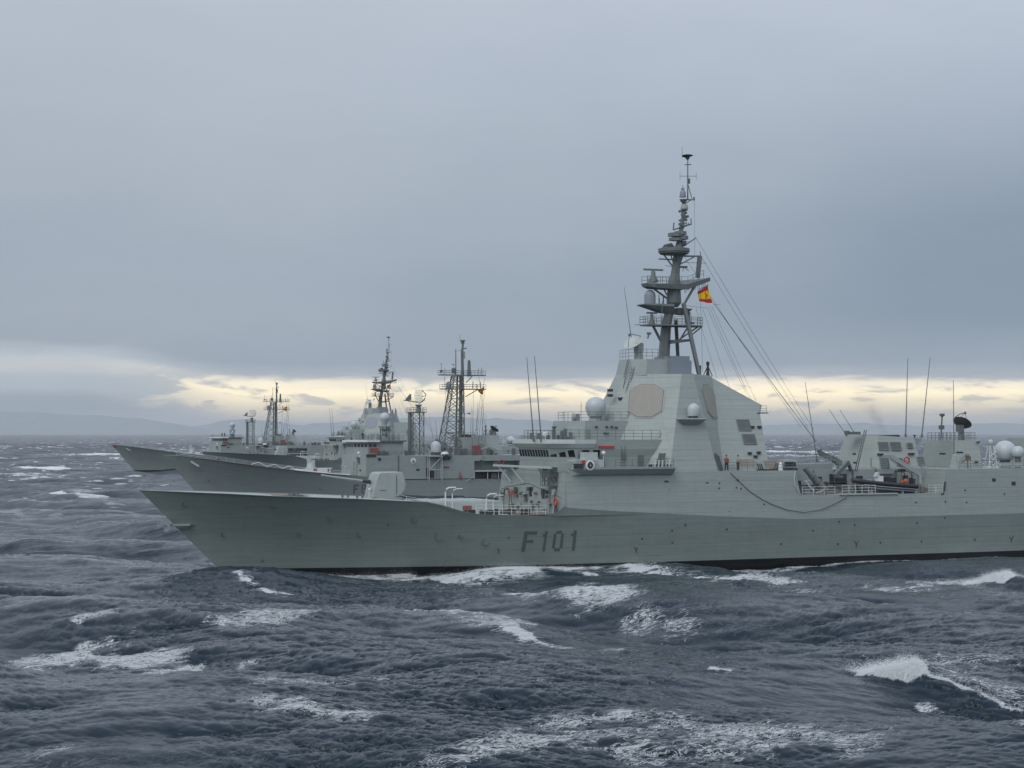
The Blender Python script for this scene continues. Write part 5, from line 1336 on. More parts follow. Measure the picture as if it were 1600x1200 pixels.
    MB().lathe(c, [(.15, -.38), (.85, -.16), (1.2, .18), (1.17, .22), (.7, -.06), (0, -.2)], 28, axd).build('director_dish', M['dark'], dblk, smooth=50)
    fe = q(1508, 645, .5); MB().tube([q(1492, 652, .5), q(1500, 647, .5), fe], .06).tube([fe, q(1511, 660, .5)], .03).tube([fe, q(1498, 655, .5)], .03).ball(fe, .17, 10, 8).build('dish_feed', M['mast'], dblk)
    p = q(1470, 686, 2.5); zt_ = q(1471, 650, 2.5).z; MB().tube([(p.x, p.y, dz1), (p.x + .2, p.y, zt_)], .09, 8).lathe((p.x + .2, p.y, zt_ - .1), [(.1, 0), (.32, .15), (.34, .35), (.2, .42)], 14).cbox((p.x + .1, p.y, zt_ - 1.4), (.5, .5, .5)).build('satellite_aerial', M['mid'], dblk)
    for (px, py) in ((1470, 709), (1474, 709), (1497, 707), (1502, 707), (1522, 722), (1532, 691)):
        p = q(px, py, 4.6); MB().cbox((p.x, -(5.2 - (p.z - 10.5) * .35) - .12, p.z), (.3, .3, .22)).build('floodlight', M['dark'], dblk)
    p = q(1512, 735, 6.8); MB().tube([(p.x, p.y, 10.5), q(1512, 714, 6.8)], .09).tube([q(1512, 714, 6.8), q(1503, 723, 6.8)], .08).ball(q(1511, 712, 6.8), .28, 10, 8).cbox(q(1513, 716, 6.8), (.5, .4, .5)).build('machine_gun_mount', M['brown'], root)
    # ================= satellite domes aft
    for (px, py, r_, port, pb) in ((1570.5, 706, 1.42, 3.0, 718), (1590.5, 707, .80, 5.4, 715)):
        c = q(px, py, port)
        pd = MB().lathe((c.x, c.y, 10.5), [(r_ * .5, 0), (r_ * .45, c.z - 10.5 - r_ * .72), (r_ * .8, c.z - 10.5 - r_ * .62)], 16).build('dome_pedestal', M['mid'], root, smooth=40)
        MB().ball(c, r_, 32, 16, 1.0, -.68).build('radome', M['dome'], pd, smooth=60)
    c = q(1548, 690, 4.0); MB().lathe((c.x, c.y, c.z - .1), [(.16, -.35), (.3, -.2), (.31, .1), (.22, .3), (0, .38)], 14).build('small_radome', M['dome'], root, smooth=60)
    mb = MB(); b0 = Vector((c.x, c.y, 10.5))
    for sx, sy in ((-.6, -.5), (.6, -.5), (-.6, .5), (.6, .5)): mb.tube([b0 + Vector((sx * 1.1, sy, 0)), (c.x + sx * .4, c.y + sy * .4, c.z - .5)], .06)
    for k in range(3):
        z_ = 10.5 + .7 * k; mb.tube([(c.x - .6, c.y - .5, z_), (c.x + .55, c.y - .4, z_ + .7)], .04).tube([(c.x + .6, c.y - .5, z_), (c.x - .55, c.y - .4, z_ + .7)], .04)
    mb.build('lattice_stand', M['white'], root)
    MB().box(q(1562, 735, 7.5).x, 118, -8.0, -7.4, 10.75, 11.25).build('rolled_net', M['pale'], root)
    MB().rail([(97, -8.5, 10.55), (127, -8.5, 10.55)], 1.0, 1.6).rail([(96, 8.5, 10.55), (127, 8.5, 10.55)], 1.0, 2.0).runs('guard_rail', M['mid'], upper)
    MB().box(116, 127.5, -6.5, 6.5, 10.5, 14.2).build('hangar', M['side'], root)
    # ================= front wall gear below the bridge
    fw = MB()
    zb_ = q(820, 729, 0).z
    fw.box(43.2, 43.45, -7.6, 8.6, zb_ - .12, zb_ + .12)
    for t_ in (7.2, 3.6): fw.beam((43.3, t_, zb_), (44.3, t_ - 1.6, zb_ - 1.9), .14, .18)
    for t_ in (-4.2, -7.0): fw.beam((43.3, t_, zb_), (44.3, t_ + .5, zb_ - 1.6), .14, .18)
    fw.box(43.3, 44.6, 4.5, 7.5, zb_ - .05, zb_ + .03)
    fw.build('catwalk_beam', M['pale'], upper)
    bx = MB().box(43.3, 44.5, -7.2, -4.7, 9.0, 9.1); bx.rail([(44.3, -7.1, 9.1), (43.35, -7.1, 9.1), (43.35, -4.8, 9.1), (44.3, -4.8, 9.1)], 2.0, .5, .03, 4); bx.box(43.4, 44.3, -7.0, -5.0, 10.0, 11.1)
    bx.build('service_platform', M['mid'], upper)
    mb = MB(); wx = lambda z: 44.0 + (z - 5.5) * .1 - .03
    pk = Vector((wx(9.1), .8, 9.15)); mb.tube([(wx(8.6), 7.6, 8.55), pk, (wx(7.8), -8.8, 7.75)], .05).build('wall_moulding', M['mid'], upper)
    for t_, z_, w_, h_ in ((-.2, 7.9, .75, 1.75), (-3.6, 7.75, .75, 1.8)):
        MB().box(wx(z_ + 1) - .14, wx(z_) + .2, -(-t_) - w_ / 2, -(-t_) + w_ / 2, z_ - h_ / 2, z_ + h_ / 2).build('doorway', M['dark'], upper)
    rn = random.Random(33); mb = MB(); mb2 = MB()
    for k in range(44):
        t_ = rn.uniform(-8.0, 8.0); z_ = rn.uniform(6.2, 8.6); h_ = rn.uniform(.12, .8); (mb if k % 3 else mb2).cbox((43.93 + rn.uniform(-.1, .12), t_, z_), (.3, rn.uniform(.08, .4), h_))
    for t_ in (6.8, 5.2, 4.5, -6.2, -7.4): mb.tube([(43.8, t_, 6.1), (43.85, t_, 8.4)], .05)
    mb.each('wall_fitting', M['mid'], upper); mb2.each('wall_fitting', M['pale'], upper)
    for t_ in (5.9, 4.7):
        MB().ring((43.85, t_ - .6, 8.0), .22, .06, (1, 0, 0), 14, 6).tube([(43.85, t_ - .82, 8.0), (43.85, t_ - .8, 7.3)], .05).build('fire_hose', M['red'], upper)
    # hanging hawser along the side
    hw_ = MB(); A_, B_ = q(1143, 738, 8.9), q(1322, 778, 9.25); pts = []
    for (px, py) in ((1143, 739), (1154, 750), (1172, 768), (1190, 780), (1208, 789), (1230, 797), (1255, 800.5), (1280, 797), (1300, 789), (1323, 777)):
        p = q(px, py, 9.1); pts.append((p.x, -(wall_y(p.z) + .09), p.z))
    hw_.tube(pts, .032, 6); hw_.ball(pts[1], .12, 8, 6).build('hawser', M['dark'], upper)
    return root

def copy_tree(o, parent=None, skip=()):
    c = o.copy(); C.objects.link(c)
    if parent: c.parent = parent
    for ch in [x for x in o.children]:
        if ch.name.split('.')[0] in skip: continue
        copy_tree(ch, c, skip)
    return c

# ================================================================ the older lattice-masted frigate (two of them)
SHEER_B = [(0, 10.35), (3, 10.25), (8, 9.6), (14, 8.75), (20, 7.9), (27, 7.05), (34, 6.35), (42, 5.7), (50, 5.25), (60, 5.0), (90, 5.0), (138, 5.3)]
BD_B = [(0, 0.06), (3, 1.7), (8, 3.4), (14, 4.7), (22, 5.9), (32, 6.6), (45, 6.85), (110, 6.85), (138, 5.9)]
BW_B = [(0, 0.02), (5, .7), (12, 1.7), (22, 3.3), (34, 5.0), (48, 6.3), (60, 6.6), (100, 6.6), (138, 5.4)]

def lattice(mb, base, top, n, rl, rb, corners=4):
    """four legged lattice tower: base and top are lists of corner points"""
    base = [Vector(p) for p in base]; top = [Vector(p) for p in top]
    for a, b in zip(base, top): mb.tube([a, b], rl, 6)
    for k in range(n):
        z0, z1 = k / n, (k + 1) / n
        for i in range(len(base)):
            j = (i + 1) % len(base)
            A0, A1, B0, B1 = base[i].lerp(top[i], z0), base[i].lerp(top[i], z1), base[j].lerp(top[j], z0), base[j].lerp(top[j], z1)
            mb.tube([A0, B1], rb, 5).tube([B0, A1], rb, 5).tube([A1, B1], rb, 5)

def make_lattice_frigate():
    q = BB.at
    root = empty('frigate')
    yb = lambda x, z: hull_y(x, z, SHEER_B, BD_B, BW_B, 48.0, 0.86)
    hull = make_hull(root, SHEER_B, BD_B, BW_B, 137.5, 48.0, 0.86, M['hull_old'])
    # number on the bow
    for ch, pl_, pr_ in (('F', 551.5, 559), ('8', 563.5, 570.5)):
        a, b_ = q(pl_, 763, 5.6).x, q(pr_, 763, 5.6).x
        zt, zb = q(560, 757, 5.8).z, q(560, 771, 5.4).z
        number_mesh(ch, a, zb, b_ - a, zt - zb, 0, yb, M['number'], hull, 'hull_number')
    for (px, py) in ((332, 751), (373, 734), (499, 763), (552, 757)):
        p = q(px, py, 4.5); yv = yb(p.x, p.z); MB().ring((p.x, -yv, p.z), .2, .05, (0, -1, 0), 12, 5).build('hull_eye', M['mid'], hull)
    # bow bulwark rail, bright canvas and red gear along the edge
    rl = MB()
    for sg in (-1, 1):
        rl.rail([(s, sg * (interp(BD_B, s) - .1), interp(SHEER_B, s)) for s in (3, 8, 14, 20, 27, 34, 40)], .8, 2.0, .03, 2)
    rl.runs('guard_rail', M['pale'], hull)
    tp = MB()
    for k in range(6):
        s = 17 + k * 1.6; z = interp(SHEER_B, s); yv = -(interp(BD_B, s) - .1); s1 = s + 1.6; z1 = interp(SHEER_B, s1); y1 = -(interp(BD_B, s1) - .1)
        tp.tube([(s, yv, z + (.75 if k % 2 else .1)), (s1, y1, z1 + (.1 if k % 2 else .75))], .09, 6)
    tp.build('rail_tape', M['white'], hull)
    MB().tube([(s, -(interp(BD_B, s) + .02), interp(SHEER_B, s) + .06) for s in (26, 28, 30, 32, 34, 36, 38)], .13, 8).build('edge_coaming', M['white'], hull)
    for (px, py, w_) in ((341, 722.5, .6), (391, 725.5, 1.0)):
        p = q(px, py, 3.2); z = interp(SHEER_B, p.x); MB().box(p.x - w_, p.x + w_, p.y - .3, p.y + .3, z, z + .42).build('gear_locker', M['dullred'], root)
    p = q(303, 724, 2.2); MB().beam((p.x - .7, -2.6, p.z + .4), (p.x + .9, -2.75, p.z - .6), .15, .4).build('anchor', M['pale'], hull)
    # forward launcher deckhouse and its white round edge
    MB().lathe((29.5, 0, 6.3), [(3.4, 0), (3.4, .9), (2.8, 1.0)], 28).build('launcher_ring', M['pale'], root)
    ln = MB(); p0_ = q(486, 728, 0)
    ln.lathe((p0_.x, 0, 7.0), [(1.1, 0), (.9, 1.0), (.8, 1.6)], 16); ln.beam((p0_.x - .3, 0, 8.2), q(482, 712, 0), .55, .9); ln.cbox(q(486, 722, 0), (1.4, 1.2, .9))
    ln.build('missile_launcher', M['pale'], root)
    lk = MB(); a0, a1 = q(478, 735, 3.5), q(519, 735, 3.5); lk.box(a0.x, a1.x, -3.7, -3.2, interp(SHEER_B, a0.x) - .2, q(500, 731, 3.5).z); lkk = lk.build('breakwater', M['white'], root)
    for px in (491, 494, 513, 518): p = q(px, 734.5, 3.7); MB().cbox((p.x, -3.75, p.z), (.35, .12, .6)).build('hose_box', M['dullred'], lkk)
    for (px, pt) in ((535, 728), (540, 729)): pass
    mb = MB()
    for off in (0, .6):
        b0 = q(540, 746, 4.0); zt = q(537, 728, 4.0).z - off * .3; mb.tube([(b0.x + off, b0.y, b0.z - .5), (b0.x + off, b0.y, zt - .3), (b0.x - .3 + off, b0.y, zt), (b0.x - 1.1 + off, b0.y, zt - .02)], .09, 6)
    mb.build('davit', M['pale'], root)
    # ---- superstructure box
    x0 = q(548, 745, 3.5).x; xc = q(570, 745, 5.8).x; ztop = q(700, 711.5, 6.5).z; zlow = 5.0
    x1 = 118.0
    ring = lambda z, k=0.0: [(x0 + k, -3.2, z), (xc + k, -6.55, z), (x1, -6.55, z), (x1, 6.55, z), (xc + k, 6.55, z), (x0 + k, 3.2, z)]
    # port side with the boat bay left open
    bx0, bx1 = q(741, 752, 6.5).x, q(812, 752, 6.5).x; by0, by1 = q(770, 752, 6.5).z, q(770, 727, 6.5).z
    sup = MB().loft([[(x0, -3.2, zlow), (xc, -6.55, zlow), (bx0, -6.55, zlow), (bx0, 6.55, zlow), (xc, 6.55, zlow), (x0, 3.2, zlow)],
                     [(x0 + .2, -3.2, ztop), (xc + .1, -6.5, ztop), (bx0, -6.5, ztop), (bx0, 6.5, ztop), (xc + .1, 6.5, ztop), (x0 + .2, 3.2, ztop)]])
    sup.box(bx0 + .003, bx1, -3.9, 6.5, zlow, ztop - .003).box(bx0 + .003, bx1, -6.5, -3.903, by1 + 1.0, ztop - .003)
    sup.box(bx1 + .003, x1, -6.5, 6.5, zlow, ztop)
    sp = sup.build('superstructure', M['side'], root)
    seam = MB()
    for px in (666, 682, 755): p = q(px, 730, 6.52); seam.box(p.x - .03, p.x + .03, -6.58, -6.5, zlow + .2, ztop - .1)
    p = q(622.5, 730, 6.52); seam.box(p.x - .12, p.x + .12, -6.62, -6.4, zlow + .2, ztop + .05)
    seam.each('panel_seam', M['mid'], sp)
    MB().box(xc + 4, bx0 - .2, -6.9, -6.56, 5.0, 5.12).build('deck_edge', M['dark'], sp)
    for (px, py, w_, h_) in ((580, 712, 1.1, .28), (593, 717.5, .34, .3), (653, 734, .35, .2), (669, 738, .5, .9), (675, 741, .5, .8), (752, 720, .2, .2), (563, 735, .15, .2)):
        p = q(px, py, 6.55); MB().box(p.x - w_, p.x + w_, -6.6, -6.4, p.z - h_, p.z + h_).build('scuttle', M['dark'], sp)
    p = q(646, 720, 6.6); MB().lathe((p.x, -6.5, p.z), [(0, 0), (.62, 0), (.62, .08), (0, .08)], 24, (0, -1, 0)).build('crest_disc', M['white'], sp)
    MB().ball((p.x, -6.6, p.z - .1), .26, 12, 6).build('crest_centre', M['mid'], sp)
    p = q(698, 730, 6.6); MB().box(p.x - .6, p.x + .6, -6.6, -6.5, p.z - .18, p.z + .18).build('red_plate', M['dullred'], sp)
    p = q(719, 747, 6.7); MB().lathe((p.x, -6.75, 5.05), [(.35, 0), (.32, .5), (.12, 1.1), (.05, 1.5)], 10).build('red_cover', M['dullred'], sp)
    a0, a1 = q(578, 705, 6.5), q(591, 705, 6.5); MB().box(a0.x, a1.x, -6.75, -6.55, q(580, 708, 6.5).z, q(580, 700, 6.5).z).build('red_screen', M['dullred'], sp)
    # rounded forward face ribs and lamp
    mb = MB()
    for px in (553, 558, 562): p = q(px, 735, 4.6); mb.tube([(p.x - .1, p.y, 5.4), (p.x, p.y, 9.0)], .06)
    mb.each('pipe_run', M['mid'], sp)
    p = q(560.5, 708, 5.0); MB().ball(p, .34, 14, 10).tube([p, p + Vector((.5, 0, -1.2))], .25).build('floodlight', M['white'], sp, smooth=50)
    p = q(561, 719, 5.2); MB().loft([[(p.x - .5, p.y, p.z + .6), (p.x + .5, p.y, p.z + .6), (p.x + .5, p.y + .6, p.z + .6), (p.x - .5, p.y + .6, p.z + .6)], [(p.x + .1, p.y, p.z - .9), (p.x + .3, p.y, p.z - .9), (p.x + .3, p.y + .3, p.z - .9), (p.x + .1, p.y + .3, p.z - .9)]]).build('lamp_bracket', M['mid'], sp)
    # ---- bridge
    b0_, bc, b2 = q(552, 700, 2.5).x, q(575, 700, 5.6).x, q(628, 700, 4.5).x
    zbt = q(575, 688.5, 4).z
    plan = [(b0_, 2.6), (bc, 5.4), (b2, 5.4), (b2, -5.4), (bc, -5.4), (b0_, -2.6)]
    br = MB().loft([[(x, -t, ztop) for x, t in plan], [(x, -t, zbt - .25) for x, t in plan]])
    bridge = br.build('bridge', M['grey'], root)
    plan2 = [(b0_ - .8, 2.8), (bc - .5, 6.2), (bc + 2.5, 6.2), (bc + 2.5, -6.2), (bc - .5, -6.2), (b0_ - .8, -2.8)]
    MB().loft([[(x, -t, zbt - .3) for x, t in plan2], [(x, -t, zbt + .12) for x, t in plan2]]).build('bridge_roof', M['white'], bridge)
    MB().box(bc + 2.5, b2 + .6, -5.8, 5.8, zbt - .28, zbt + .05).build('after_roof', M['mid'], bridge)
    wz0, wz1 = q(570, 698.5, 4.5).z, q(570, 693.5, 4.5).z
    def win(x, t, ux, ut, w_):
        u_ = Vector((ux, -ut, 0)).normalized(); n_ = u_.cross(Vector((0, 0, 1))); 
        if n_.x > 0 and abs(ut) > .3: n_ = -n_
        if n_.y * -t < 0 and abs(ut) < .3: n_ = -n_
        c = Vector((x, -t, 0)); v8 = [c + u_ * a + n_ * .04 + Vector((0, 0, z)) for a, z in ((-w_ / 2, wz0), (w_ / 2, wz0), (w_ / 2, wz1), (-w_ / 2, wz1))]
        MB().loft([v8, [p - n_ * .06 for p in v8]]).build('window', M['glass'], bridge)
    for k in range(5): win(b0_, -2.0 + k * 1.0, 0, 1, .6)
    for k in range(4):
        f_ = (k + .5) / 4
        for sg in (-1, 1): win(b0_ + (bc - b0_) * f_, sg * (2.6 + 2.8 * f_), bc - b0_, sg * 2.8, .62)
    for k in range(2): win(bc + .6 + k * 1.0, 5.4, 1, 0, .7)
    MB().rail([(b0_ - .4, 2.4, zbt + .1), (b0_ - .4, -2.4, zbt + .1), (bc, -5.6, zbt + .1), (b2, -5.5, zbt + .05)], 1.0, 1.0, .03).runs('guard_rail', M['mid'], bridge)
    mb = MB(); rn = random.Random(41)
    for k in range(26):
        x = rn.uniform(b0_ + .5, b2); h_ = rn.uniform(.5, 1.8); mb.cbox((x, -rn.uniform(-4.5, 5), zbt + h_ / 2), (rn.uniform(.15, .7), rn.uniform(.2, .8), h_))
    mb.each('roof_gear', M['grey'], bridge)
    MB().rail([(bc + 3, -6.3, ztop), (b2 + 18, -6.3, ztop)], 1.0, 1.4, .035).rail([(b2 + 20, -6.3, ztop), (x1 - 20, -6.3, ztop)], 1.0, 2.0, .03).runs('guard_rail', M['mid'], sp)
    mb = MB()
    for k in range(14):
        x = rn.uniform(bc + 2, b2 + 4); mb.cbox((x, -rn.uniform(4.2, 6.0), ztop + .5), (rn.uniform(.2, .6), .4, rn.uniform(.5, 1.3)))
    mb.each('deck_gear', M['mid'], root)
    # ---- egg radome on its stand above the bridge
    c = q(601, 652.5, 1.5); zb = q(601, 688, 1.5).z; z2 = q(601, 667, 1.5).z
    st = MB()
    for sx in (-.75, .75):
        for sy in (-.75, .75): st.tube([(c.x + sx, c.y + sy, zb), (c.x + sx, c.y + sy, z2)], .1)
    st.cbox((c.x, c.y, z2), (2.2, 2.2, .18)).tube([(c.x - .75, c.y - .75, zb), (c.x + .75, c.y - .75, z2)], .06).tube([(c.x + .75, c.y - .75, zb), (c.x - .75, c.y - .75, z2)], .06).cbox((c.x, c.y, zb + .7), (1.0, 1.0, 1.3))
    pd = st.build('radome_stand', M['mid'], root)
    MB().lathe(c, [(.5, z2 - c.z), (.62, -1.1), (1.0, -.62), (1.12, -.1), (1.12, .02), (1.1, .08), (1.08, .3), (.85, .72), (.5, 1.0), (0, 1.1)], 28).build('radome', M['dome'], pd, smooth=60)
    # ---- air search radar tower
    tx0, tx1 = q(643, 700, 1.2).x, q(658, 700, 1.2).x; zt = q(650, 645, 0).z; hx = .95
    cx_ = q(650.5, 670, 0).x
    lt = MB()
    base = [(cx_ - 1.25, -1.35, ztop), (cx_ + 1.25, -1.35, ztop), (cx_ + 1.25, 1.35, ztop), (cx_ - 1.25, 1.35, ztop)]
    lattice(lt, base, [(x, y, zt) for x, y, _ in base], 4, .11, .05)
    lt.box(cx_ - 1.5, cx_ - 1.1, -.2, 1.2, ztop, zt)
    tower = lt.build('lattice_tower', M['mast'], root)
    MB().box(cx_ - 1.7, cx_ + 1.7, -1.7, 1.7, zt, zt + .2).rail([(cx_ - 1.7, -1.7, zt + .2), (cx_ + 1.7, -1.7, zt + .2), (cx_ + 1.7, 1.7, zt + .2), (cx_ - 1.7, 1.7, zt + .2)], .9, .8, .03, 2, True).build('platform', M['mast'], tower)
    c = q(654, 628, 0)
    MB().lathe((c.x, 0, zt + .2), [(.6, 0), (.5, .7), (.42, 1.3)], 14).cbox((c.x, 0, zt + 1.6), (1.0, 1.2, .4)).build('turntable', M['mast'], tower)
    ant = MB(); zc = q(650, 618, 0).z
    n_ = 7
    for k in range(n_):             # curved reflector seen as bright bars
        y_ = -1.9 + 3.8 * k / (n_ - 1); bow_ = .5 * (1 - (y_ / 1.9) ** 2)
        x_ = c.x - 1.25 + 2.5 * k / (n_ - 1)
        ant.tube([(x_ + .25, y_ * .62, zc - 1.35), (x_ + .0 + bow_ * .2, y_ * .62, zc - .7), (x_ - .05, y_ * .62, zc), (x_, y_ * .62, zc + .7), (x_ + .25, y_ * .62, zc + 1.25)], .06, 5)
    for zz_ in (-1.3, -.65, 0, .6, 1.2):
        ant.tube([(c.x - 1.25, -1.15, zc + zz_), (c.x + .1, .1, zc + zz_), (c.x + 1.3, 1.15, zc + zz_)], .035, 5)
    refl = ant.build('reflector', M['white'], tower)
    MB().tube([(c.x + 1.1, .9, zc - 1.3), (c.x + 1.7, .6, zc - .6), (c.x + 1.9, .5, zc + .2), (c.x + 1.2, .9, zc + 1.2)], .1).tube([(c.x + 1.2, .9, zc - .2), (c.x + 1.9, .5, zc)], .08).tube([(c.x + .2, .2, zc - 1.7), (c.x + 1.6, .6, zc - .9)], .12).build('reflector_back', M['mast'], refl)
    a0, a1 = q(634, 623, 0), q(641.5, 620, 0)
    MB().loft([[(a0.x, -.2, a0.z - .35), (a0.x, .2, a0.z - .35), (a0.x, .2, a0.z), (a0.x, -.2, a0.z)], [(a1.x, -.45, a1.z - .75), (a1.x, .45, a1.z - .75), (a1.x, .45, a1.z + .65), (a1.x, -.45, a1.z + .65)]]).beam((a0.x - .5, 0, a0.z - .3), (c.x, 0, zc - 1.5), .25, .2).build('feed_horn', M['mast'], tower)
    # ---- big satellite dome
    c = q(681, 697, 3.2); MB().lathe((c.x, c.y, c.z), [(1.1, -1.9), (1.1, -1.3)], 16).build('dome_base', M['dark'], root)
    MB().lathe(c, [(1.12, -1.35), (1.14, -.2), (1.1, .2), (.95, .6), (.7, .88), (.35, 1.05), (0, 1.1)], 28).build('radome', M['dome'], root, smooth=60)
    # lattice platform on the ship's side
    a0, a1 = q(670, 751, 7.3), q(690, 751, 7.3); zt2 = q(680, 713.5, 7.3).z; fr = MB()
    for x in (a0.x, a1.x):
        for y in (-7.6, -6.7): fr.tube([(x, y, a0.z), (x, y, zt2)], .09)
    zm = q(680, 734, 7.3).z
    fr.tube([(a0.x, -7.6, zm), (a1.x, -7.6, zm)], .08).tube([(a0.x, -7.6, zm), (a1.x, -7.6, zt2)], .08).box(a0.x - .2, a1.x + .2, -7.8, -6.6, zt2, zt2 + .12)
    fr.build('side_frame', M['pale'], sp)
    c = q(696, 708, 6.6); mb = MB()
    for k in range(6): mb.lathe((c.x - .7 + k * .28, -6.9, c.z - 1.4), [(.12, 0), (.15, .8), (.1, 1.1)], 6, (.3 * (k - 2.5), -.3, 1))
    mb.build('decoy_launcher', M['dark'], sp); MB().lathe((c.x - .2, -6.7, c.z - .2), [(.9, 0), (.8, .3), (.2, .5)], 14).build('launcher_cap', M['white'], sp)
    # ---- main lattice mast
    zm1 = q(718, 608, 0).z; zm2 = q(722, 588, 0).z
    f0, f1, r0_, r1 = q(691, 709, 1.8), q(710, 590, .9), q(726, 711, 1.8), q(724, 590, .9)
    base = [(f0.x, -1.9, ztop), (r0_.x, -1.9, ztop), (r0_.x, 1.9, ztop), (f0.x, 1.9, ztop)]
    top = [(f1.x, -.9, zm2), (r1.x, -.9, zm2), (r1.x, .9, zm2), (f1.x, .9, zm2)]
    ms = MB(); lattice(ms, base, top, 7, .15, .07)
    ms.tube([(r0_.x - .3, 0, ztop), (r1.x - .2, 0, zm2)], .42, 8).tube([(r0_.x - 1.2, .5, ztop), (r1.x - .9, .4, zm2)], .2, 8)
    mast = ms.build('lattice_mast', M['mast'], root)
    def yardp(pl_, pr_, py, w_=.8, braces=()):
        a, b_ = q(pl_, py, 0), q(pr_, py + .6, 0); mb = MB()
        mb.box(a.x, b_.x, -w_, w_, a.z - .14, a.z + .08).rail([(a.x, -w_, a.z + .08), (b_.x, -w_, a.z + .08), (b_.x, w_, a.z + .08), (a.x, w_, a.z + .08)], .9, 1.3, .03, 2, True)
        for p_, r_ in braces: mb.beam(q(*p_), q(*r_), .14, .16)
        return mb.build('mast_platform', M['mast'], mast)
    yardp(686.5, 757, 585.5, .85, (((705, 588, .5), (713, 594, .5)), ((738, 588, .5), (728, 598, .5))))
    yardp(689, 757, 607.5, .9, (((697, 609, .5), (709, 620, .7)), ((746, 609, .5), (727, 620, .7))))
    MB().tube([q(723, 588, 0), q(722, 552, 0), q(723.5, 534, 0)], .36, 10, .2).tube([q(723, 537, 0), q(723, 533, 0)], .4).lathe(q(723, 532.5, 0), [(.25, -.5), (.3, -.1), (.62, 0), (.62, .12), (0, .15)], 14).tube([q(719, 533, 0), q(718.5, 522, 0)], .04).beam(q(716, 548, 0), q(722, 547, 0), .1, .1).beam(q(724, 545, 0), q(729, 544, 0), .15, .25).build('topmast', M['mast'], mast)
    MB().cbox(q(724.5, 555, 0) + Vector((0, -.35, 0)), (.35, .1, 1.6)).build('yellow_panel', M['tancloth'], mast)
    mb = MB(); mb.tube([q(712.2, 586, 0), q(712.2, 553, 0), q(712.2, 544, 0)], .14, 6, .05).tube([q(710, 549, 0), q(714, 549, 0)], .05)
    mb.loft([[(q(730.5, 586, 0).x, -.35, zm2), (q(735.5, 586, 0).x, -.35, zm2), (q(735.5, 586, 0).x, .35, zm2), (q(730.5, 586, 0).x, .35, zm2)], [(q(731.5, 564, 0).x, -.2, q(733, 563, 0).z), (q(734.5, 564, 0).x, -.2, q(733, 563, 0).z), (q(734.5, 564, 0).x, .2, q(733, 563, 0).z), (q(731.5, 564, 0).x, .2, q(733, 563, 0).z)]])
    mb.cbox(q(709, 579.5, 0), (.8, .8, 1.2)).cbox(q(689.5, 580, 0), (.5, .4, .4)).tube([q(689.5, 583, 0), q(689.5, 568, 0)], .05).tube([q(687, 568, 0), q(690, 569, 0)], .06).tube([q(709, 576, 0), q(709, 570, 0)], .05).cbox(q(708, 569.5, 0), (.5, .2, .15))
    for px, a, b_ in ((747.5, 586, 575), (752.5, 586, 574), (695, 586, 575), (739, 607, 596), (751, 607, 597), (745, 607, 600)): mb.tube([q(px, a, 0), q(px, b_, 0)], .09 if a > 600 else .05)
    mb.build('mast_aerial', M['mast'], mast)
    c = q(701, 607, 0); MB().lathe((c.x, 0, c.z), [(.62, 0), (.64, .9), (.56, 1.2), (.35, 1.45), (0, 1.55)], 20).build('radome', M['bluegrey'], mast, smooth=60)
    mb = MB()
    for a_, b_ in (((757, 590, 0), (747, 700, 4)), ((757, 609, 0), (752, 700, 4)), ((752, 612, 0), (741, 690, 2)), ((740, 608, 0), (738, 700, 5)), ((694, 590, 0), (694, 606, 0)), ((695, 588, -.6), (697, 640, -3)), ((748, 588, -.5), (763, 706, -3))): mb.tube([q(*a_), q(*b_)], .03, 4)
    mb.build('halyard', M['dark'], mast)
    mb = MB(); mb.beam(q(704, 705, 2), q(728, 695, 2), .25, .25).box(q(700, 706, 3).x, q(718, 706, 3).x, -4, -2.5, ztop, ztop + .15).tube([q(730, 646, 0), q(733, 646, 0)], .08).beam(q(724, 647, .5), q(733, 646.5, .5), .07, .07).cbox(q(733.5, 646, .5), (.3, .3, .4)); mb.build('mast_stay', M['mid'], mast)
    # ---- whips
    for b_, t_ in (((683, 687, 0), (680.5, 656, 0)), ((739, 680, 3), (739, 640, 3)), ((744, 673, 3), (747, 628, 3)), ((755, 680, 3), (752, 636, 3)), ):
        whip(root, q(*b_), q(*t_), .07)
    # ---- midships: funnel block, director, crane, gear
    fb = MB(); a0, a1 = q(722, 700, 2), q(743, 700, 2); fb.box(a0.x, a1.x, -3.0, 3.0, ztop - .002, q(720, 683, 2).z); fk = fb.build('funnel', M['grey'], root)
    MB().box(a0.x + 1, a1.x - 1, -2.2, 2.2, q(720, 683, 2).z, q(720, 683, 2).z + .5).build('exhaust_trunk', M['dark'], fk)
    MB().rail([(a1.x - 3, -3.3, q(720, 683, 2).z), (a1.x, -3.3, q(720, 683, 2).z)], 1, .8).runs('guard_rail', M['mid'], fk)
    a0, a1 = q(737, 706, 4.5), q(748, 696, 4.5); MB().box(a0.x, a1.x, -5.5, -4.5, ztop, a1.z).build('orange_cabinet', M['dullred'], root)
    a0, a1 = q(760, 706, 3.5), q(781, 706, 3.5); zt3 = q(770, 680, 3).z
    dh = MB().loft([[(a0.x, -3.5, ztop), (a1.x + 1, -3.5, ztop), (a1.x + 1, 3.5, ztop), (a0.x, 3.5, ztop)], [(a0.x + .4, -2.6, zt3), (a1.x - .5, -2.6, zt3), (a1.x - .5, 2.6, zt3), (a0.x + .4, 2.6, zt3)]]).build('director_house', M['grey'], root)
    MB().rail([(a0.x + .5, -2.5, zt3), (a1.x - .6, -2.5, zt3)], .9, .8).runs('guard_rail', M['mid'], dh)
    c = q(771, 670, .5); MB().lathe((c.x - .3, 0, zt3), [(.5, 0), (.45, 1.0), (.3, 1.4)], 12).build('director_mount', M['mid'], dh)
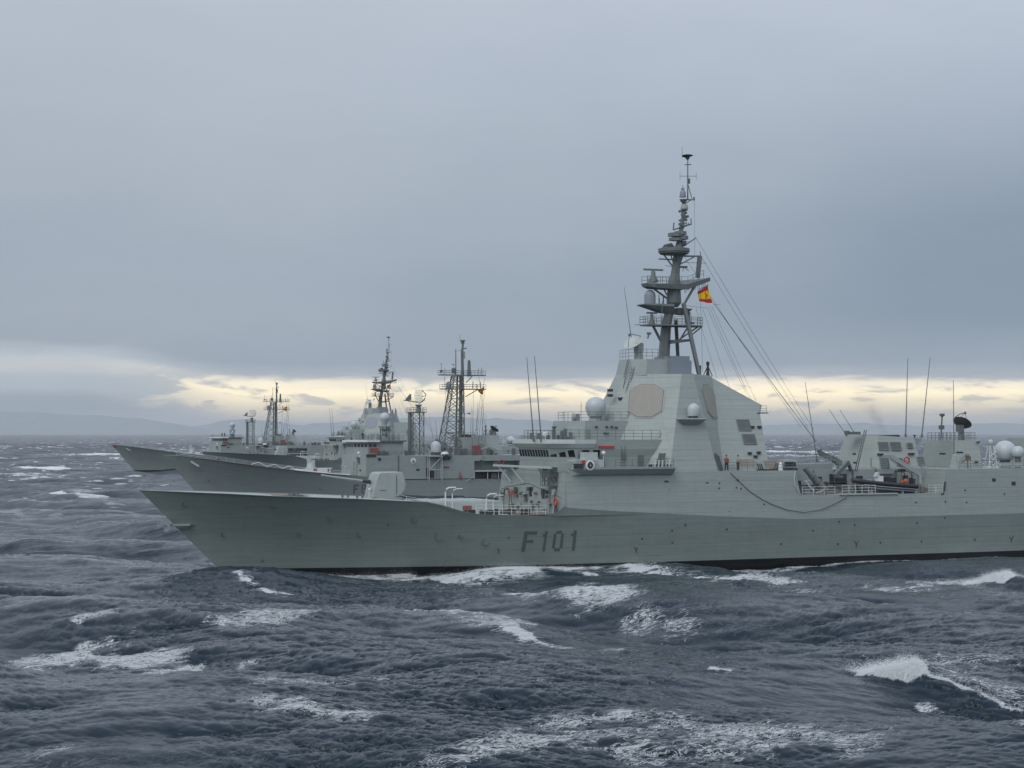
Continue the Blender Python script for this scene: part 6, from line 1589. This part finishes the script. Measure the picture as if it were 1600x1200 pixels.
    ad = Vector((.65, .2, .72)).normalized(); MB().lathe(c, [(.1, -.25), (.6, -.1), (.9, .12), (.88, .15), (0, -.1)], 20, ad).tube([c, c + ad * 1.0], .05).build('director_dish', M['dark'], dh, smooth=50)
    p = q(759, 680, 2); mb = MB().tube([(p.x, p.y, ztop), (p.x, p.y, q(759, 667, 2).z)], .08).ball((p.x, p.y, q(759, 666, 2).z), .22, 8, 6).cbox((p.x, p.y, q(759, 672, 2).z), (.4, .4, .3)); mb.build('pole_aerial', M['mid'], root)
    ck = MB(); p = q(774, 707, 5.0); ck.lathe((p.x, -5.0, by1 + .3), [(.8, 0), (.5, 1.2), (.35, 2.6), (.35, ztop - by1 + .5)], 12).beam((p.x, -5, q(774, 704, 5).z), q(750, 690, 5), .35, .5).beam((p.x, -5, q(774, 704, 5).z), q(779, 713, 5), .3, .3); ck.build('boat_crane', M['grey'], root)
    ar = MB()
    for k in range(9): ar.tube([q(752 + k * 3, 702 - 4 * math.sin(math.pi * k / 8), 6.3), q(755 + k * 3, 702 - 4 * math.sin(math.pi * (k + 1) / 8), 6.3)], .08)
    ar.build('awning_hoop', M['pale'], root)
    # boat bay: recess shade painted as a dark block, deck beam with posts, the boat's cradle
    bb = MB().box(bx0 + .1, bx1, -7.6, -4.0, by1 - 1.35, by1 - 1.05)
    for px in (741, 762, 779): p = q(px, 745, 7.3); bb.tube([(p.x, -7.3, 5.0), (p.x, -7.3, by1 - 1.2)], .1)
    bb.beam(q(728, 752, 7.2), q(741, 744, 7.3), .1, .1); bb.build('boat_deck', M['pale'], sp)
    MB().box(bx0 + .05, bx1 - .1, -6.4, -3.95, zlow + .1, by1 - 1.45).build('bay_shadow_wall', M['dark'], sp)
    for px in (770, 774, 785): p = q(px, 748, 6.9); MB().box(p.x - .35, p.x + .35, -6.95, -6.6, 5.1, by1 - 1.6).build('bay_locker', M['mid'] if px < 780 else M['pale'], sp)
    # gun on top amidships and after gun, ciws dome far aft
    gx = 88.0; gg = MB().lathe((gx, 0, ztop), [(1.6, 0), (1.5, .5)], 20).ball((gx, 0, ztop + .5), 1.45, 20, 10).tube([(gx - 1, 0, ztop + 1.3), (gx - 4.5, 0, ztop + 2.2)], .13).build('midships_gun', M['grey'], root, smooth=50)
    ch = MB().box(104, 117.5, -6.0, 6.0, ztop, ztop + 2.2).build('hangar_roof', M['side'], root)
    c = Vector((112, 0, ztop + 2.2)); MB().cbox((c.x, 0, c.z + .5), (2.2, 2.4, 1.0)).build('close_in_gun', M['mid'], root); 
    MB().lathe((c.x, 0, c.z + 1.0), [(1.1, 0), (1.15, .9), (.9, 1.4), (.4, 1.65), (0, 1.7)], 20).build('gun_cover', M['white'], root, smooth=60)
    MB().box(118.05, 137, -5.8, 5.8, 5.05, 5.35).build('flight_deck', M['deck'], root)
    mb = MB(); rn = random.Random(77)
    for k in range(60):
        x = rn.uniform(60, 102); h_ = rn.uniform(.3, 1.5); mb.cbox((x, -rn.uniform(3.6, 6.0), ztop + h_ / 2), (rn.uniform(.2, .9), rn.uniform(.2, .7), h_))
    mb.each('deck_gear', M['mid'], root)
    return root

# ================================================================ place the ships
GRP = 'warships steaming abreast'
ship_a = make_defence_frigate(0)
ship_a.location = BA.loc; ship_a.rotation_euler = (0, 0, HEAD)
tag(ship_a, 'large warship in front with F101 on its hull and a tan octagon on its tower', 'warship', GRP)
ship_b = make_lattice_frigate()
ship_b.location = BB.loc; ship_b.rotation_euler = (0, 0, HEAD)
tag(ship_b, 'warship with lattice mast directly behind the white gun, F8 on its bow', 'warship', GRP)
ship_d = copy_tree(ship_b, None, ('hull_number', 'hull_eye', 'gear_locker', 'roof_gear', 'pipe_run', 'panel_seam'))
ship_d.location = BD.loc
tag(ship_d, 'most distant warship with lattice mast and a red patch on its bow tip', 'warship', GRP)
for ch in list(ship_d.children):
    if ch.name.split('.')[0] == 'hull':
        p = MB(); z0 = 10.3
        v = [(-.05, 0, z0 + .05), (1.2, -.72, z0 - .05), (1.5, -.45, z0 - .95), (.9, 0, z0 - 1.0)]
        p.loft([[(-.06, -.03, z0), (1.3, -.85, z0 - .1), (1.55, -.62, z0 - .9), (.75, -.05, z0 - .85)], [(-.0, .03, z0), (1.3, .85, z0 - .1), (1.55, .62, z0 - .9), (.75, .05, z0 - .85)]])
        p.build('bow_patch', M['red'], ch)
far_lab = 'warship with smooth tapering tower, seen between the two lattice-masted warships'

def flag(pts_top, pts_bot, label, wave=0.12, group=None):
    """cloth between an upper and a lower edge, three bands"""
    n = 14; bands = [(0, .25, 'red'), (.25, .75, 'yellow'), (.75, 1.0, 'red')]
    root = None
    for a, b_, colr in bands:
        v = []; m_ = 5
        for i in range(n + 1):
            u = i / n
            for j in range(m_ + 1):
                w_ = a + (b_ - a) * j / m_
                T = Vector(pts_top[0]).lerp(Vector(pts_top[1]), u); B_ = Vector(pts_bot[0]).lerp(Vector(pts_bot[1]), u)
                p = T.lerp(B_, w_); p.y += wave * math.sin(u * 7 + w_ * 2) ; p.z += wave * .5 * math.sin(u * 6 + 1) * (1 if w_ > .5 else .4)
                v.append(p)
        f = [(i * (m_ + 1) + j, (i + 1) * (m_ + 1) + j, (i + 1) * (m_ + 1) + j + 1, i * (m_ + 1) + j + 1) for i in range(n) for j in range(m_)]
        mb = MB(); mb.add(v, f)
        if root is None: root = empty('flag', (0, 0, 0))
        o = mb.build('cloth_band', M['flag_' + colr], root, smooth=60)
    tag(root, label, 'flag', 'flags flying from the masts')
    return root
M['flag_red'] = paint('flag_red', (0.50, 0.02, 0.03), 0.8, 0.1, 3.0)
M['flag_yellow'] = paint('flag_yellow', (0.85, 0.52, 0.01), 0.8, 0.06, 3.0)
W = lambda B_, px, py, t: B_.world(B_.at(px, py, t))
fl = flag((W(BA, 1089.5, 456.5, .4), W(BA, 1105, 445.5, .3)), (W(BA, 1093, 471.5, .3), W(BA, 1113.5, 473.5, .3)), 'red and yellow striped flag, the largest, flying beside the front warship mast', .10)
# small emblem in the yellow band
ps = [W(BA, 1101.5, 457, .3), W(BA, 1103.5, 462, .3), W(BA, 1102.5, 467, .3)]
mb = MB(); mb.tube([p + Vector((0, -.12, 0)) for p in ps], .06, 5).tube([ps[1] + Vector((-.15, -.12, -.1)), ps[1] + Vector((.15, -.12, .05))], .06, 5); mb.build('emblem', M['flag_red'], fl)
flag((W(BC, 604.5, 602, .4), W(BC, 610, 601, .3)), (W(BC, 604, 607, .3), W(BC, 611, 607.5, .3)), 'small yellow flag on the mast of the warship with the smooth far tower', .1)
flag((W(BB, 748, 609, .4), W(BB, 757, 604, .3)), (W(BB, 746, 611, .3), W(BB, 754, 617, .3)), 'dull yellow and red flag flying from the big lattice mast yard', .15)
flag((W(BD, 441.5, 639, .4), W(BD, 449, 635, .3)), (W(BD, 443, 640, .3), W(BD, 448, 643, .3)), 'tiny orange flag on the lattice mast of the most distant warship', .15)

# the second tower frigate is a copy of the first one with its own boxy uptake
ship_c = copy_tree(ship_a, None, ('hull_number', 'hull_eye', 'tug_mark', 'uptake_trunk', 'life_raft_rack', 'side_fitting', 'wall_fitting', 'recess_gear', 'gas_bottle', 'stiffener', 'junction_box', 'hatch', 'bollard'))
ship_c.location = BC.loc
tag(ship_c, far_lab, 'warship', GRP)
for t_ in ship_c.children_recursive:
    if t_.name.split('.')[0] in ('radar_panel', 'panel_seal'):
        t_.data = t_.data.copy(); t_.data.materials.clear(); t_.data.materials.append(M['bluegrey'])
tr = MB().loft([[(62, -8.0, 10.5), (72.6, -7.6, 10.5), (72.6, 7.6, 10.5), (62, 8.0, 10.5)], [(62, -5.0, 18.6), (72.4, -4.6, 18.6), (72.4, 4.6, 18.6), (62, 5.0, 18.6)]])
tk = tr.build('uptake_trunk', M['side'], ship_c)
for z in (15.2, 13.0): 
    lv = MB(); louvre(lv, (69.8, -(8.0 - (z - 10.5) * .37) - .0, z), (1, 0, 0), (0, .37, 1), (0, -1, .37), 1.9, 1.6, 7); lv.build('louvre', M['louvre'], tk)
# cover the exhausts

# ---------------------------------------------------------------- boat lying in the recess
def inflatable(Bq):
    q = Bq.at
    A_, Z_ = q(1334, 754, 7.6), q(1425, 761, 7.6)
    root = empty('inflatable_boat')
    L = (Z_ - A_).length
    def pt(s, y, z):                # s along the boat 0 bow .. 1 stern
        return Vector((A_.x + (Z_.x - A_.x) * s, A_.y + y, A_.z + (Z_.z - A_.z) * s * 1.0 + z))
    hullv = []
    for s, wd, dp, rise in ((0.0, .05, .1, .18), (.06, .45, .45, .12), (.16, .8, .75, .04), (.32, 1.0, .92, .0), (.6, 1.05, .95, .0), (1.0, 1.0, .9, .0)):
        hullv.append([pt(s, -wd, rise - .02), pt(s, -wd * .8, rise - dp * .55), pt(s, 0, rise - dp), pt(s, wd * .8, rise - dp * .55), pt(s, wd, rise - .02)])
    h = MB().loft(hullv).build('boat_hull', M['bluegrey'], root, smooth=40)
    for sg in (-1, 1):
        tbm = MB(); ps_ = [pt(s, sg * w_, r_) for s, w_, r_ in ((-.01, .02, .28), (.03, .35, .24), (.09, .65, .18), (.18, .9, .12), (.35, 1.06, .08), (.6, 1.1, .06), (.85, 1.08, .06), (1.0, 1.06, .06))]
        tbm.tube(ps_, .29, 12).build('buoyancy_tube', M['rubber'], root, smooth=50)
    MB().tube([pt(s, -w_, z_) for s, w_, z_ in ((.1, .93, -.18), (.3, 1.2, -.22), (.6, 1.25, -.24), (1.0, 1.2, -.24))], .05, 6).tube([pt(s, -w_, z_) for s, w_, z_ in ((.12, .8, -.42), (.3, 1.05, -.5), (.6, 1.1, -.52), (1.0, 1.05, -.5))], .035, 6).build('rubbing_strake', M['pale'], root)
    MB().loft([[pt(.2, -.8, .18), pt(.2, .8, .18), pt(.97, .8, .18), pt(.97, -.8, .18)], [pt(.2, -.8, .24), pt(.2, .8, .24), pt(.97, .8, .24), pt(.97, -.8, .24)]]).build('boat_floor', M['pale'], root)
    cs = MB().cbox(pt(.43, 0, .62), (.7, .8, .8)).build('console', M['white'], root)
    MB().loft([[pt(.36, -.35, .9), pt(.36, .35, .9), pt(.41, .35, .9), pt(.41, -.35, .9)], [pt(.39, -.33, 1.45), pt(.39, .33, 1.45), pt(.41, .33, 1.45), pt(.41, -.33, 1.45)]]).build('windscreen', M['dome'], cs)
    MB().cbox(pt(.56, 0, .55), (.9, .55, .6)).cbox(pt(.66, 0, .6), (.7, .5, .6)).build('seat', M['rubber'], root)
    fr_ = MB()
    for y in (-.7, .7):
        fr_.tube([pt(.74, y, .2), pt(.76, y, 1.7), pt(.86, y, 1.85), pt(.93, y, 1.6), pt(.95, y, .2)], .05)
    fr_.tube([pt(.76, -.7, 1.7), pt(.76, .7, 1.7)], .05).tube([pt(.86, -.7, 1.85), pt(.86, .7, 1.85)], .05).cbox(pt(.82, 0, 1.95), (.7, .6, .2))
    fr_.build('radar_arch', M['rubber'], root)
    MB().loft([[pt(.97, -.3, .3), pt(.97, .3, .3), pt(1.03, .3, .3), pt(1.03, -.3, .3)], [pt(.97, -.25, 1.1), pt(.97, .25, 1.1), pt(1.04, .25, 1.0), pt(1.04, -.25, 1.0)]]).build('outboard_motor', M['dark'], root)
    MB().ball(pt(.86, -.35, .62), .33, 12, 8).ball(pt(.80, -.3, .5), .22, 10, 6).build('orange_buoy', M['orange'], root, smooth=50)
    MB().cbox(pt(.25, 0, .35), (.6, .7, .25)).build('bow_locker', M['pale'], root)
    return root
boat = inflatable(BA)
boat.location = BA.loc; boat.rotation_euler = (0, 0, HEAD)
tag(boat, 'black and blue-grey inflatable boat with orange buoy stowed under the boat crane', 'boat')
cr_ = MB()
for s in (78.9 + 2.5, 85.5):
    pass
q = BA.at
for px in (1356, 1404):
    p = q(px, 772, 7.6); cr_.box(p.x - .12, p.x + .12, -8.5, -6.7, 7.7, 7.95).beam((p.x, -8.5, 7.7), (p.x, -8.3, 8.45), .1, .1).beam((p.x, -6.8, 7.7), (p.x, -7.0, 8.45), .1, .1)
cr_.build('boat_cradle', M['pale'], ship_a)

# ---------------------------------------------------------------- life rings hung on the ships
def life_ring(w_, axis, label, r_=.36):
    m_ = MB().ring(w_, r_, .09, axis, 22, 8).build('life_ring', M['red'], None, smooth=60)
    return tag(m_, label, 'life ring', 'life rings')
nport = Vector((SA, -CA, 0))
life_ring(BA.world(q(1416, 719, 4.8)) + nport * .1, nport, 'red life ring on the funnel casing behind the boat crane')
life_ring(BA.world(Vector((43.7, -8.0, 7.35))), Vector((-CA, -SA, 0)), 'red life ring on the front wall just below the bridge, above the hull number')
life_ring(W(BB, 784, 722, 6.9), nport, 'red life ring in the boat bay of the warship behind', .5)

# ---------------------------------------------------------------- people
def person(at_w, facing, cloth, label, group, arms=0):
    """small standing figure grown over a skeleton, with hair and trousers of its own"""
    o = bpy.data.meshes.new('person')
    H = 1.76
    J = [(0, 0, .95), (0, 0, 1.15), (0, 0, 1.38), (0, .01, 1.50), (0, .02, 1.62), (0, .02, 1.72),
         (.10, 0, .90), (.12, .02, .50), (.12, -.01, .08), (.12, .13, .04),
         (-.10, 0, .90), (-.12, .03, .50), (-.13, -.02, .08), (-.13, .12, .04),
         (.19, 0, 1.40), (.25, .02, 1.15), (.22, .18 + .1 * arms, .98 + .15 * arms), (.21, .25 + .12 * arms, .93 + .17 * arms),
         (-.19, 0, 1.40), (-.25, .03, 1.15), (-.22, .15, .95), (-.21, .21, .89)]
    E = [(0, 1), (1, 2), (2, 3), (3, 4), (4, 5), (0, 6), (6, 7), (7, 8), (8, 9), (0, 10), (10, 11), (11, 12), (12, 13), (2, 14), (14, 15), (15, 16), (16, 17), (2, 18), (18, 19), (19, 20), (20, 21)]
    Rr = [.15, .15, .16, .06, .10, .085, .10, .075, .05, .045, .10, .075, .05, .045, .07, .05, .038, .04, .07, .05, .038, .04]
    o.from_pydata(J, E, [])
    ob = bpy.data.objects.new('person', o); C.objects.link(ob)
    md = ob.modifiers.new('skin', 'SKIN')
    for i, r_ in enumerate(Rr): o.skin_vertices[0].data[i].radius = (r_, r_ * .8)
    o.skin_vertices[0].data[0].use_root = True
    sb = ob.modifiers.new('sub', 'SUBSURF'); sb.levels = 2; sb.render_levels = 2
    o.materials.append(M['skin'])
    ob.location = at_w; ob.rotation_euler = (0, 0, facing)
    hd = MB().ball((0, .0, 1.72), .105, 12, 8, 1.0, -.1).build('hair', M['navyblue'], ob, smooth=60)
    # clothes: jacket with sleeves, trousers
    jk = MB().lathe((0, 0, 0), [(.17, .88), (.19, .95), (.18, 1.15), (.20, 1.38), (.12, 1.48), (.07, 1.5)], 14)
    for sx in (1, -1): 
        e = J[15 if sx > 0 else 19]; h_ = J[16 if sx > 0 else 20]; jk.tube([(sx * .17, 0, 1.40), e, h_], .075, 8, .055)
    jk.build('jacket', cloth, ob, smooth=60)
    tr_ = MB()
    for k in (6, 10): tr_.tube([(J[k][0] * .9, 0, .93), J[k + 1], J[k + 2]], .11, 10, .07)
    tr_.lathe((0, 0, 0), [(.17, .80), (.175, .9)], 12); tr_.build('trousers', M['navyblue'], ob, smooth=60)
    tag(ob, label, 'person', group)
    return ob
GP = 'crew on deck'
person(BA.world(Vector((q(1135, 738, 8.0).x, -8.0, 10.58))), HEAD + 2.6, M['dullred'], 'person in a reddish jacket standing at the rail behind the tower foot', GP, 1)
person(BA.world(Vector((q(1153, 738, 7.6).x, -7.6, 10.58))), HEAD + 3.6, M['tancloth'], 'person in a pale jacket standing beside the boxed locker on the deck edge', GP)
zr = BB.at(575, 688.5, 4).z
person(BB.world(Vector((BB.at(567, 687, 3.0).x, -3.0, zr + .15))), HEAD + 2.2, M['navyblue'], 'person in dark clothes on the bridge roof of the warship behind the gun', GP)
for px, lb in ((347, 'lookout in dark clothes on the most distant bridge roof, nearer its whip aerial'), (351, 'lookout in dark clothes on the most distant bridge roof, nearer the egg radome')):
    person(BD.world(Vector((BD.at(px, 685, 2.0).x, -2.0, zr + .15))), HEAD + 2.8, M['navyblue'], lb, GP)

# ---------------------------------------------------------------- thin exhaust smoke over the after funnel
sm = MB(); p = BA.world(Vector((q(1385, 680, 0).x, 0, 14.6)))
sm.box(-5, 5, -3, 3, 0.2, 6.5)
so = sm.build('smoke', M['grey'])
so.location = p; so.rotation_euler = (0, 0, HEAD)
mm = bpy.data.materials.new('smoke_puff'); mm.use_nodes = True
ts = NT(mm.node_tree); oc = ts.new('ShaderNodeTexCoord').outputs['Object']
x_, y_, z_ = ts.sep(oc)
bend = ts.math('MULTIPLY', ts.math('ADD', x_, ts.math('MULTIPLY', z_, 0.75)), 1.0)
rad = ts.math('SQRT', ts.math('ADD', ts.math('MULTIPLY', bend, bend), ts.math('MULTIPLY', y_, y_)))
wid = ts.math('MULTIPLY_ADD', z_, 0.35, 0.6)
body_ = ts.maprange(ts.math('DIVIDE', rad, wid), 1.0, 0.1, 0, 1, True)
fade = ts.math('MULTIPLY', ts.maprange(z_, 6.3, 1.0, 0, 1, True), body_)
nz = ts.maprange(ts.noise(oc, 0.8, 4, 0.6, 0.5), 0.35, 0.7, 0, 1)
vp = ts.new('ShaderNodeVolumePrincipled'); vp.inputs['Color'].default_value = (0.25, 0.22, 0.21, 1)
ts.put(vp.inputs['Density'], ts.math('MULTIPLY', ts.math('MULTIPLY', fade, nz), 0.32))
om = ts.new('ShaderNodeOutputMaterial'); ts.l.new(vp.outputs[0], om.inputs['Volume'])
so.data.materials.clear(); so.data.materials.append(mm)
tag(so, 'faint brown exhaust smoke rising from the after funnel', 'smoke', kind='stuff')
